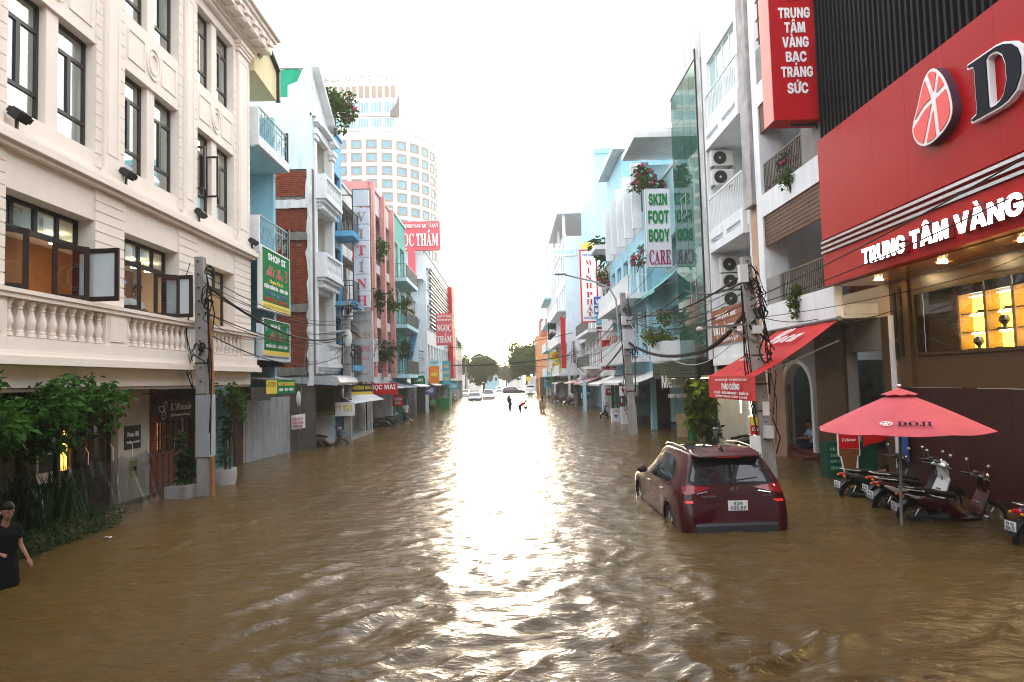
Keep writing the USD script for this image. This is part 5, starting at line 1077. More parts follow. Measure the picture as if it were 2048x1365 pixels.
board('building_letters', 'dim green letters CHUM on the tall white block', (5.0, 73.9, 16.0), R_VIEW, 2.6, .9, .06, white, [('CHUM', 1.3, .2, .5, 2.3, aqua)])
T = townhouse('teal_top_house', 'narrow pale house with teal roof edge at the far right row', 1, 5.9, 92, 104, 21.5, white, [(3, 6.5, 'balcony'), (6.5, 10, 'balcony'), (10, 13.5, 'balcony'), (13.5, 17, 'balcony'), (17, 20.5, 'window')], trim=aqua, glass=skyglass)
T = townhouse('far_white_tower', 'far plain white tower house with small windows', 1, 5.6, 140, 150, 21, white, [(3 + 3 * k, 6 + 3 * k, 'window') for k in range(6)], glass=skyglass)
T = townhouse('orange_house', 'orange brick house with red roof top at the far right beside the tree', 1, 4.9, 118, 128, 10, orangep, [(3, 6.3, 'window'), (6.3, 9.5, 'window')], frame=white)
solo('roof_box', 'rusty red roof box standing on the orange house', 'roof box', M().box(5.6, 9, 119, 126, 10.2, 13.2), mat('rust_red', (.30, .08, .05), .8, .2, 1))
T = townhouse('mid_shop_house', 'low white shop house with dark upper opening beyond the third right pole', 1, 7.6, 66.2, 73.8, 7.6, white, [(3.2, 6.6, 'loggia')], railm=iron)
MP = board('shop_sign', 'tall white sign with red frame and red letters MINH PHAT, gold crown on top', (6.02, 55, 7.2), R_VIEW, 1.2, 5.75, .25, whites, [('TIỆM VÀNG', .6, 5.3, .2, 1.0, blues)] + [(c, .6, 4.55 - k * .62, .44, .5 if c != 'I' else None, red, 'serif') for k, c in enumerate('MINHPHÁT'[:4])] + [(c, .6, 1.92 - k * .5, .38, .5, red, 'serif') for k, c in enumerate('PHÁT')][:0] + [(c, .6, 1.95 - k * .0, .44, .5, red, 'serif') for k, c in enumerate('P')] + [('H', .6, 1.36, .44, .5, red, 'serif'), ('Á', .6, .8, .4, .5, red, 'serif'), ('T', .6, .42, .32, .46, red, 'serif'), ('NHẬN CẦM ĐỒ', .6, .2, .13, 1.0, blues)], frame=.1, fm=red)
put(MP, 'crown', M().poly(Polygon([(-.45, 0), (.45, 0), (.6, .55), (.28, .3), (0, .75), (-.28, .3), (-.6, .55)]), .06, (6.62, 55, 13.08), *R_VIEW), yellows)
board('shop_sign', 'dark blue sign VE MAY BAY right of the red framed sign', (6.9, 54.4, 7.7), R_VIEW, .74, 1.4, .12, blues, [('VÉ', .37, .85, .34, .5, whites), ('MÁY', .37, .15, .34, .62, whites), (sbox(0, 0, .74, .06), 0, .68, 0, 0, whites)])
board('shop_sign', 'light blue sign below the dark blue sign', (7.0, 54, 6.8), R_VIEW, 1.15, .78, .1, cyans, [('BAY GIÁ RẺ', .57, .45, .14, .9, yellows), ('ĐẠI LÝ VÉ MÁY BAY', .57, .2, .1, 1.0, whites)])
board('shop_sign', 'small dark red sign under the light blue sign', (7.0, 54.1, 6.2), R_VIEW, .8, .45, .1, mat('dark_maroon', (.12, .02, .05), .5), [('INTERNET', .4, .12, .15, .7, whites)])
board('shop_sign', 'big white and red sign with orange word DUONG over the shop awnings', (6.1, 45, 3.15), R_VIEW, 1.65, 2.5, .15, whites, [('DƯỠNG', .95, 1.75, .42, 1.2, oranges), (sbox(0, 0, 1.0, .9), .62, .04, 0, 0, pinks), ('PHÒNG TRÀ', .95, 1.35, .14, 1.0, aqua), ('Y DƯỢC', 1.1, .5, .2, .8, whites), ('CỔ TRUYỀN', 1.1, .15, .16, .85, whites), (sbox(0, 0, .52, 1.9), .03, .03, 0, 0, red), ('THUỐC', .29, .9, .13, .42, whites), ('ĐÔNG', .29, .5, .13, .42, whites)], frame=.04, fm=red)
board('shop_sign', 'light blue slanted sign on the planted grey wall', (7.15, 48.9, 6.7), R_RIGHT, 2.6, .9, .08, cyans, [('NHA KHOA', 1.3, .3, .35, 2.0, whites)])
for i, (x, y, z, w, h, m_, t, tm, lab) in enumerate((
    (5.3, 92, 7.9, 1.9, 2.4, navy, 'PNJ', whites, 'dark navy sign high on the far right row'), (5.1, 85, 4.9, 1.4, 1.1, yellows, 'VÀNG', red, 'upper yellow sign on the far right row'), (5.2, 84, 3.6, 1.5, 1.1, yellows, 'BẠC', red, 'lower yellow sign on the far right row'),
    (5.5, 72, 3.7, .5, 5.4, red, '', red, 'thin red vertical sign strip on the far right row'), (5.3, 88, 2.2, 1.2, 1.8, greens, 'OPPO', whites, 'green vertical sign above the far right shops'), (5.0, 100, 1.4, 1.0, 2.2, cyans, 'VIETTEL', whites, 'pale blue standing banner near the street end'),
    (6.3, 62, 2.0, 2.8, .9, whites, 'KARAOKE', pinks, 'white sign with pink letters over the far right shops'), (6.0, 57, .95, .7, .8, blues, 'ATM', whites, 'small blue sign hanging by the fourth pole'), (7.0, 50, 1.3, 1.2, .5, red, 'PHỞ BÒ', whites, 'small red sign under the white awnings'), (6.2, 66, 1.2, 1.6, .7, mat('turquoise_sign', (.05, .35, .30), .5), 'NAIL', whites, 'turquoise shop sign beside the pale green post'))):
    board('shop_sign', lab, (x, y, z), R_VIEW, w, h, .12, m_, [(t, w / 2, h * .35, min(h * .4, w * .3), w * .8, tm)] if t else [])
# ground floor awnings and stall pieces on the right
for y0, y1, zw, zo, xo, m_, lab in ((31.0, 35.5, 3.15, 2.35, 5.8, mat('white_sheet', (.68, .69, .70), .5, .05, 2), 'large white awning nearest the third pole'), (36, 42, 3.1, 2.3, 5.7, mats['white_sheet'], 'second white awning beyond the third pole'),
        (43, 49, 2.9, 2.2, 5.6, mats['white_sheet'], 'third white awning beside the orange lettered sign'), (55, 61, 2.8, 2.2, 5.6, mat('pink_canvas', (.55, .32, .34), .7), 'pale pink awning under the white house'), (62, 70, 2.9, 2.2, 5.5, mat('faded_pink_canvas', (.6, .42, .40), .7), 'faded pink awning farther along'), (76, 86, 2.8, 2.1, 5.2, galv, 'grey awning at the far right shops')):
    awning('awning', lab, 1, 7.6, xo, y0, y1, zw, zo, m_, val=.12)
board('banner', 'white sign with red print under the second white awning', (5.75, 36.1, 1.6), R_VIEW, 1.0, .55, .03, whites, [('TRÀ SỮA', .5, .2, .2, .8, red)], cat='banner')
solo('pale_green_post', 'pale green post standing in the water by the far right shops', 'post', M().box(5.75, 6.0, 54, 54.25, -.5, 2.4), aqua)
for i, (y, x) in enumerate(((43, 7.0), (47, 7.2))):
    p = thing('striped_post', ['red and white striped post nearer the camera', 'red and white striped post farther away'][i], 'post', (x, y, 0))
    for k in range(8): put(p, 'stripe', M().cyl((x, y, -.2 + k * .3), (x, y, .1 + k * .3), .07), red if k % 2 else whites)
solo('green_partition', 'bright green partition standing inside the far right shop', 'partition', M().box(7.3, 8.6, 49.5, 49.6, -.2, 2.2), greens)
for i, (x, y, w, h) in enumerate(((6.2, 40.5, .5, .75), (6.55, 38.0, .85, .95), (7.35, 34.5, .5, .7))):
    p = thing('sign_box', ['white sign box standing farthest left by the third pole', 'largest white sign box with blue and red print', 'white sign box right beside the third pole'][i], 'sign box', (x, y, 0))
    put(p, 'box', M().box(x - w / 2, x + w / 2, y, y + .35, -.4, h), whites); put(p, 'print', M().poly(Polygon([(-.14, .2), (.14, .2), (0, 0)]), .006, (x, y - .002, h - .55), *R_VIEW), blues)
    put(p, 'lettering', M().poly(words('LOTO', .12, w * .6), .006, (x, y - .002, h - .2), *R_VIEW), red)
# ------------------------------------------------------------------ the curved hotel tower far behind the left row
def tower():
    T = thing('hotel_tower', 'tall white curved hotel tower with tan framed windows, CHARMANT SUITES on its roof', 'building', (-32, 185, 0))
    tw = mat('tower_white', (.72, .72, .71), .7, .04, .3); tan = mat('tan_panel', (.31, .225, .17), .7, .08, .3)
    R = 14.6; cx, cy = -33.1, 181.6
    pts = [(-58.0, 167.0)] + [(cx + R * math.cos(a), cy + R * math.sin(a)) for a in np.linspace(-PI / 2, 0, 14)] + [(-19.5, 189.0), (-24, 194), (-58, 194)]
    base = Polygon(pts); put(T, 'body', M().poly(base, 65.6, (0, 0, 0), (1, 0, 0), (0, 1, 0)), tw)
    put(T, 'roof_edge', M().poly(base.buffer(.25, join_style=2), .5, (0, 0, 65.61), (1, 0, 0), (0, 1, 0)), whites)
    line = LineString([p for p in pts if p[0] > -57.9 or p[1] < 193.5]); Lr = line.length
    def frame_at(d):
        a, b = line.interpolate(d), line.interpolate(min(d + .05, Lr)); t = np.array([b.x - a.x, b.y - a.y, 0]); t /= np.linalg.norm(t); return np.array([a.x, a.y, 0]), t
    n = 0
    for row in range(9):
        z = 62.3 - 3.32 * row
        for d in np.arange(16.2, Lr - 4, 3.75):
            o, t = frame_at(d + 1.35); o = o - t * 1.35
            if n >= 290: continue
            n += 1
            fr = M().poly(sbox(0, 0, 2.7, 2.35).difference(sbox(.38, .32, 2.32, 2.03)), .14, o + np.array([0, 0, z - 1.2]), t, (0, 0, 1))
            W = put(T, 'window', fr, tan)
            put(W, 'pane', M().poly(sbox(.38, .32, 2.32, 2.03), .03, o + np.array([0, 0, z - 1.2]), t, (0, 0, 1)), mat('tower_glass', (.06, .24, .32), .05, .15, .3, spec=.9) if row % 3 or int(d) % 4 else mat('tower_dark_glass', (.10, .17, .22), .05, .1, .3, spec=.9))
        for d in np.arange(7.5, 16, 2.9):
            o, t = frame_at(d + (row % 2) * .9); W = put(T, 'narrow_window', M().poly(sbox(-.08, -.08, 1.08, 2.5).difference(sbox(0, 0, 1, 2.4)), .1, o + np.array([0, 0, z - 1.2]), t, (0, 0, 1)), tan)
            put(W, 'pane', M().poly(sbox(0, 0, 1, 2.4), .03, o + np.array([0, 0, z - 1.2]), t, (0, 0, 1)), skyglass)
    for d in np.arange(1, Lr - 4, 7.5):
        o, t = frame_at(d)
    # crown block with its rounded overhanging end
    top = shapely.union_all([sbox(-50, 167.6, -28.2, 190), affinity.scale(Point(-28.2, 172.6).buffer(5, 12), .5, 1)])
    put(T, 'crown_block', M().poly(top, 3.2, (0, 0, 66.12), (1, 0, 0), (0, 1, 0)), tw); put(T, 'crown_block', M().poly(top, 8.4, (0, 0, 69.6), (1, 0, 0), (0, 1, 0)), tw)
    put(T, 'tan_band', M().poly(top.buffer(-.1), .28, (0, 0, 69.32), (1, 0, 0), (0, 1, 0)), tan)
    put(T, 'curved_soffit', M().poly(Polygon([(-28.1, 69.2), (-25.95, 69.2), (-25.75, 75.2), (-26.5, 72.8), (-27.4, 71.2), (-28.1, 70.4)]), .5, (0, 167.45, 0), (1, 0, 0), (0, 0, 1)), mat('dark_soffit', (.12, .11, .11), .8))
    for k in range(15):
        x = -49 + k * 1.62
        if x < -27.6: put(T, 'crown_panel', M().box(x, x + 1.05, 167.45, 167.59, 74.3, 77.3), tan)
    for k in range(7):
        x = -49.3 + k * 3.25
        if x < -29:
            for z0, h in ((70.3, 2.9), (66.5, 2.6)):
                W = put(T, 'crown_window', M().poly(sbox(0, 0, 2.75, h).difference(shapely.union_all([sbox(.1 + .65 * j, .1, .68 + .65 * j, h - .1) for j in range(4)])), .1, (x, 167.59, z0), *R_VIEW), whites)
                put(W, 'pane', M().box(x + .05, x + 2.7, 167.53, 167.57, z0 + .05, z0 + h - .05), skyglass)
    put(T, 'roof_letters', M().poly(words('CHARMANT SUITES', 1.75, 19, wght=500), .2, (-36.5, 168, 78.3), *R_VIEW), mat('pale_letters', (.22, .20, .19), .6))
tower()
# ------------------------------------------------------------------ street end
def tree(label, c, r, h0, n, size, m, seed, trunk_r=.3, name='street_tree'):
    rnd = np.random.default_rng(seed); c, r = np.array(c, float), np.array(r, float)
    T = thing(name, label, 'tree', (c[0], c[1], 0))
    k = 40; d = rnd.normal(size=(k, 3)); d /= np.linalg.norm(d, axis=1, keepdims=True); cs = c + d * r * rnd.uniform(.2, .78, (k, 1))
    P = clump_points(rnd, cs, [r * rnd.uniform(.22, .42) for _ in range(k)], n // k)
    put(T, 'crown', leaves(M(), P, size, rnd, 1.5), m, kind='stuff')
    t = M().tube([(c[0], c[1], h0), (c[0] + .1 * r[0], c[1], c[2] - r[2] * .6), c], [trunk_r, trunk_r * .7, trunk_r * .25], 8)
    for q in cs[:7]: t.tube([(c[0], c[1], c[2] - r[2] * .7), (c + q) / 2 + [0, 0, -.2], q], [trunk_r * .5, trunk_r * .3, .04], 5)
    put(T, 'trunk', t, bark)
tree('big dark green tree closing the right side of the street end', (3.1, 140, 6.9), (4.4, 3.4, 4.6), -.5, 8000, .62, leafm, 201)
tree('green tree beside the orange house', (6.2, 141, 6.8), (1.9, 2, 2.6), -.5, 2000, .55, leafm, 202)
tree('wide green tree closing the left side of the street end', (-6.0, 150, 5.3), (4.2, 3.4, 3.8), -.5, 7000, .62, leafm, 203)
tree('smaller tree at the left edge of the street end', (-9.4, 145, 6.0), (1.5, 1.6, 2.2), -.5, 1500, .5, leafm, 204)
tree('light feathery tree beside the brick tower', (-9.8, 130, 9.2), (1.0, 1.0, 1.9), -.5, 420, .5, leafm, 205, .12)
tree('low trees in the gap beyond the crossing', (-1.4, 205, 4.6), (3.6, 2.5, 2.6), -.5, 2600, .8, leafd, 206)
for i, (x0, x1, y, h, m_, lab) in enumerate(((-14, -8.5, 190, 6.5, oldwhite, 'pale house beyond the crossing at left'), (-8.4, -3.5, 215, 4.6, lblue, 'bluish house beyond the crossing behind the wide tree'), (-1.5, 4.5, 230, 5.2, oldwhite, 'white house in the gap at the street end'), (5, 14, 195, 7, paleconc, 'grey house beyond the crossing at right'))):
    T = thing('far_house', lab, 'building', ((x0 + x1) / 2, y, 0))
    put(T, 'body', M().box(x0, x1, y, y + 10, -.6, h), m_); put(T, 'roof', M().box(x0 - .2, x1 + .2, y - .3, y + 10.2, h + .002, h + .3), mat('far_roof', (.25, .15, .12), .8))
    for k in range(int((x1 - x0) / 1.6)):
        W = put(T, 'window', M().box(x0 + .3 + k * 1.6, x0 + 1.4 + k * 1.6, y - .06, y - .001, h - 2.2, h - .8), whites); put(W, 'pane', M().box(x0 + .4 + k * 1.6, x0 + 1.3 + k * 1.6, y - .08, y - .061, h - 2.1, h - .9), winglass)
# ------------------------------------------------------------------ hulls, people
def hull(*sp, sub=8):
    """convex hull of spheres (x, y, z, r)"""
    P = []
    for s in sp:
        m = manifold3d.Manifold.sphere(s[3], sub); P.append(m.translate(tuple(map(float, s[:3]))))
    return manifold3d.Manifold.batch_hull(P)
def fuse(ms, edge=0.05, smooth=4):
    u = manifold3d.Manifold.batch_boolean(ms, manifold3d.OpType.Add)
    if edge: u = u.refine_to_length(edge)
    q = u.to_mesh(); t = trimesh.Trimesh(q.vert_properties[:, :3], q.tri_verts, process=False)
    if smooth: t.merge_vertices(); trimesh.smoothing.filter_taubin(t, iterations=smooth)
    return np.array(t.vertices), np.array(t.faces)
def person(label, loc, rz, shirt, pants, lean=0.0, legs=((0, 0), (0, 0)), arms=((.1, .1, .3), (.1, .1, .3)), hip=.86, shorts=False, sleeves=True, longhair=False, cap=None, dress=False, scale=1.0, bare=False, fine=False, name='person', head=(0, 0), group=None):
    """local: x right, y ahead, z up. legs: (thigh pitch, knee bend); arms: (pitch forward, out, elbow bend)"""
    T = thing(name, label, 'person', loc, rz, group=group); S = scale
    V = lambda *a: np.array(a, float)
    def pit(v, a): return V(v[0], v[1] * math.cos(a) + v[2] * math.sin(a), -v[1] * math.sin(a) + v[2] * math.cos(a))
    H = V(0, 0, hip); up = lambda v: H + pit(V(*v), lean)
    chest, neck, hd = up((0, .01, .34)), up((0, 0, .50)), up((head[0] * .03, .03 + head[1], .68))
    B, C1, C2 = [], [], []; s4 = lambda p, r: (*p, r)
    def seg(L, p, q, a, b): L.append(hull(s4(p, a), s4(q, b)))
    pel = [hull(s4(up((-.09, 0, .0)), .095), s4(up((.09, 0, 0)), .095), s4(up((0, 0, .1)), .11))]
    tor = [hull(s4(up((-.07, 0, .08)), .095), s4(up((.07, 0, .08)), .095), s4(up((-.10, .01, .32)), .10), s4(up((.10, .01, .32)), .10)), hull(s4(up((-.155, 0, .42)), .055), s4(up((.155, 0, .42)), .055), s4(up((-.08, 0, .3)), .09), s4(up((.08, 0, .3)), .09))]
    B += pel + tor; seg(B, up((0, 0, .43)), up((0, .02, .56)), .058, .052)
    B.append(hull(s4(hd + pit(V(0, .0, .03), lean), .092), s4(hd + pit(V(0, .035, -.07), lean), .058))); B.append(hull(s4(hd + pit(V(0, .095, -.02), lean), .014), s4(hd + pit(V(0, .08, .03), lean), .012)))
    for sx in (-1, 1): B.append(hull(s4(hd + pit(V(.092 * sx, -.005, .0), lean), .018), s4(hd + pit(V(.088 * sx, 0, -.03), lean), .012)))
    sh, sl = [], []
    for sx, (tp, kb) in zip((-1, 1), legs):
        h = up((.09 * sx, 0, -.02)); k = h + pit(V(.01 * sx, 0, -.42), -tp); a = k + pit(V(0, 0, -.41), -tp + kb)
        seg(B, h, k, .088, .056); seg(B, k, a, .054, .036); B.append(hull(s4(a + V(0, -.02, -.03), .036), s4(a + V(0, .13, -.045), .026)))
        e = h + (k - h) * (.75 if shorts else 1); seg(C2, h, e, .105, .084 if shorts else .075)
        if not shorts: seg(C2, k, k + (a - k) * .93, .075, .058)
    for sx, (ap, out, eb) in zip((-1, 1), arms):
        s = up((.175 * sx, 0, .42)); d = V(math.sin(out) * sx, math.sin(ap) * math.cos(out), -math.cos(ap) * math.cos(out))
        el = s + d * .28; d2 = V(d[0] * math.cos(eb) * .8, math.sin(ap + eb), -math.cos(ap + eb)); d2 /= np.linalg.norm(d2); w = el + d2 * .24
        seg(B, s, el, .05, .038); seg(B, el, w, .038, .026)
        pm = w + d2 * .075; B.append(hull(s4(w + d2 * .02, .022), s4(pm + V(.02, 0, 0), .016), s4(pm - V(.02, 0, 0), .016)))
        for j, fl in enumerate((.05, .062, .066, .058)):
            b = pm + V((j - 1.5) * .014, 0, 0); c = b + d2 * fl * .6; t = c + (d2 * .8 + V(0, 0, -.5)) * fl * .5; B.append(hull(s4(b, .0085), s4(c, .008))); B.append(hull(s4(c, .008), s4(t, .0065)))
        tb = w + d2 * .03 + V(-.02 * sx, 0.01, 0); B.append(hull(s4(tb, .011), s4(tb + d2 * .045 + V(-.025 * sx, .015, 0), .008)))
        seg(C1, s, s + d * (.16 if sleeves else .02), .066, .056)
        if sleeves == 'long': seg(C1, s, el, .062, .05); seg(C1, el, w - d2 * .02, .05, .036)
    fl = .0
    C1 += [hull(s4(up((-.075, 0, .02)), .115), s4(up((.075, 0, .02)), .115), s4(up((-.10, .01, .33)), .112), s4(up((.10, .01, .33)), .112)), hull(s4(up((-.155, 0, .42)), .066), s4(up((.155, 0, .42)), .066), s4(up((-.08, 0, .3)), .10), s4(up((.08, 0, .3)), .10))]
    if dress: C1.append(hull(s4(up((-.1, 0, .0)), .12), s4(up((.1, 0, 0)), .12), *[s4(H + V(.12 * sx, .06 * sy, -.42), .1) for sx in (-1, 1) for sy in (-1, 1)]))
    C2.append(hull(s4(up((-.09, 0, .0)), .112), s4(up((.09, 0, 0)), .112), s4(up((0, 0, .09)), .12)))
    sc = lambda vf: (vf[0] * S, vf[1]); ed = .025 if fine else .05
    body = put(T, 'body', sc(fuse(B, ed, 3)), skin, world=False, smooth=True)
    put(body, 'trousers' if not shorts else 'shorts', sc(fuse(C2, ed, 3)), pants, world=False, smooth=True)
    if not bare: put(body, 'dress' if dress else 'shirt', sc(fuse(C1, ed, 3)), shirt, world=False, smooth=True)
    hr = hd + pit(V(0, -.012, .04), lean)
    Hh = [hull(s4(hr + pit(V(0, .02, .03), lean), .094), s4(hr + pit(V(0, -.035, -.02), lean), .088))]
    if longhair: Hh.append(hull(s4(hr + pit(V(0, -.05, -.03), lean), .08), s4(hr + pit(V(0, -.09, -.28), lean), .06)))
    put(body, 'hair', sc(fuse(Hh, .04, 2)), cap or hair, world=False, smooth=True)
    ey = M()
    for sx in (-1, 1): ey.ball(hd + pit(V(.034 * sx, .083, .015), lean), .012, 1)
    put(body, 'eyes', (ey.arr()[0] * S, ey.arr()[1]), blackm, world=False)
    put(body, 'mouth', ((M().ball(hd + pit(V(0, .088, -.065), lean), (.025, .008, .007), 1)).arr()[0] * S, M().ball((0, 0, 0), 1, 1).arr()[1]), mat('lips', (.25, .08, .06), .5), world=False)
    return T
def cloth(n, c): return mat('cloth_' + n, c, .9, .12, 6, obj=True, spec=.05)
blk, wht, redc, bluec, navyc, greyc, tanc, grnc = cloth('black', (.008, .008, .009)), cloth('white', (.6, .6, .6)), cloth('red', (.35, .02, .03)), cloth('light_blue', (.25, .38, .58)), cloth('navy', (.02, .025, .06)), cloth('grey', (.2, .2, .21)), cloth('tan', (.35, .22, .13)), cloth('green', (.05, .25, .06))
person('woman in black dress wading at the left picture edge', (-6.9, 9.35, -.36), -112, blk, blk, lean=.12, legs=((.12, .1), (-.1, .15)), arms=((.1, .16, .5), (.15, .16, 1.3)), dress=True, shorts=True, fine=True, longhair=True, scale=.9)
person('person wading in dark clothes with a pale bag on the back', (-.05, 62.5, -.38), 150, navyc, navyc, lean=.2, legs=((.3, .3), (-.1, .2)), arms=((.5, .1, .8), (.4, .1, .9)), cap=greyc)
solo('backpack', 'pale backpack on the person wading farthest left', 'backpack', M().ball((-.16, 62.75, .95), (.17, .13, .24), 2), greyc)
person('person in red shirt bending forward over the water', (.75, 56.2, -.40), -60, redc, blk, lean=.95, legs=((.25, .2), (.1, .1)), arms=((.9, .1, .2), (.8, .1, .3)), shorts=True, cap=mat('straw_hat', (.5, .4, .25), .8))
solo('bucket', 'dark bucket held by the person in the red shirt', 'bucket', M().lathe([(0, 0), (.11, 0), (.15, .22), (.16, .22), (.13, .1), (0, .03)], (1.22, 56.42, .2), 14), blackp, smooth=40)
person('person with long dark hair and tan clothes wading away', (2.55, 55.2, -.42), 10, tanc, tanc, lean=0, legs=((.2, .1), (-.15, .1)), arms=((.1, .1, .2), (-.1, .1, .2)), longhair=True, sleeves='long')
person('security guard in light blue shirt sitting on the tiled doorstep', (9.55, 21.6, -.16), 95, bluec, navyc, lean=.25, legs=((1.5, 1.3), (1.4, 1.5)), arms=((.7, .1, 1.0), (.6, .1, .8)), hip=.5)
person('waiter in white shirt with pale cap inside the hotel window', (-8.75, 15.25, 3.42), -90, wht, blk, lean=.1, cap=mat('blue_cap', (.35, .42, .6), .8), arms=((.4, .1, .9), (.5, .1, .9)))
person('waiter in white shirt and dark hair inside the hotel window', (-8.7, 15.75, 3.38), -100, wht, blk, lean=.15, arms=((.5, .1, .9), (.6, .1, .9)))
for lab, x, y, rz, a, b, kw in (
    ('person in white shirt standing by the far left shops', -7.6, 49.5, 200, wht, navyc, dict(legs=((.1, .1), (0, 0)))), ('person in green clothes at the drink booth', -7.0, 61, 180, grnc, blk, {}),
    ('person in white shirt at the far right kerb', 6.5, 73, 180, wht, redc, {}), ('shorter person standing next to the white shirt at the far right kerb', 6.9, 73.4, 160, bluec, navyc, dict(scale=.88)),
    ('person in blue standing under the far right awning', 8.0, 70, 150, navyc, navyc, {}), ('person in white shirt behind the sign boxes', 7.2, 41.5, 170, wht, redc, dict(shorts=True)),
    ('person in pale yellow sitting inside the restaurant', 7.9, 36.0, 180, cloth('pale_yellow', (.5, .45, .2)), navyc, dict(hip=.5, legs=((1.4, 1.4), (1.4, 1.4)))), ('person in dark red sitting inside the restaurant', 8.3, 35.2, 150, redc, navyc, dict(hip=.5, legs=((1.4, 1.4), (1.4, 1.4)))),
    ('person in grey at the table of the restaurant', 8.1, 34.2, 100, greyc, navyc, dict(hip=.5, legs=((1.4, 1.4), (1.4, 1.4)))), ('bare armed person sitting by the motorbike at the awnings', 7.6, 48.6, 180, wht, blk, dict(hip=.55, legs=((1.3, 1.3), (1.3, 1.3)))),
    ('person in red sitting behind the counter under the umbrella', 9.4, 16.8, 90, redc, blk, dict(hip=.62, legs=((1.3, 1.2), (1.2, 1.4)), shorts=True))):
    person(lab, (x, y, -.34), rz, a, b, **kw)

# ------------------------------------------------------------------ scooters
def scooter(name, label, loc, rz, bodym, accent, lean=0.0, group=None, rear_box=None):
    T = thing(name, label, 'motorbike', loc, rz, group=group)
    def P(parent, nm, vf, m_, smooth=True, **k): 
        v, f = vf.arr() if isinstance(vf, M) else vf
        v = np.array(v); c, s = math.cos(lean), math.sin(lean); v = np.stack([v[:, 0], v[:, 1] * c - v[:, 2] * s, v[:, 1] * s + v[:, 2] * c], 1)
        return put(parent, nm, (v, f), m_, world=False, smooth=smooth, **k)
    A = np.array([[1, 0, 0, 0], [0, 0, 1, 0], [0, -1, 0, 0], [0, 0, 0, 1.0]])
    for x in (-.62, .63):
        pr = [(.235, -.035), (.265, -.045), (.29, -.025), (.295, 0), (.29, .025), (.265, .045), (.235, .035), (.235, -.035)]
        W = P(T, 'wheel', M().lathe(pr, n=24).tf(A).move((x, 0, .295)), rubber, 40)
        rim = M().lathe([(.20, -.02), (.237, -.03), (.237, .03), (.20, .02), (.20, -.02)], n=20).lathe([(0, -.05), (.05, -.05), (.05, .05), (0, .05)], n=10)
        for k in range(6): a = k * PI / 3; rim.bar((.04 * math.cos(a), .04 * math.sin(a), 0), (.21 * math.cos(a), .21 * math.sin(a), 0), .03, .02)
        P(W, 'rim', rim.tf(A).move((x, 0, .295)), steel, 40)
    P(T, 'rear_body', fuse([hull((-.80, 0, .74, .05), (-.55, .10, .68, .06), (-.55, -.10, .68, .06), (-.1, .09, .58, .06), (-.1, -.09, .58, .06), (-.45, .08, .50, .05), (-.45, -.08, .50, .05)), hull((-.1, .09, .55, .05), (-.1, -.09, .55, .05), (.18, .09, .36, .04), (.18, -.09, .36, .04), (-.1, 0, .36, .08))], .06, 2), bodym)
    P(T, 'side_panel', fuse([hull((-.74, .13, .70, .02), (-.2, .155, .58, .02), (-.35, .15, .48, .02)), hull((-.74, -.13, .70, .02), (-.2, -.155, .58, .02), (-.35, -.15, .48, .02))], 0, 0), accent, 30)
    P(T, 'seat', fuse([hull((-.66, 0, .80, .045), (-.5, .09, .79, .04), (-.5, -.09, .79, .04), (-.22, .09, .75, .04), (-.22, -.09, .75, .04)), hull((-.25, .08, .74, .04), (-.25, -.08, .74, .04), (.02, .05, .70, .045), (.02, -.05, .70, .045))], .06, 2), rubber)
    P(T, 'grab_rail', M().tube([(-.5, .13, .80), (-.82, .1, .84), (-.86, 0, .85), (-.82, -.1, .84), (-.5, -.13, .80)], .013), steel)
    P(T, 'floorboard', M().box(.1, .42, -.15, .15, .30, .35), blackp, 0)
    P(T, 'leg_shield', fuse([hull((.40, .17, .40, .03), (.40, -.17, .40, .03), (.56, .13, .78, .03), (.56, -.13, .78, .03), (.62, 0, .70, .05), (.50, 0, .42, .05)), hull((.56, .09, .76, .04), (.56, -.09, .76, .04), (.50, .06, .98, .04), (.50, -.06, .98, .04), (.60, 0, .92, .05))], .06, 2), accent)
    P(T, 'handlebar_cover', fuse([hull((.46, .16, 1.03, .035), (.46, -.16, 1.03, .035), (.56, 0, 1.05, .06), (.44, 0, 1.06, .04))], 0, 0), accent, 40)
    P(T, 'instrument_panel', M().ball((.43, 0, 1.09), (.05, .07, .03), 2), blackp)
    P(T, 'headlight', M().ball((.60, 0, 1.03), (.035, .08, .05), 2), steel)
    P(T, 'front_fender', M().sheet(np.array([[[.63 + .335 * math.cos(a), y, .295 + .335 * math.sin(a)] for y in (-.06, -.03, .03, .06)] for a in np.linspace(.35, 2.2, 12)]), .012), bodym)
    P(T, 'front_fork', M().cyl((.63, .075, .295), (.54, .06, .7), .022).cyl((.63, -.075, .295), (.54, -.06, .7), .022).cyl((.55, 0, .68), (.50, 0, 1.0), .03), iron)
    for s in (-1, 1):
        P(T, 'handgrip', M().cyl((.46, s * .18, 1.03), (.38, s * .34, 1.02), .018), blackp)
        P(T, 'brake_lever', M().tube([(.48, s * .2, 1.03), (.45, s * .33, 1.01)], .008), steel)
        Mi = P(T, 'mirror', M().ball((.46, s * .31, 1.25), (.02, .055, .04), 2).tube([(.44, s * .2, 1.04), (.45, s * .26, 1.16), (.46, s * .3, 1.24)], .007), blackp)
        P(Mi, 'mirror_glass', M().ball((.447, s * .31, 1.25), (.012, .047, .033), 2), mat('mirror_glass', (.75, .78, .82), .05, 0, metal=1.0))
        P(T, 'turn_signal', M().ball((-.86, s * .1, .71), (.03, .03, .025), 1), oranges)
    P(T, 'tail_light', M().ball((-.85, 0, .74), (.03, .08, .035), 2), mat('tail_red', (.45, .01, .01), .2, 0))
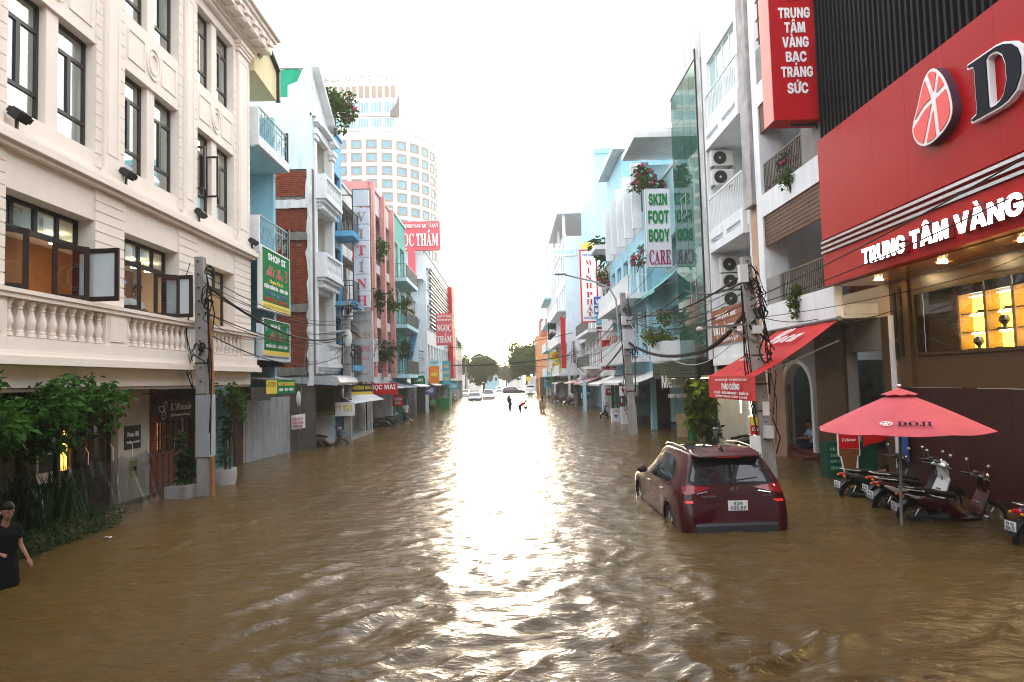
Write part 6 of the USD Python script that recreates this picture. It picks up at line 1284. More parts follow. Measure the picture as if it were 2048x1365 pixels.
    P(T, 'rear_fender', M().sheet(np.array([[[-.62 + .34 * math.cos(a), y, .295 + .34 * math.sin(a)] for y in (-.075, -.03, .03, .075)] for a in np.linspace(1.3, 2.9, 10)]), .012), blackp)
    pl = P(T, 'number_plate', M().box(-.965, -.955, -.095, .095, .46, .60), mat('plate_white', (.75, .76, .76), .4, .03, 5), 0)
    P(pl, 'plate_lettering', M().poly(words('59-C1', .045, .13), .003, (-.966, .0, .54), (0, -1, 0), (0, 0, 1)).poly(words('256.73', .05, .15), .003, (-.966, .0, .475), (0, -1, 0), (0, 0, 1)), blackm, 0)
    P(T, 'engine', fuse([hull((-.62, .09, .33, .07), (-.1, .07, .34, .08), (-.1, -.05, .34, .08), (-.4, .08, .38, .08))], 0, 0), mat('dark_engine', (.03, .03, .032), .5, .2, 8), 40)
    P(T, 'exhaust', M().tube([(-.1, -.12, .24), (-.35, -.15, .26), (-.42, -.16, .28), (-.82, -.18, .36)], [.02, .02, .05, .055], 10), mats['dark_engine'])
    P(T, 'stand', M().tube([(-.25, .12, .25), (-.32, .2, .0)], .012), iron)
    return T
wsp = mat('white_scooter_paint', (.62, .63, .64), .22, .04, 4, coat=.4, obj=True); mrp = mat('maroon_scooter_paint', (.03, .0025, .004), .22, .08, 4, coat=.5, obj=True); bkp = mat('black_scooter_paint', (.012, .012, .015), .22, .1, 4, coat=.5, obj=True); blp = mat('blue_scooter_paint', (.02, .025, .07), .22, .1, 4, coat=.5, obj=True)
scooter('scooter', 'white and red scooter parked in the flood under the pink umbrella', (7.72, 13.2, -.27), 6, mrp, wsp, .06)
mr_ = scooter('scooter', 'maroon scooter nearest the umbrella pole with its front wheel showing', (7.62, 12.05, -.3), -4, mrp, mrp, .08)
bk_ = scooter('scooter', 'black scooter with white mirror farthest left under the pink umbrella', (7.7, 14.5, -.27), 8, bkp, bkp, .05)
scooter('scooter', 'dark blue scooter cut by the right edge of the picture', (8.2, 10.25, -.25), 8, blp, blp, .05)
copy(mr_, 'maroon scooter parked in the dark shop beside the brick wall', (-7.95, 29.5, -.3), 20)
copy(bk_, 'black and red scooter standing by the right shop awnings', (6.75, 45.5, -.3), 200)
for lab, x, y, r in (('black motorbike lying behind the red car', 7.6, 23.6, 170), ('second black motorbike behind the red car under a green cover', 8.4, 22.6, 100), ('black motorbike in front of the red banner on the left', -7.6, 42.3, 15), ('black motorbike farther back by the red banner on the left', -7.3, 44.2, 10)): copy(bk_, lab, (x, y, -.3), r)
copy(bk_, 'dark motorbike half hidden behind the white and red scooter', (8.0, 13.85, -.27), 3)
for k in range(14): copy(bk_ if k % 3 else mr_, 'dark motorbike in the row parked along the far right kerb', (6.2 + .5 * math.sin(k * 2.1), 68 + k * 2.3, -.3), 185 + 14 * math.sin(k * 3.7), group='motorbikes parked along the far right kerb')
for k in range(3): copy(bk_, 'dark motorbike parked at the far left kerb by the silver cars', (-8.3, 92 + k * 2, -.3), 12 * k, group='motorbikes parked along the far left kerb')
solo('green_cover', 'bright green rain cover lying over a black motorbike', 'cover', M().sheet(np.array([[[8.05 + .7 * u, 22.5 + .7 * t, .62 - .9 * (u - .5) ** 2 - .7 * (t - .5) ** 2 + .03 * math.sin(17 * u + 9 * t)] for t in np.linspace(0, 1, 9)] for u in np.linspace(0, 1, 9)]), .006), mat('green_tarp', (.01, .17, .05), .45, .1, 5), smooth=True)

# ------------------------------------------------------------------ cars
from scipy.interpolate import PchipInterpolator, LinearNDInterpolator
def car_body(st, ny=72, nz=30):
    """st: rows (y, [(x, z, dy)] from bottom centre to roof centre); a smooth closed shell"""
    ys = np.array([s[0] for s in st]); P = np.array([s[1] for s in st], float); k = P.shape[1]
    t = np.linspace(0, 1, k); Y = np.unique(np.concatenate([np.linspace(ys[0], ys[-1], ny), ys[0] + np.array([.02, .05, .1, .16]), ys[-1] - np.array([.02, .05, .1])])); tt = np.linspace(0, 1, nz)
    Q = PchipInterpolator(ys, P, axis=0)(Y); Q = PchipInterpolator(t, Q, axis=1)(tt)
    H = np.stack([Q[..., 0], Y[:, None] + Q[..., 2], Q[..., 1]], -1)
    L = H[:, 1:-1][:, ::-1] * [-1, 1, 1]; ring = np.concatenate([H, L], 1); n, m = ring.shape[:2]
    i, j = np.meshgrid(np.arange(n - 1), np.arange(m), indexing='ij'); q = np.stack([i * m + j, i * m + (j + 1) % m, (i + 1) * m + (j + 1) % m, (i + 1) * m + j], -1).reshape(-1, 4)
    f = np.vstack([q[:, [0, 1, 2]], q[:, [0, 2, 3]]]); v = ring.reshape(-1, 3); N = len(v)
    c0, c1 = ring[0].mean(0), ring[-1].mean(0); v = np.vstack([v, c0, c1]); j = np.arange(m)
    f = np.vstack([f, np.stack([(j + 1) % m, j, np.full(m, N)], 1), np.stack([(n - 1) * m + j, (n - 1) * m + (j + 1) % m, np.full(m, N + 1)], 1)])
    return v, f, H
class Drape:
    def __init__(s, v, f, axis, sign):
        fn = np.cross(v[f[:, 1]] - v[f[:, 0]], v[f[:, 2]] - v[f[:, 0]]); vn = np.zeros_like(v)
        for k in range(3): np.add.at(vn, f[:, k], fn)
        vn /= np.linalg.norm(vn, axis=1, keepdims=True) + 1e-12
        if np.sum(fn * (v[f].mean(1) - v.mean(0))) < 0: vn = -vn
        ok = vn[:, axis] * sign > .12; s.o = [a for a in range(3) if a != axis]; s.axis, s.sign = axis, sign
        s.I = LinearNDInterpolator(v[ok][:, s.o], v[ok][:, axis])
    def patch(s, poly, off=.004, thick=.004, res=.06):
        m = M()
        for g in getattr(poly, 'geoms', [poly]):
            g = shapely.segmentize(g, res); x0, y0, x1, y1 = g.bounds
            gx, gy = np.meshgrid(np.arange(x0, x1, res), np.arange(y0, y1, res)); inn = [(a, b) for a, b in zip(gx.ravel(), gy.ravel()) if g.buffer(-res * .3).contains(Point(a, b))]
            co = list(g.exterior.coords)[:-1]
            for h in g.interiors: co += list(h.coords)[:-1]
            pts = np.array(co + inn); from scipy.spatial import Delaunay
            tr = Delaunay(pts).simplices; cen = pts[tr].mean(1); tr = tr[[g.contains(Point(*c)) for c in cen]]
            d = s.I(pts); d = np.where(np.isnan(d), np.nanmean(d) if np.isfinite(d).any() else 0, d)
            w = np.zeros((len(pts), 3)); w[:, s.o[0]], w[:, s.o[1]], w[:, s.axis] = pts[:, 0], pts[:, 1], d + s.sign * off
            w2 = w.copy(); w2[:, s.axis] -= s.sign * (off + thick)
            a, b, c = w[tr[:, 0]], w[tr[:, 1]], w[tr[:, 2]]; fl = np.cross(b - a, c - a)[:, s.axis] * s.sign < 0; tr[fl] = tr[fl][:, ::-1]
            m.raw(w, tr)
        return m
def wheel(T, x, y, r, put_, n=24, wd=.22):
    s = 1 if x > 0 else -1; A = np.array([[0, 0, 1, 0], [1, 0, 0, 0], [0, 1, 0, 0], [0, 0, 0, 1.0]])
    W = put_(T, 'wheel', M().lathe([(r * .62, -wd / 2), (r * .9, -wd / 2), (r, -wd / 3), (r, wd / 3), (r * .9, wd / 2), (r * .62, wd / 2), (r * .62, -wd / 2)], n=n).tf(A).move((x - s * wd / 2, y, r)), rubber, smooth=40)
    rm = M().lathe([(r * .56, -.02), (r * .64, wd / 2 - .01), (r * .66, wd / 2), (r * .6, wd / 2 - .02), (r * .54, -.02)], n=n).lathe([(0, 0), (r * .6, 0), (r * .6, -.02)], n=n)
    for k in range(5):
        for dk in (-.13, .13): a = k * 2 * PI / 5 + dk; rm.bar((.03 * math.cos(a), .03 * math.sin(a), wd / 2 - .02), (r * .62 * math.cos(a), r * .62 * math.sin(a), wd / 2 - .015), .035, .03)
    if s < 0: rm.tf(np.diag([1, 1, -1, 1]))
    put_(W, 'rim', rm.tf(A).move((x - s * wd / 2, y, r)), mat('alloy', (.45, .45, .46), .3, .05, 5, metal=1.0), smooth=40)
def suv():
    T = thing('red_car', 'dark red wet SUV standing in the flood with plate 51H 933.59', 'car', (3.70, 11.5, -.38), 0.6)
    cw = mat('dark_red_car_paint', (.032, .0016, .0042), .3, .06, 3, coat=.45, spec=.2, obj=True); trim = mat('black_car_trim', (.02, .02, .022), .5, .1, 5)
    gl = mat('tinted_car_glass', (.008, .009, .011), .04, .1, 1, spec=.8, obj=True)
    def sec(wb, ws, wbe, wg, wr, zb, zs, zbe, zg, zr, dy=0.0):
        return [(0, zb, -.14 * dy), (wb * .8, zb, -.14 * dy), (wb, zb + .06, -.14 * dy), (ws, .54, -.13 * dy), (ws, zs - .08, 0), (ws * .985, zs, dy * .06), (wbe, zbe, dy * .18), (wg, zg, dy * .92), (wr, zr - .015, dy), (wr * .72, zr, dy), (0, zr + .018, dy)]
    st = [(0.0, sec(.66, .70, .66, .50, .46, .30, .86, 1.02, 1.50, 1.53, .44)), (.05, sec(.80, .86, .80, .60, .55, .24, .88, 1.05, 1.54, 1.585, .42)), (.22, sec(.86, .915, .865, .64, .60, .22, .92, 1.08, 1.555, 1.62, .32)),
          (.6, sec(.89, .93, .885, .665, .63, .2, .93, 1.08, 1.56, 1.645, .14)), (1.1, sec(.9, .925, .89, .68, .645, .2, .92, 1.05, 1.56, 1.66, .03)), (1.8, sec(.9, .92, .885, .68, .64, .2, .90, 1.02, 1.55, 1.65)), (2.2, sec(.9, .92, .88, .67, .62, .2, .9, 1.01, 1.50, 1.60)),
          (2.7, sec(.9, .92, .875, .70, .60, .2, .89, 1.0, 1.28, 1.38)), (3.1, sec(.9, .925, .86, .76, .66, .2, .88, .99, 1.06, 1.12)), (3.35, sec(.9, .925, .84, .76, .66, .2, .87, .97, 1.0, 1.04)), (3.8, sec(.88, .92, .82, .74, .6, .2, .84, .92, .95, .98)), (4.15, sec(.84, .88, .78, .7, .55, .22, .78, .85, .87, .90)), (4.4, sec(.7, .76, .66, .58, .45, .26, .68, .73, .75, .77)), (4.48, sec(.5, .55, .48, .42, .3, .35, .58, .62, .63, .64))]
    v, f, H = car_body(st)
    body = (v, f)
    try:
        mf = manifold3d.Manifold(manifold3d.Mesh(np.asarray(v, np.float32), np.asarray(f, np.uint32)))
        if mf.status() != manifold3d.Error.NoError or mf.volume() < 0:
            mf = manifold3d.Manifold(manifold3d.Mesh(np.asarray(v, np.float32), np.asarray(f[:, ::-1], np.uint32)))
        if mf.status() == manifold3d.Error.NoError and mf.volume() > 0:
            for y in (.86, 3.53):
                mf = mf - manifold3d.Manifold.cylinder(2.4, .40, .40, 28, True).rotate((0, 90, 0)).translate((0, y, .36))
            q = mf.to_mesh(); body = (q.vert_properties[:, :3], q.tri_verts)
    except Exception as e: print('car boolean', e)
    L = lambda p, n, m_, mm, **k: put(p, n, m_, mm, world=False, **k)
    B_ = L(T, 'body', body, cw, smooth=35)
    L(T, 'underbody', M().box(-.55, .55, .3, 4.2, .26, .5), trim)
    back, top = Drape(v, f, 1, -1), Drape(v, f, 2, 1)
    rear = lambda n, poly, mm, off=.004, par=None, **k: L(par or T, n, back.patch(poly, off, **k), mm, smooth=40)
    rg = Polygon([(-.69, 1.20), (-.60, 1.155), (.60, 1.155), (.69, 1.20), (.655, 1.30), (.555, 1.50), (-.555, 1.50), (-.655, 1.30)])
    rear('rear_window', rg.buffer(.0), gl, .006)
    rear('window_surround', rg.buffer(.035).difference(rg.buffer(-.004)), trim, .004)
    sp = fuse([hull((-.56, .40, 1.60, .03), (.56, .40, 1.60, .03), (-.50, .26, 1.575, .022), (.50, .26, 1.575, .022), (-.52, .7, 1.645, .02), (.52, .7, 1.645, .02))], 0, 0); L(T, 'spoiler', sp, cw, smooth=40)
    L(T, 'brake_lamp_strip', M().box(-.2, .2, .236, .246, 1.56, 1.575), mats['tail_red'])
    L(T, 'rear_wiper', M().tube([(.0, .12, 1.19), (.12, .12, 1.20), (.42, .13, 1.23)], .012), trim)
    for s in (-1, 1):
        tl = Polygon([(.36, 1.075), (.62, 1.01), (.80, .97), (.84, 1.02), (.84, 1.10), (.74, 1.13), (.55, 1.11)])
        tl = affinity.scale(tl, s, 1, origin=(0, 0)); q = rear('tail_light', tl, mat('tail_lens', (.22, .012, .016), .08, .1, 5, coat=.6), .012)
        rear('tail_light_chrome', affinity.scale(Polygon([(.42, 1.015), (.62, .985), (.62, 1.0), (.44, 1.03)]), s, 1, origin=(0, 0)), steel, .016, q)
        rear('tail_reflector', affinity.scale(sbox(.58, .845, .82, .885), s, 1, origin=(0, 0)), mat('red_reflector', (.6, .02, .015), .25, 0, emit=.15), .012)  # faint glow is put into the reflector material; it is no lamp
        rear('bumper_crease', affinity.scale(Polygon([(.3, .60), (.75, .66), (.75, .67), (.3, .615)]), s, 1, origin=(0, 0)), trim, .004)
        sd = Drape(v, f, 0, s); side = lambda n, poly, mm, off=.004, par=None: L(par or T, n, sd.patch(poly, off), mm, smooth=40)
        w1, w2 = Polygon([(2.62, 1.06), (2.55, 1.16), (2.28, 1.42), (2.05, 1.50), (1.80, 1.52), (1.80, 1.06)]), Polygon([(1.74, 1.06), (1.74, 1.52), (1.3, 1.51), (.92, 1.42), (.70, 1.24), (.80, 1.13), (.95, 1.08)])
        side('side_window', w1, gl, .004); side('side_window', w2, gl, .004)
        u = Polygon([(2.70, 1.05), (2.55, 1.19), (2.28, 1.45), (2.05, 1.53), (1.3, 1.54), (.9, 1.45), (.66, 1.24), (.78, 1.11), (.95, 1.05)]); side('chrome_strip', u.buffer(.012).difference(u.buffer(-.008)), mat('chrome', (.75, .72, .66), .12, 0, metal=1), .006)
        L(T, 'window_pillar', sd.patch(sbox(1.742, 1.06, 1.798, 1.515), .003), trim)
        for y in (1.25, 2.30): L(T, 'door_handle', M().tube([(s * .935, y - .1, .93), (s * .955, y - .05, .935), (s * .955, y + .06, .935), (s * .935, y + .1, .93)], .014, 6), mats['chrome'])
        for y in (1.0, 1.76, 2.72): L(T, 'door_seam', sd.patch(sbox(y - .005, .35, y + .005, 1.04), .002), blackm)
        L(T, 'mirror', fuse([hull((s * .95, 2.62, 1.08, .05), (s * 1.05, 2.6, 1.09, .065), (s * 1.0, 2.64, 1.12, .05))], 0, 0), trim, smooth=50)
        for y in (.86, 3.53):
            wheel(T, s * .90, y, .36, L)
            a = Point(y, .36).buffer(.455, 20).difference(Point(y, .36).buffer(.39, 20)).intersection(sbox(0, .2, 5, 2)); L(T, 'arch_cladding', sd.patch(a, .008), trim)
        L(T, 'sill_cladding', sd.patch(sbox(1.3, .27, 3.1, .40), .006), trim)
        L(T, 'roof_rail', M().tube([(s * .585, .75, 1.655), (s * .60, .85, 1.69), (s * .615, 1.5, 1.705), (s * .60, 2.1, 1.675), (s * .585, 2.25, 1.63)], .012, 8), mats['chrome'], smooth=True)
    L(T, 'sunroof', top.patch(sbox(-.47, .95, .47, 2.0), .004), gl, smooth=40)
    L(T, 'antenna_fin', fuse([hull((0, .72, 1.665, .025), (0, .60, 1.735, .006), (0, .52, 1.66, .012))], 0, 0), trim, smooth=40)
    rear('tailgate_seam', sbox(-.72, .625, .72, .632), blackm, .003); rear('tailgate_crease', Polygon([(-.74, .90), (-.4, .935), (.4, .935), (.74, .90), (.4, .928), (-.4, .928)]), trim, .003)
    for s in (-1, 1): rear('tailgate_seam', affinity.scale(Polygon([(.70, 1.12), (.74, .86), (.66, .63), (.668, .63), (.748, .86), (.708, 1.12)]), s, 1, origin=(0, 0)), blackm, .003)
    L(T, 'bumper_guard', fuse([hull(*[(sx * x, y, z, .05) for sx in (-1, 1) for (x, y) in ((.66, -.035), (.80, .12), (.86, .30)) for z in (.26, .47)])], 0, 0), mat('grey_guard', (.022, .022, .026), .4, .1, 4), smooth=40)
    y0 = float(back.I([[0, .78]])[0])
    pr = rear('plate_recess', Polygon([(-.36, .68), (.46, .68), (.40, .875), (-.30, .875)]), cw, .002)
    pl = L(T, 'number_plate', M().box(.0 - .10 + .0, .23, y0 - .03, y0 - .012, .70, .865), mats['plate_white'])
    L(pl, 'plate_lettering', M().poly(words('51H', .055, .14), .003, (.065, y0 - .031, .79), *R_VIEW).poly(words('933.59', .058, .26), .003, (.065, y0 - .031, .715), *R_VIEW), blackm)
    lg = affinity.rotate(affinity.scale(Point(0, 0).buffer(.075, 16), 1.0, .55), 0); ring = lg.difference(affinity.scale(lg, .8, .78)); hh = shapely.union_all([Polygon([(-.045, -.03), (-.03, -.03), (-.012, .033), (-.028, .033)]), Polygon([(.018, -.033), (.034, -.033), (.05, .03), (.036, .03)]), Polygon([(-.03, -.008), (.04, .0), (.04, .012), (-.03, .004)])]).intersection(lg)
    y1 = float(back.I([[0, 1.03]])[0]); L(T, 'badge', M().poly(ring.union(hh), .012, (.06, y1 - .002, 1.035), *R_VIEW), steel)
    y2 = float(back.I([[-.45, .93]])[0]); L(T, 'name_lettering', M().poly(words('TUCSON', .032, .24, wght=800), .006, (-.42, y2 - .006, .925), *R_VIEW), steel); L(T, 'name_lettering', M().poly(words('1.6 T-GDI', .03, .16), .006, (.56, float(back.I([[.56, .93]])[0]) - .006, .925), *R_VIEW), steel)
    return T
suv()
def far_car(name, label, loc, rz, paint, kind='sedan'):
    T = thing(name, label, 'car', loc, rz); L = lambda p, n, m_, mm, **k: put(p, n, m_, mm, world=False, **k)
    if kind == 'truck':
        L(T, 'cab', fuse([hull((-.8, .1, .5, .1), (.8, .1, .5, .1), (-.78, .1, 1.2, .1), (.78, .1, 1.2, .1), (-.68, .6, 1.95, .08), (.68, .6, 1.95, .08), (-.8, 1.8, .5, .1), (.8, 1.8, .5, .1), (-.7, 1.7, 1.95, .08), (.7, 1.7, 1.95, .08))], 0, 0), paint, smooth=30)
        L(T, 'windscreen', M().poly(Polygon([(-.72, 1.3), (.72, 1.3), (.62, 1.92), (-.62, 1.92)]), .02, (0, .28, 0), *R_VIEW), winglass); L(T, 'cargo_box', M().box(-.9, .9, 1.95, 4.6, .6, 2.0), paint)
        for s in (-1, 1): L(T, 'headlight', M().ball((s * .6, -.0, .72), (.14, .05, .08), 2), lamp_light)
        L(T, 'bumper', M().box(-.85, .85, -.06, .02, .3, .55), blackp); ys = (.8, 3.6)
    else:
        h = 1.45 if kind == 'sedan' else 1.75; k = 0 if kind == 'sedan' else .1
        def s_(w, zb, zs, zr, wr): return [(0, zb, 0), (w * .8, zb, 0), (w * .95, zb + .08, 0), (w, .5, 0), (w, zs - .05, 0), (w * .93, zs, 0), (wr + (w - wr) * .5, (zs + zr) / 2, 0), (wr, zr - .02, 0), (0, zr, 0)]
        st = [(0, s_(.6, .3, .66, .68, .4)), (.12, s_(.8, .22, .76, .78, .6)), (.9, s_(.87, .2, .88 + k, .95 + k, .65)), (1.25, s_(.88, .2, .92 + k, 1.0 + k, .66)), (1.9, s_(.88, .2, .93 + k, h - .06, .58)), (2.5, s_(.88, .2, .94 + k, h, .6)), (3.3, s_(.88, .2, .95 + k, h - .06, .58)), (3.9, s_(.86, .2, .95 + k, 1.08 + k * 5, .6)), (4.4, s_(.8, .24, .9 + k, .98 + k * 4, .6)), (4.55, s_(.6, .35, .75, .8 + k * 3, .5))]
        v, f, H = car_body(st, 40, 20); L(T, 'body', (v, f), paint, smooth=35); fr = Drape(v, f, 1, -1)
        L(T, 'windscreen', Drape(v, f, 2, 1).patch(Polygon([(-.66, 1.3), (.66, 1.3), (.54, 1.88), (-.54, 1.88)]), .006), winglass, smooth=40)
        for s in (-1, 1):
            L(T, 'headlight', fr.patch(affinity.scale(Polygon([(.45, .62), (.76, .66), (.76, .74), (.5, .70)]), s, 1, origin=(0, 0)), .01), whites)
            L(T, 'side_window', Drape(v, f, 0, s).patch(Polygon([(1.5, .98 + k), (1.95, h - .12), (3.2, h - .12), (3.7, 1.0 + k)]), .006), winglass); L(T, 'mirror', M().ball((s * .98, 1.6, 1.0), (.09, .06, .06), 1), blackp)
        L(T, 'grille', fr.patch(sbox(-.4, .52, .4, .64), .008), blackp); L(T, 'number_plate', M().box(-.2, .2, -.02, .0, .4, .5), mats['plate_white']); ys = (.85, 3.6)
    for s in (-1, 1):
        for y in ys: wheel(T, s * .86, y, .32, L, 14)
slv = mat('silver_car_paint', (.55, .56, .57), .25, .04, 3, metal=.5, obj=True); gsl = mat('grey_green_car_paint', (.20, .24, .24), .25, .05, 3, metal=.5, obj=True)
far_car('sedan', 'grey green sedan coming through the water, nearest of the far cars', (-4.8, 91, -.38), 0, gsl); far_car('car', 'silver car with bright bonnet beside the grey green sedan', (-3.15, 98, -.38), 0, slv, 'suv'); far_car('sedan', 'white car parked at the left kerb behind the silver cars', (-8.0, 120, -.3), 0, whites)
far_car('car', 'black people carrier crossing the street end sideways', (3.0, 141, -.4), 90, bkp, 'suv'); far_car('pickup_truck', 'white truck with lit headlights facing the camera at the street end', (3.6, 122, -.35), 0, whites, 'truck'); far_car('sedan', 'pale sedan in the traffic beyond the crossing', (-2.6, 160, -.3), 0, slv)

# ------------------------------------------------------------------ umbrella, sign, bin, stalls
U = thing('umbrella', 'pink red square market umbrella printed DOJI on a leaning grey pole', 'umbrella', (6.48, 11.5, -.4)); ap = np.array([6.5, 11.42, 2.24]); n8 = 8; rad = 1.34
um = mat('faded_pink_cloth', (.64, .13, .16), .8, .08, 3, trans=.15)
def ump(a, t):
    k = (a / (2 * PI / n8)) % 1; chord = math.cos(PI / n8) / math.cos((k - .5) * 2 * PI / n8); sag = 1 - .06 * math.sin(PI * t) * 4 * k * (1 - k)
    r = rad * t * chord; return ap + np.array([math.cos(a) * r, math.sin(a) * r, -.62 * t ** 1.08 * sag - .03 * t * t * 4 * k * (1 - k)])
A0 = -PI / 2 - .50 + PI / 8
put(U, 'canopy', M().sheet(np.array([[ump(A0 + a, t) for t in np.linspace(.1, 1, 10)] for a in np.linspace(0, 2 * PI, 65)])[::-1], .008), um, smooth=35)
put(U, 'vent_cap', M().sheet(np.array([[ap + np.array([math.cos(a) * .27 * t, math.sin(a) * .27 * t, .06 - .11 * t + .008 * math.cos(8 * a) * t]) for t in np.linspace(.05, 1, 5)] for a in np.linspace(0, 2 * PI, 49)])[::-1], .006), um, smooth=35)
put(U, 'pole', M().tube([(6.46, 11.55, -.5), (6.5, 11.43, 2.2)], .024, 10), mat('grey_pole', (.24, .24, .25), .5, .1, 4), smooth=True); put(U, 'finial', M().ball((6.5, 11.42, 2.33), .035, 2), steel)
for k in range(8): a = A0 + k * 2 * PI / 8; put(U, 'rib', M().tube([ump(a, .1) - [0, 0, .02], ump(a, .98) - [0, 0, .02]], .008, 5), galv)
aL = -PI / 2 - .50; r_ = np.array([-math.sin(aL), math.cos(aL), 0]); mid1, mid0 = ump(aL + .0, .86), ump(aL + .0, .5); u_ = (mid0 - mid1) / np.linalg.norm(mid0 - mid1); nn_ = np.cross(r_, u_); nn_ /= np.linalg.norm(nn_)
put(U, 'lettering', M().poly(words('DOJI', .11, .46, 'serif'), .004, mid1 + r_ * .16 + u_ * .03 + nn_ * .030, r_, u_), navy)
el = affinity.scale(Point(0, 0).buffer(.06, 12), 1.5, 1); put(U, 'emblem', M().poly(el.difference(el.buffer(-.012)).union(shapely.union_all([LineString([(-.08, -.01), (.08, .02)]).buffer(.007), LineString([(-.02, .055), (.02, -.055)]).buffer(.007), LineString([(.05, .04), (-.04, -.045)]).buffer(.007)]).intersection(el)), .004, mid1 - r_ * .22 + u_ * .08 + nn_ * .030, r_, u_), whites)
IC = thing('ice_cream_sign', 'red ice cream cone shaped advertising board with white edge', 'sign', (8.1, 16.4, -.3)); cn = shapely.union_all([Point(0, 1.33).buffer(.2, 12), sbox(-.2, .62, .2, 1.08).buffer(.04), Polygon([(-.2, .65), (.2, .65), (.03, -.35), (-.03, -.35)])])
put(IC, 'board', M().poly(cn.buffer(.025), .03, (8.05, 16.43, 0), *R_VIEW), whites); put(IC, 'picture', M().poly(cn.intersection(sbox(-1, .75, 1, 1.6)), .006, (8.05, 16.397, 0), *R_VIEW), red); put(IC, 'picture', M().poly(cn.intersection(sbox(-1, .2, 1, .745)), .006, (8.05, 16.397, 0), *R_VIEW), mat('cone_brown', (.16, .06, .02), .6, .4, 20)); put(IC, 'picture', M().poly(cn.intersection(sbox(-1, -.5, 1, .195)), .006, (8.05, 16.397, 0), *R_VIEW), mat('cone_tan', (.38, .25, .12), .6, .3, 20))
put(IC, 'lettering', M().poly(words('Celano', .08, .32, 'italic'), .005, (8.05, 16.388, .93), *R_VIEW), whites)
ST = thing('drink_counter', 'green printed drink counter under the pink umbrella', 'counter', (8.6, 16.9, -.2)); put(ST, 'counter', M().box(7.75, 9.0, 16.9, 17.3, -.5, .86), mat('dark_green_print', (.012, .07, .045), .45, .3, 3)); put(ST, 'post', M().box(8.42, 8.48, 16.84, 16.88, -.4, .9), whites); put(ST, 'blue_poster', M().box(8.98, 9.02, 15.6, 15.9, .5, 1.4), blues); put(ST, 'red_cloth', M().sheet(np.array([[[8.5 + .7 * u, 16.6, 1.15 - .4 * t * (1 - .6 * u) + .03 * math.sin(8 * u)] for t in np.linspace(0, 1, 4)] for u in np.linspace(0, 1, 6)]), .008), red)
for k, z in enumerate((.66, .5, .36, .2)): put(ST, 'menu_line', M().poly(words(['CÀ PHÊ', 'TRÀ ĐÁ', 'NƯỚC CAM', 'SINH TỐ'][k], .07, .36), .004, (8.0, 16.897, z), *R_VIEW), mat('pale_green_print', (.25, .5, .3), .5))
bn = thing('rubbish_bin', 'green wheeled rubbish bin beside the bamboo', 'bin', (7.75, 28.4, -.1)); put(bn, 'body', M().poly(Polygon([(-.26, -.3), (.26, -.3), (.32, .62), (-.32, .62)]), .6, (7.7, 28.7, 0), *R_VIEW), greens); put(bn, 'lid', M().box(7.36, 8.04, 28.05, 28.75, .625, .7), greens); put(bn, 'mark', M().poly(Point(0, 0).buffer(.09, 10).difference(Point(0, 0).buffer(.06, 10)), .004, (7.7, 28.098, .25), *R_VIEW), whites)
solo('planter', 'round concrete planter below the bamboo', 'planter', M().lathe([(0, -.5), (.5, -.5), (.58, .18), (.5, .2), (.48, .1), (0, .1)], (8.1, 27.4, 0), 18), concrete, smooth=40)
shrub('bamboo', 'tall feathery bamboo plant beside the awning valance', (7.28, 26.2, 1.45), (.42, .5, 1.1), 1000, .34, leafy, 91, pot=None, zb=0.1); shrub('bamboo', 'darker leafy plant hanging beside the bamboo near the water', (7.5, 25.7, .6), (.35, .4, .55), 320, .25, leafd, 92)
solo('leaning_board', 'plain tan board leaning by the green bin', 'board', M().bar((7.3, 29.2, -.2), (7.35, 29.6, .95), .45, .03), mat('tan_board', (.3, .22, .14), .7, .2, 3))
solo('carton', 'brown cardboard carton on the tiled doorstep', 'carton', M().box(8.75, 9.2, 18.95, 19.3, .075, .33), mat('cardboard', (.28, .15, .07), .8, .1, 5)); solo('foam_box', 'pale block under the cardboard carton', 'block', M().box(8.6, 9.2, 18.6, 18.93, -.3, .12), paleconc)
solo('panel_sign', 'white standing price board leaning on the wired pole', 'sign', M().box(5.95, 6.3, 17.1, 17.16, -.4, 1.05), whites); board('shop_sign', 'small yellow and red drink signs above the white price board', (6.0, 17.18, 1.07), R_VIEW, .28, .45, .04, red, [('Coca', .14, .1, .09, .22, whites, 'italic'), (sbox(0, 0, .28, .2), 0, .24, 0, 0, yellows)])
for k in range(3): solo('plastic_table', ['blue covered table inside the restaurant', 'second table inside the restaurant', 'table nearest the dark door of the restaurant'][k], 'table', M().box(7.4 + .1 * k, 8.2, 33.2 + k * 1.3, 34 + k * 1.3, .30, .34).box(7.5, 7.55, 33.3 + k * 1.3, 33.35 + k * 1.3, -.4, .3).box(8.1, 8.15, 33.3 + k * 1.3, 33.35 + k * 1.3, -.4, .3), navyc)

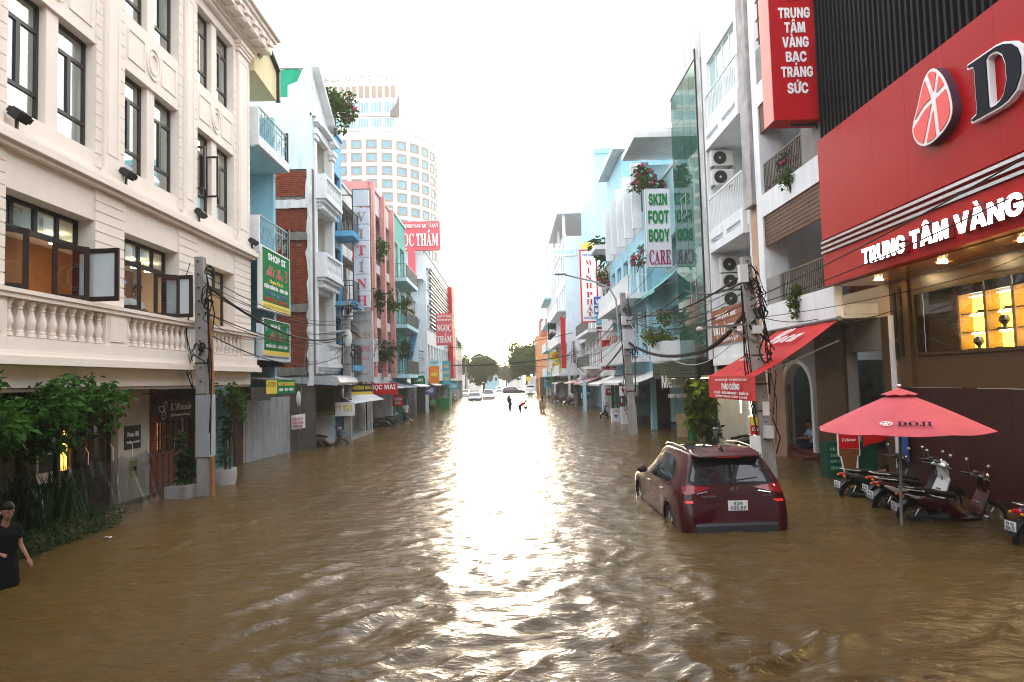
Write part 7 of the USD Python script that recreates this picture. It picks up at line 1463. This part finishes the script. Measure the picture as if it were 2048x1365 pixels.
# ------------------------------------------------------------------ poles and cables
cpole = mat('pole_concrete', (.30, .29, .28), .85, .15, 3, dirt=.5, bump=.3)
def pole(label, base, top, w0=.28, w1=.19, boxes=(), arm=None, coils=6, seed=1, extra=None, name='utility_pole'):
    base, top = np.array(base, float), np.array(top, float); T = thing(name, label, 'utility pole', base)
    put(T, 'shaft', M().raw([*[base + np.array([i * w0 / 2, j * w0 / 2, -.4]) for i, j in ((-1, -1), (1, -1), (1, 1), (-1, 1))], *[top + np.array([i * w1 / 2, j * w1 / 2, 0]) for i, j in ((-1, -1), (1, -1), (1, 1), (-1, 1))]], [(0, 3, 2, 1), (4, 5, 6, 7), (0, 1, 5, 4), (1, 2, 6, 5), (2, 3, 7, 6), (3, 0, 4, 7)]), cpole)
    hs_ = M()
    for t in np.linspace(.25, .98, 14): q = base + (top - base) * t; hs_.cyl(q + [0, -.16, 0], q + [0, .16, 0], .022, n=6)
    put(T, 'bolt_hole', hs_, blackm, kind='stuff')
    for t in (.3, .42, .55): q = base + (top - base) * t; w = w0 + (w1 - w0) * t + .02; put(T, 'steel_band', M().box(q[0] - w / 2, q[0] + w / 2, q[1] - w / 2, q[1] + w / 2, q[2] - .02, q[2] + .02), blackm)
    rnd = np.random.default_rng(seed); cm = M()
    for k in range(coils * 2 // 3):
        t0 = rnd.uniform(.58, .97); q = base + (top - base) * t0; an = np.linspace(0, 2 * PI * rnd.uniform(.9, 2), 26); r = rnd.uniform(.07, .24); c = q + np.array([rnd.uniform(-.1, .35), -.18 + rnd.uniform(-.08, .05), rnd.uniform(-.35, .1)])
        cm.tube(np.stack([c[0] + r * np.cos(an) * .7 * (1 + .25 * np.sin(1.7 * an + k)), c[1] + .05 * np.sin(3 * an), c[2] + r * np.sin(an) * (1 + .3 * np.cos(2.3 * an + 2 * k))], 1), rnd.uniform(.008, .02), 5)
    for k in range(coils):
        a, b = sorted(rnd.uniform(.05, 1, 2)); p, q = base + (top - base) * a, base + (top - base) * b; o = np.array([rnd.choice([-1, 1]) * (w0 / 2 + .03), -.1 + rnd.uniform(-.06, .06), 0])
        cm.tube([p + o, (p + q) / 2 + o * 1.5 + rnd.uniform(-.08, .08, 3), q + o], rnd.uniform(.008, .018), 5)
    put(T, 'cable_coil', cm, cable, kind='stuff')
    for b in boxes: put(T, 'junction_box', M().box(b[0] - b[3] / 2, b[0] + b[3] / 2, b[1] - .12, b[1] + .08, b[2], b[2] + b[4]), mat('box_grey', (.55, .56, .58), .5, .05, 4))
    if arm:
        for a in arm: put(T, 'cross_arm', M().bar(*a, .06), iron)
    return T
p1 = pole('concrete utility pole in front of the cream hotel with coiled cables', (-7.46, 16.8, 0), (-7.6, 16.8, 5.85), .30, .2, coils=12, seed=3)
put(p1, 'plastic_wrap', M().box(-7.64, -7.30, 16.63, 16.97, .95, 2.45), mat('grey_wrap', (.32, .34, .37), .4, .1, 2)); put(p1, 'cable_duct', M().cyl((-7.25, 16.7, -.3), (-7.27, 16.7, .95), .055).cyl((-7.27, 16.72, 2.46), (-7.32, 16.72, 4.3), .05), mat('brown_duct', (.30, .13, .06), .6, .2, 3))
p2 = pole('concrete utility pole beside the white shop awning on the left', (-7.38, 31.1, 0), (-7.36, 31.1, 6.4), .32, .24, coils=9, seed=4, arm=[((-7.9, 31.0, 6.2), (-6.8, 31.0, 6.2)), ((-7.8, 31.0, 5.7), (-6.9, 31.0, 5.7))])
put(p2, 'lamp_arm', M().tube([(-7.4, 30.95, 5.05), (-8.2, 30.6, 4.95), (-9.0, 30.2, 4.9)], .05, 8), galv); put(p2, 'rag', M().ball((-7.3, 30.9, 4.7), (.2, .12, .4), 2), oldwhite)
p3 = pole('leaning concrete pole with tangled cables in front of the white house at right', (6.44, 17.24, 0), (6.08, 17.24, 5.57), .34, .22, coils=20, seed=5, boxes=((5.95, 17.1, 4.9, .2, .45), (6.2, 17.05, 3.6, .22, .2), (6.36, 17.0, 1.0, .2, .3)), arm=[((4.85, 17.1, 3.78), (6.15, 17.1, 3.86)), ((5.5, 17.1, 3.8), (6.2, 17.1, 3.4))])
put(p3, 'camera_head', M().ball((4.8, 17.1, 3.75), (.09, .07, .07), 2), galv); put(p3, 'paper_notice', M().box(6.27, 6.44, 17.05, 17.06, 1.55, 1.9), whites)
p4 = pole('concrete pole standing in the flood before the right shops with street lamp arm', (5.61, 31.45, 0), (5.32, 31.45, 6.5), .34, .24, coils=14, seed=6, boxes=((5.45, 31.3, 5.0, .5, .4), (5.5, 31.3, 3.9, .5, .9)))
put(p4, 'lamp_arm', M().tube([(5.05, 31.4, 5.0), (5.0, 31.4, 6.2), (4.7, 31.35, 6.75), (4.0, 31.3, 7.05), (2.6, 31.2, 7.4)], .04, 8), galv); put(p4, 'lamp_head', M().ball((2.45, 31.2, 7.42), (.3, .1, .06), 2), galv)
pole('third concrete pole on the right with a fat cable box', (6.28, 65.4, 0), (6.2, 65.4, 6.2), .36, .26, coils=10, seed=7, boxes=((6.1, 65.2, 2.9, .6, 1.2),))
pole('fourth thin pole on the right kerb', (6.1, 86, 0), (6.05, 86, 6.6), .3, .22, coils=5, seed=8); pole('fifth thin pole on the right near the orange house', (6.0, 104, 0), (6, 104, 6.8), .3, .22, coils=4, seed=9)
pole('thin pole with arm on the far left beside the teal banner', (-7.6, 76, 0), (-7.6, 76, 6.8), .3, .22, coils=5, seed=10); pole('thin pole beside the silver cars on the far left', (-7.9, 100, 0), (-7.9, 100, 6.2), .28, .2, coils=4, seed=11)
def wire(label, pts, r=.012, sag=.3, n=14, m_=None):
    m = M()
    for a, b in zip(pts[:-1], pts[1:]):
        a, b = np.array(a, float), np.array(b, float); t = np.linspace(0, 1, n)[:, None]; m.tube(a + (b - a) * t - np.array([0, 0, 1]) * sag * 4 * t * (1 - t), r, 5)
    solo('overhead_cable', label, 'cable', m, m_ or cable, group=None)
rnd = random.Random(12)
for lab, pts, r, s in (
    ('thick black cable bundle from the hotel pole to the left shop pole', [(-7.5, 16.8, 5.2), (-7.35, 31.1, 4.9)], .035, .75), ('thin cable just above the thick bundle on the left', [(-7.5, 16.8, 5.4), (-7.35, 31.1, 5.6)], .012, .5),
    ('lower sagging cable in front of the lower green sign', [(-7.5, 16.8, 4.0), (-7.35, 31.1, 4.1)], .018, .7), ('cable running from the hotel pole to the blue balcony house', [(-7.5, 16.8, 4.4), (-7.8, 22.5, 4.3), (-7.7, 27.5, 3.6)], .01, .35), ('slack cable across the brick end wall', [(-7.9, 26.5, 3.6), (-8.2, 27.9, 3.1), (-7.4, 31, 4.6)], .014, .25),
    ('cable over the left shop awnings toward the pink house', [(-7.36, 31.1, 5.2), (-7.5, 46, 5.4), (-7.6, 76, 6.3)], .02, .5), ('low cable over the left shop awnings', [(-7.36, 31.1, 4.4), (-7.4, 50, 3.6), (-7.6, 76, 4.8)], .025, .6),
    ('thick cable bundle drooping from the tangled right pole toward the lamp pole', [(6.2, 17.2, 4.4), (5.9, 22, 3.3), (5.5, 31.4, 4.2)], .06, .3), ('long black cable from the tangled pole up to the lamp pole', [(6.1, 17.2, 5.2), (5.4, 31.4, 5.6)], .03, .55), ('white cable loop in front of the brown sign board', [(6.2, 17.2, 4.0), (5.7, 24, 3.2), (5.5, 31.4, 4.6)], .014, .6),
    ('second white cable from lamp pole over the Mekong board', [(5.4, 31.4, 5.5), (5.9, 26, 3.5), (6.2, 17.2, 3.9)], .016, .4), ('thin cable from the tangled pole to the gold shop fascia', [(6.1, 17.2, 4.3), (7.5, 10, 5.1)], .012, .12), ('upper thin cable crossing the red fascia letters', [(6.1, 17.2, 4.45), (7.0, 8.0, 5.5)], .014, .1), ('thin cable from the tangled pole to the display window', [(6.15, 17.2, 4.0), (9.05, 13.0, 4.4), (8, 7, 5.0)], .008, .1),
    ('cable along the white balconies behind the red awning', [(6.2, 17.2, 4.1), (7.9, 17.5, 3.95), (9.0, 15.9, 3.98)], .01, .12), ('cable from lamp pole to third right pole', [(5.4, 31.4, 5.8), (6.2, 65.4, 5.2)], .025, .7), ('heavy drooping bundle from lamp pole to the far right shops', [(5.5, 31.4, 4.4), (6.1, 50, 2.7), (6.2, 65.4, 4.3)], .05, .25), ('grey cable low over the white awnings', [(5.5, 31.4, 4.7), (6.3, 65.4, 4.4)], .02, .9),
    ('cable from third right pole to the fourth pole', [(6.2, 65.4, 5.4), (6.05, 86, 5.9), (6.0, 104, 6.1)], .03, .5), ('thick black cable crossing the street high above the wading people', [(-7.6, 76, 4.6), (-2, 72, 4.35), (6.2, 65.4, 4.9)], .05, .18), ('thin cable crossing the street above the thick one', [(-7.6, 76, 6.5), (6.2, 65.4, 7.0)], .03, .5), ('far cable crossing the street before the trees', [(-7.9, 100, 5.2), (6.0, 104, 5.5)], .035, .5), ('second far cable crossing the street before the trees', [(-7.9, 100, 5.7), (6.0, 104, 4.6)], .03, .4),
    ('cable from lamp pole up to the SKIN sign', [(5.35, 31.4, 6.1), (7.0, 31.6, 7.8)], .01, .1), ('black cable from lamp pole rising past the glass building', [(5.4, 31.4, 5.2), (6.3, 24, 5.6), (6.1, 17.2, 5.0)], .028, .25)):
    wire(lab, pts, r, s, m_=mat('white_cable', (.5, .5, .5), .6) if 'white cable' in lab else mat('grey_cable', (.15, .15, .16), .6) if 'grey' in lab else None)
for lab, x, y, rch, z in (('double armed street lamp on the right before the far tree', 6.0, 112, -3.6, 8.6), ('street lamp at the left of the street end', -8.2, 128, 2.6, 7.2)):
    T = thing('street_lamp', lab, 'street lamp', (x, y, 0)); put(T, 'post', M().cyl((x, y, -.5), (x, y, z - .8), .09, .06), galv); put(T, 'arm', M().tube([(x, y, z - .85), (x + rch * .4, y, z - .2), (x + rch, y, z)], .045, 6), galv); put(T, 'lamp_head', M().ball((x + rch, y, z), (.35, .12, .08), 2), galv)
tl = thing('traffic_light', 'green traffic light with sign plates at the crossing', 'traffic light', (4.2, 132, 0)); put(tl, 'post', M().cyl((4.2, 132, -.5), (4.2, 132, 4.2), .08), galv); put(tl, 'housing', M().box(4.0, 4.4, 131.8, 132, 3.2, 4.3), blackm); put(tl, 'green_lamp', M().ball((4.2, 131.78, 3.45), (.2, .05, .2), 2), mat('green_glow', (.1, 1, .5), .5, 0, emit=6, ecol=(.15, 1, .5))); put(tl, 'plate', M().box(3.0, 3.9, 131.8, 131.85, 2.4, 3.2), yellows)

# ------------------------------------------------------------------ plants at the hotel
def hotel_tree():
    rnd = np.random.default_rng(77); T = thing('garden_tree', 'dense green leafy tree spreading before the hotel ground floor', 'tree', (-8.2, 11.2, 0))
    cs = np.array([(-7.6 + rnd.uniform(-.7, .5), y, 2.42 - .02 * (y - 10) + rnd.uniform(-.35, .25)) for y in np.linspace(8.2, 13.1, 30)] + [(-8.1 + rnd.uniform(-.5, .5), y, 2.05 + rnd.uniform(-.3, .2)) for y in np.linspace(8.2, 12.6, 22)])
    P = clump_points(rnd, cs, [np.array([.42, .42, .34]) * rnd.uniform(.75, 1.2) for _ in cs], 120)
    put(T, 'foliage', leaves(M(), P, .17, rnd, 1.9, .35), mat('fresh_leaves', (.032, .105, .012), .5, .45, 2.2, trans=.22), kind='stuff')
    t = M().tube([(-8.5, 11.0, -.5), (-8.45, 11.05, 1.2), (-8.2, 11.1, 2.1)], [.11, .09, .07], 8)
    for q in cs[::3]: t.tube([(-8.2, 11.1, 2.0), (q + [-8.2, 11.1, 2.0]) / 2 + [0, 0, .05], q], [.05, .03, .01], 5)
    put(T, 'trunk', t, bark)
hotel_tree()
fr = thing('iron_frame', 'black iron frame standing under the leafy tree', 'frame', (-8.7, 12.6, 0)); put(fr, 'frame', M().box(-8.72, -8.64, 11.6, 11.68, -.5, 2.3).box(-8.72, -8.64, 13.1, 13.18, -.5, 2.3).box(-8.715, -8.645, 11.682, 13.098, .85, .92).box(-8.715, -8.645, 11.682, 13.098, 2.2, 2.27), blackm)
rnd2 = np.random.default_rng(8); sp_ = M()
for k in range(150):
    a = rnd2.uniform(0, 2 * PI); b = np.array([-8.3 + rnd2.uniform(-.3, .3), rnd2.uniform(11.2, 13.3), .2]); o = np.array([math.cos(a), math.sin(a), 0]) * rnd2.uniform(.12, .45); h = rnd2.uniform(.6, 1.15); s = np.cross([0, 0, 1], o); s = s / np.linalg.norm(s) * .022
    mid, tip = b + o * .45 + [0, 0, h * .7], b + o + [0, 0, h]; sp_.raw([b - s, b + s, mid + s * .9, mid - s * .9, tip], np.array([[0, 1, 2], [0, 2, 3], [3, 2, 4]]))
solo('spiky_plants', 'dark spiky strap leaved plants behind the low hedge', 'plants', sp_, leafd, loc=(-8.3, 12.2, 0), kind='stuff')
P = clump_points(rnd2, [(-7.85, y, .16) for y in np.linspace(10.8, 13.6, 14)], [np.array([.28, .22, .26])] * 14, 130); solo('low_hedge', 'low clipped green hedge standing in the flood', 'hedge', leaves(M(), P, .06, rnd2, 1.6, 0), leafd, loc=(-7.9, 12.2, 0), kind='stuff')
shrub('climbing_plant', 'green climber growing up beside the hotel pole toward the slab', (-7.75, 18.9, 2.15), (.35, .5, .6), 420, .13, leafm, 61, zb=.3); shrub('climbing_plant', 'dark trailing part of the climber above the clay pot', (-7.8, 18.75, 1.2), (.22, .25, .75), 240, .13, leafd, 62, zb=.3)
shrub('potted_grass', 'thin reed like potted plant in front of the wooden doors', (-7.95, 16.75, .95), (.2, .22, .65), 200, .22, leafd, 63, pot=None, zb=.2)
solo('planter', 'square concrete planter at the foot of the hotel pole', 'planter', M().box(-8.25, -7.72, 16.35, 16.9, -.4, .28), concrete); solo('clay_pot', 'round pale pot beside the folding gate', 'pot', M().lathe([(0, -.4), (.24, -.4), (.36, .2), (.36, .42), (.3, .42), (.28, .3), (0, .3)], (-7.85, 18.7, 0), 20), paleconc, smooth=40)
lan = thing('wall_lantern', 'black wall lantern over the white pillar', 'lantern', (-9.0, 16.9, 2.1)); put(lan, 'arm', M().tube([(-9.09, 16.9, 2.5), (-8.8, 16.9, 2.52), (-8.75, 16.9, 2.4)], .015), blackm); put(lan, 'body', M().lathe([(0, 2.42), (.04, 2.4), (.12, 2.24), (.09, 2.23), (.07, 2.0), (0, 1.98)], (-8.75, 16.9, 0), 8), blackm)
ps = thing('plastic_sheet', 'clear plastic sheet tied up as a flood barrier before the dark windows', 'plastic sheet', (-8.75, 15.6, 0)); rr = np.random.default_rng(2)
G_ = np.array([[[-8.95 + .25 * t + .05 * math.sin(5 * y + 2.2 * t) + .02 * math.sin(17 * y - 4 * t) + .05 * float(meshkit.noise(np.array([y * 3, t * 2, 1.]))), y, 1.15 - 1.35 * t - .12 * abs(math.sin(3.2 * y)) * (1 - t)] for t in np.linspace(0, 1, 14)] for y in np.linspace(13.6, 17.2, 60)])
put(ps, 'sheet', M().sheet(G_, .003), pane_mat('thin_plastic', (.78, .79, .80), .03, .2, .55), smooth=True)
for y in (13.8, 14.6, 15.5, 16.3, 17.0): put(ps, 'tie', M().tube([(-8.97, y, 1.05), (-9.0, y + .05, 1.3), (-9.05, y + .02, 1.42)], .01, 5), whites)

rd = np.random.default_rng(31)
for k, (x, y) in enumerate(((-7.2, 12.2),)):
    P = np.array([[[x + .10 * u + .01 * rd.normal(), y + .07 * t, .035 + .012 * math.sin(4 * u + 3 * t + k)] for t in np.linspace(0, 1, 4)] for u in np.linspace(0, 1, 5)])
    solo('floating_scrap', ['white scrap floating near the wading woman', 'pale scrap floating left of the glare', 'pale scrap floating just before the red car', 'pale scrap floating between the red car and the umbrella'][k], 'litter', M().sheet(P, .004), whites if k < 2 else mats['cardboard'])

def bundle(label, a, b, k, spread, sag, seed):
    r = np.random.default_rng(seed); m = M(); t = np.linspace(0, 1, 16)[:, None]; a, b = np.array(a, float), np.array(b, float)
    for q in range(k):
        p0, p1 = a + r.uniform(-1, 1, 3) * [.12, .1, spread], b + r.uniform(-1, 1, 3) * [.12, .1, spread]; m.tube(p0 + (p1 - p0) * t - np.array([0, 0, 1]) * sag * r.uniform(.5, 1.5) * 4 * t * (1 - t), r.uniform(.006, .016), 4)
    solo('cable_bundle', label, 'cables', m, cable, loc=tuple((a + b) / 2), kind='stuff')
bundle('loose fan of thin cables between the hotel pole and the left shop pole', (-7.5, 16.8, 4.9), (-7.36, 31.1, 5.0), 7, .6, .5, 1); bundle('loose thin cables above the left shop awnings', (-7.36, 31.1, 5.2), (-7.6, 76, 5.6), 8, .7, .7, 2)
bundle('loose fan of thin cables between the tangled pole and the lamp pole', (6.1, 17.2, 4.6), (5.4, 31.4, 5.2), 8, .6, .5, 3); bundle('loose thin cables between lamp pole and third right pole', (5.4, 31.4, 5.2), (6.2, 65.4, 5.0), 9, .7, .8, 4); bundle('thin cables running on to the far right poles', (6.2, 65.4, 5.2), (6.0, 104, 5.8), 7, .6, .6, 5)

# ------------------------------------------------------------------ evening air
hz = usdkit.material(stage, '/World/Looks/haze_air', {'v': ('principled_volume', {'color': (0.95, 0.93, 0.88), 'density': 0.0007, 'anisotropy': 0.55})}, [], volume='v.volume')
solo('haze', 'thin bright evening haze filling the street', 'haze', M().box(-700, 700, -300, 1300, -1.8, 95), hz, kind='stuff')

# ------------------------------------------------------------------ unseen buildings added behind the camera, for reflections and less light from behind
townhouse('rear_house', 'unseen plain house added behind the camera in line with the left row', -1, 8.0, -22, 6.1, 14, oldwhite, [(3, 6.5, 'window'), (6.5, 10, 'window'), (10, 13.5, 'window')])
townhouse('rear_house', 'unseen plain house added behind the camera in line with the right row', 1, 7.9, -22, 4.9, 15, concrete, [(3, 6.5, 'window'), (6.5, 10, 'window'), (10, 13.5, 'window')])
T = thing('rear_block', 'unseen long dark block added across the street behind the camera', 'building', (0, -48, 0))
put(T, 'body', M().box(-40, 40, -60, -48, -.6, 17), mat('rear_block_paint', (.28, .24, .21), .8, .1, .5))
for k in range(16):
    for j in range(5):
        W = put(T, 'window', M().box(-38 + k * 4.8, -36 + k * 4.8, -47.99, -47.9, 1.2 + j * 3.2, 2.9 + j * 3.2), white); put(W, 'pane', M().box(-37.8 + k * 4.8, -36.2 + k * 4.8, -47.89, -47.87, 1.4 + j * 3.2, 2.7 + j * 3.2), winglass)
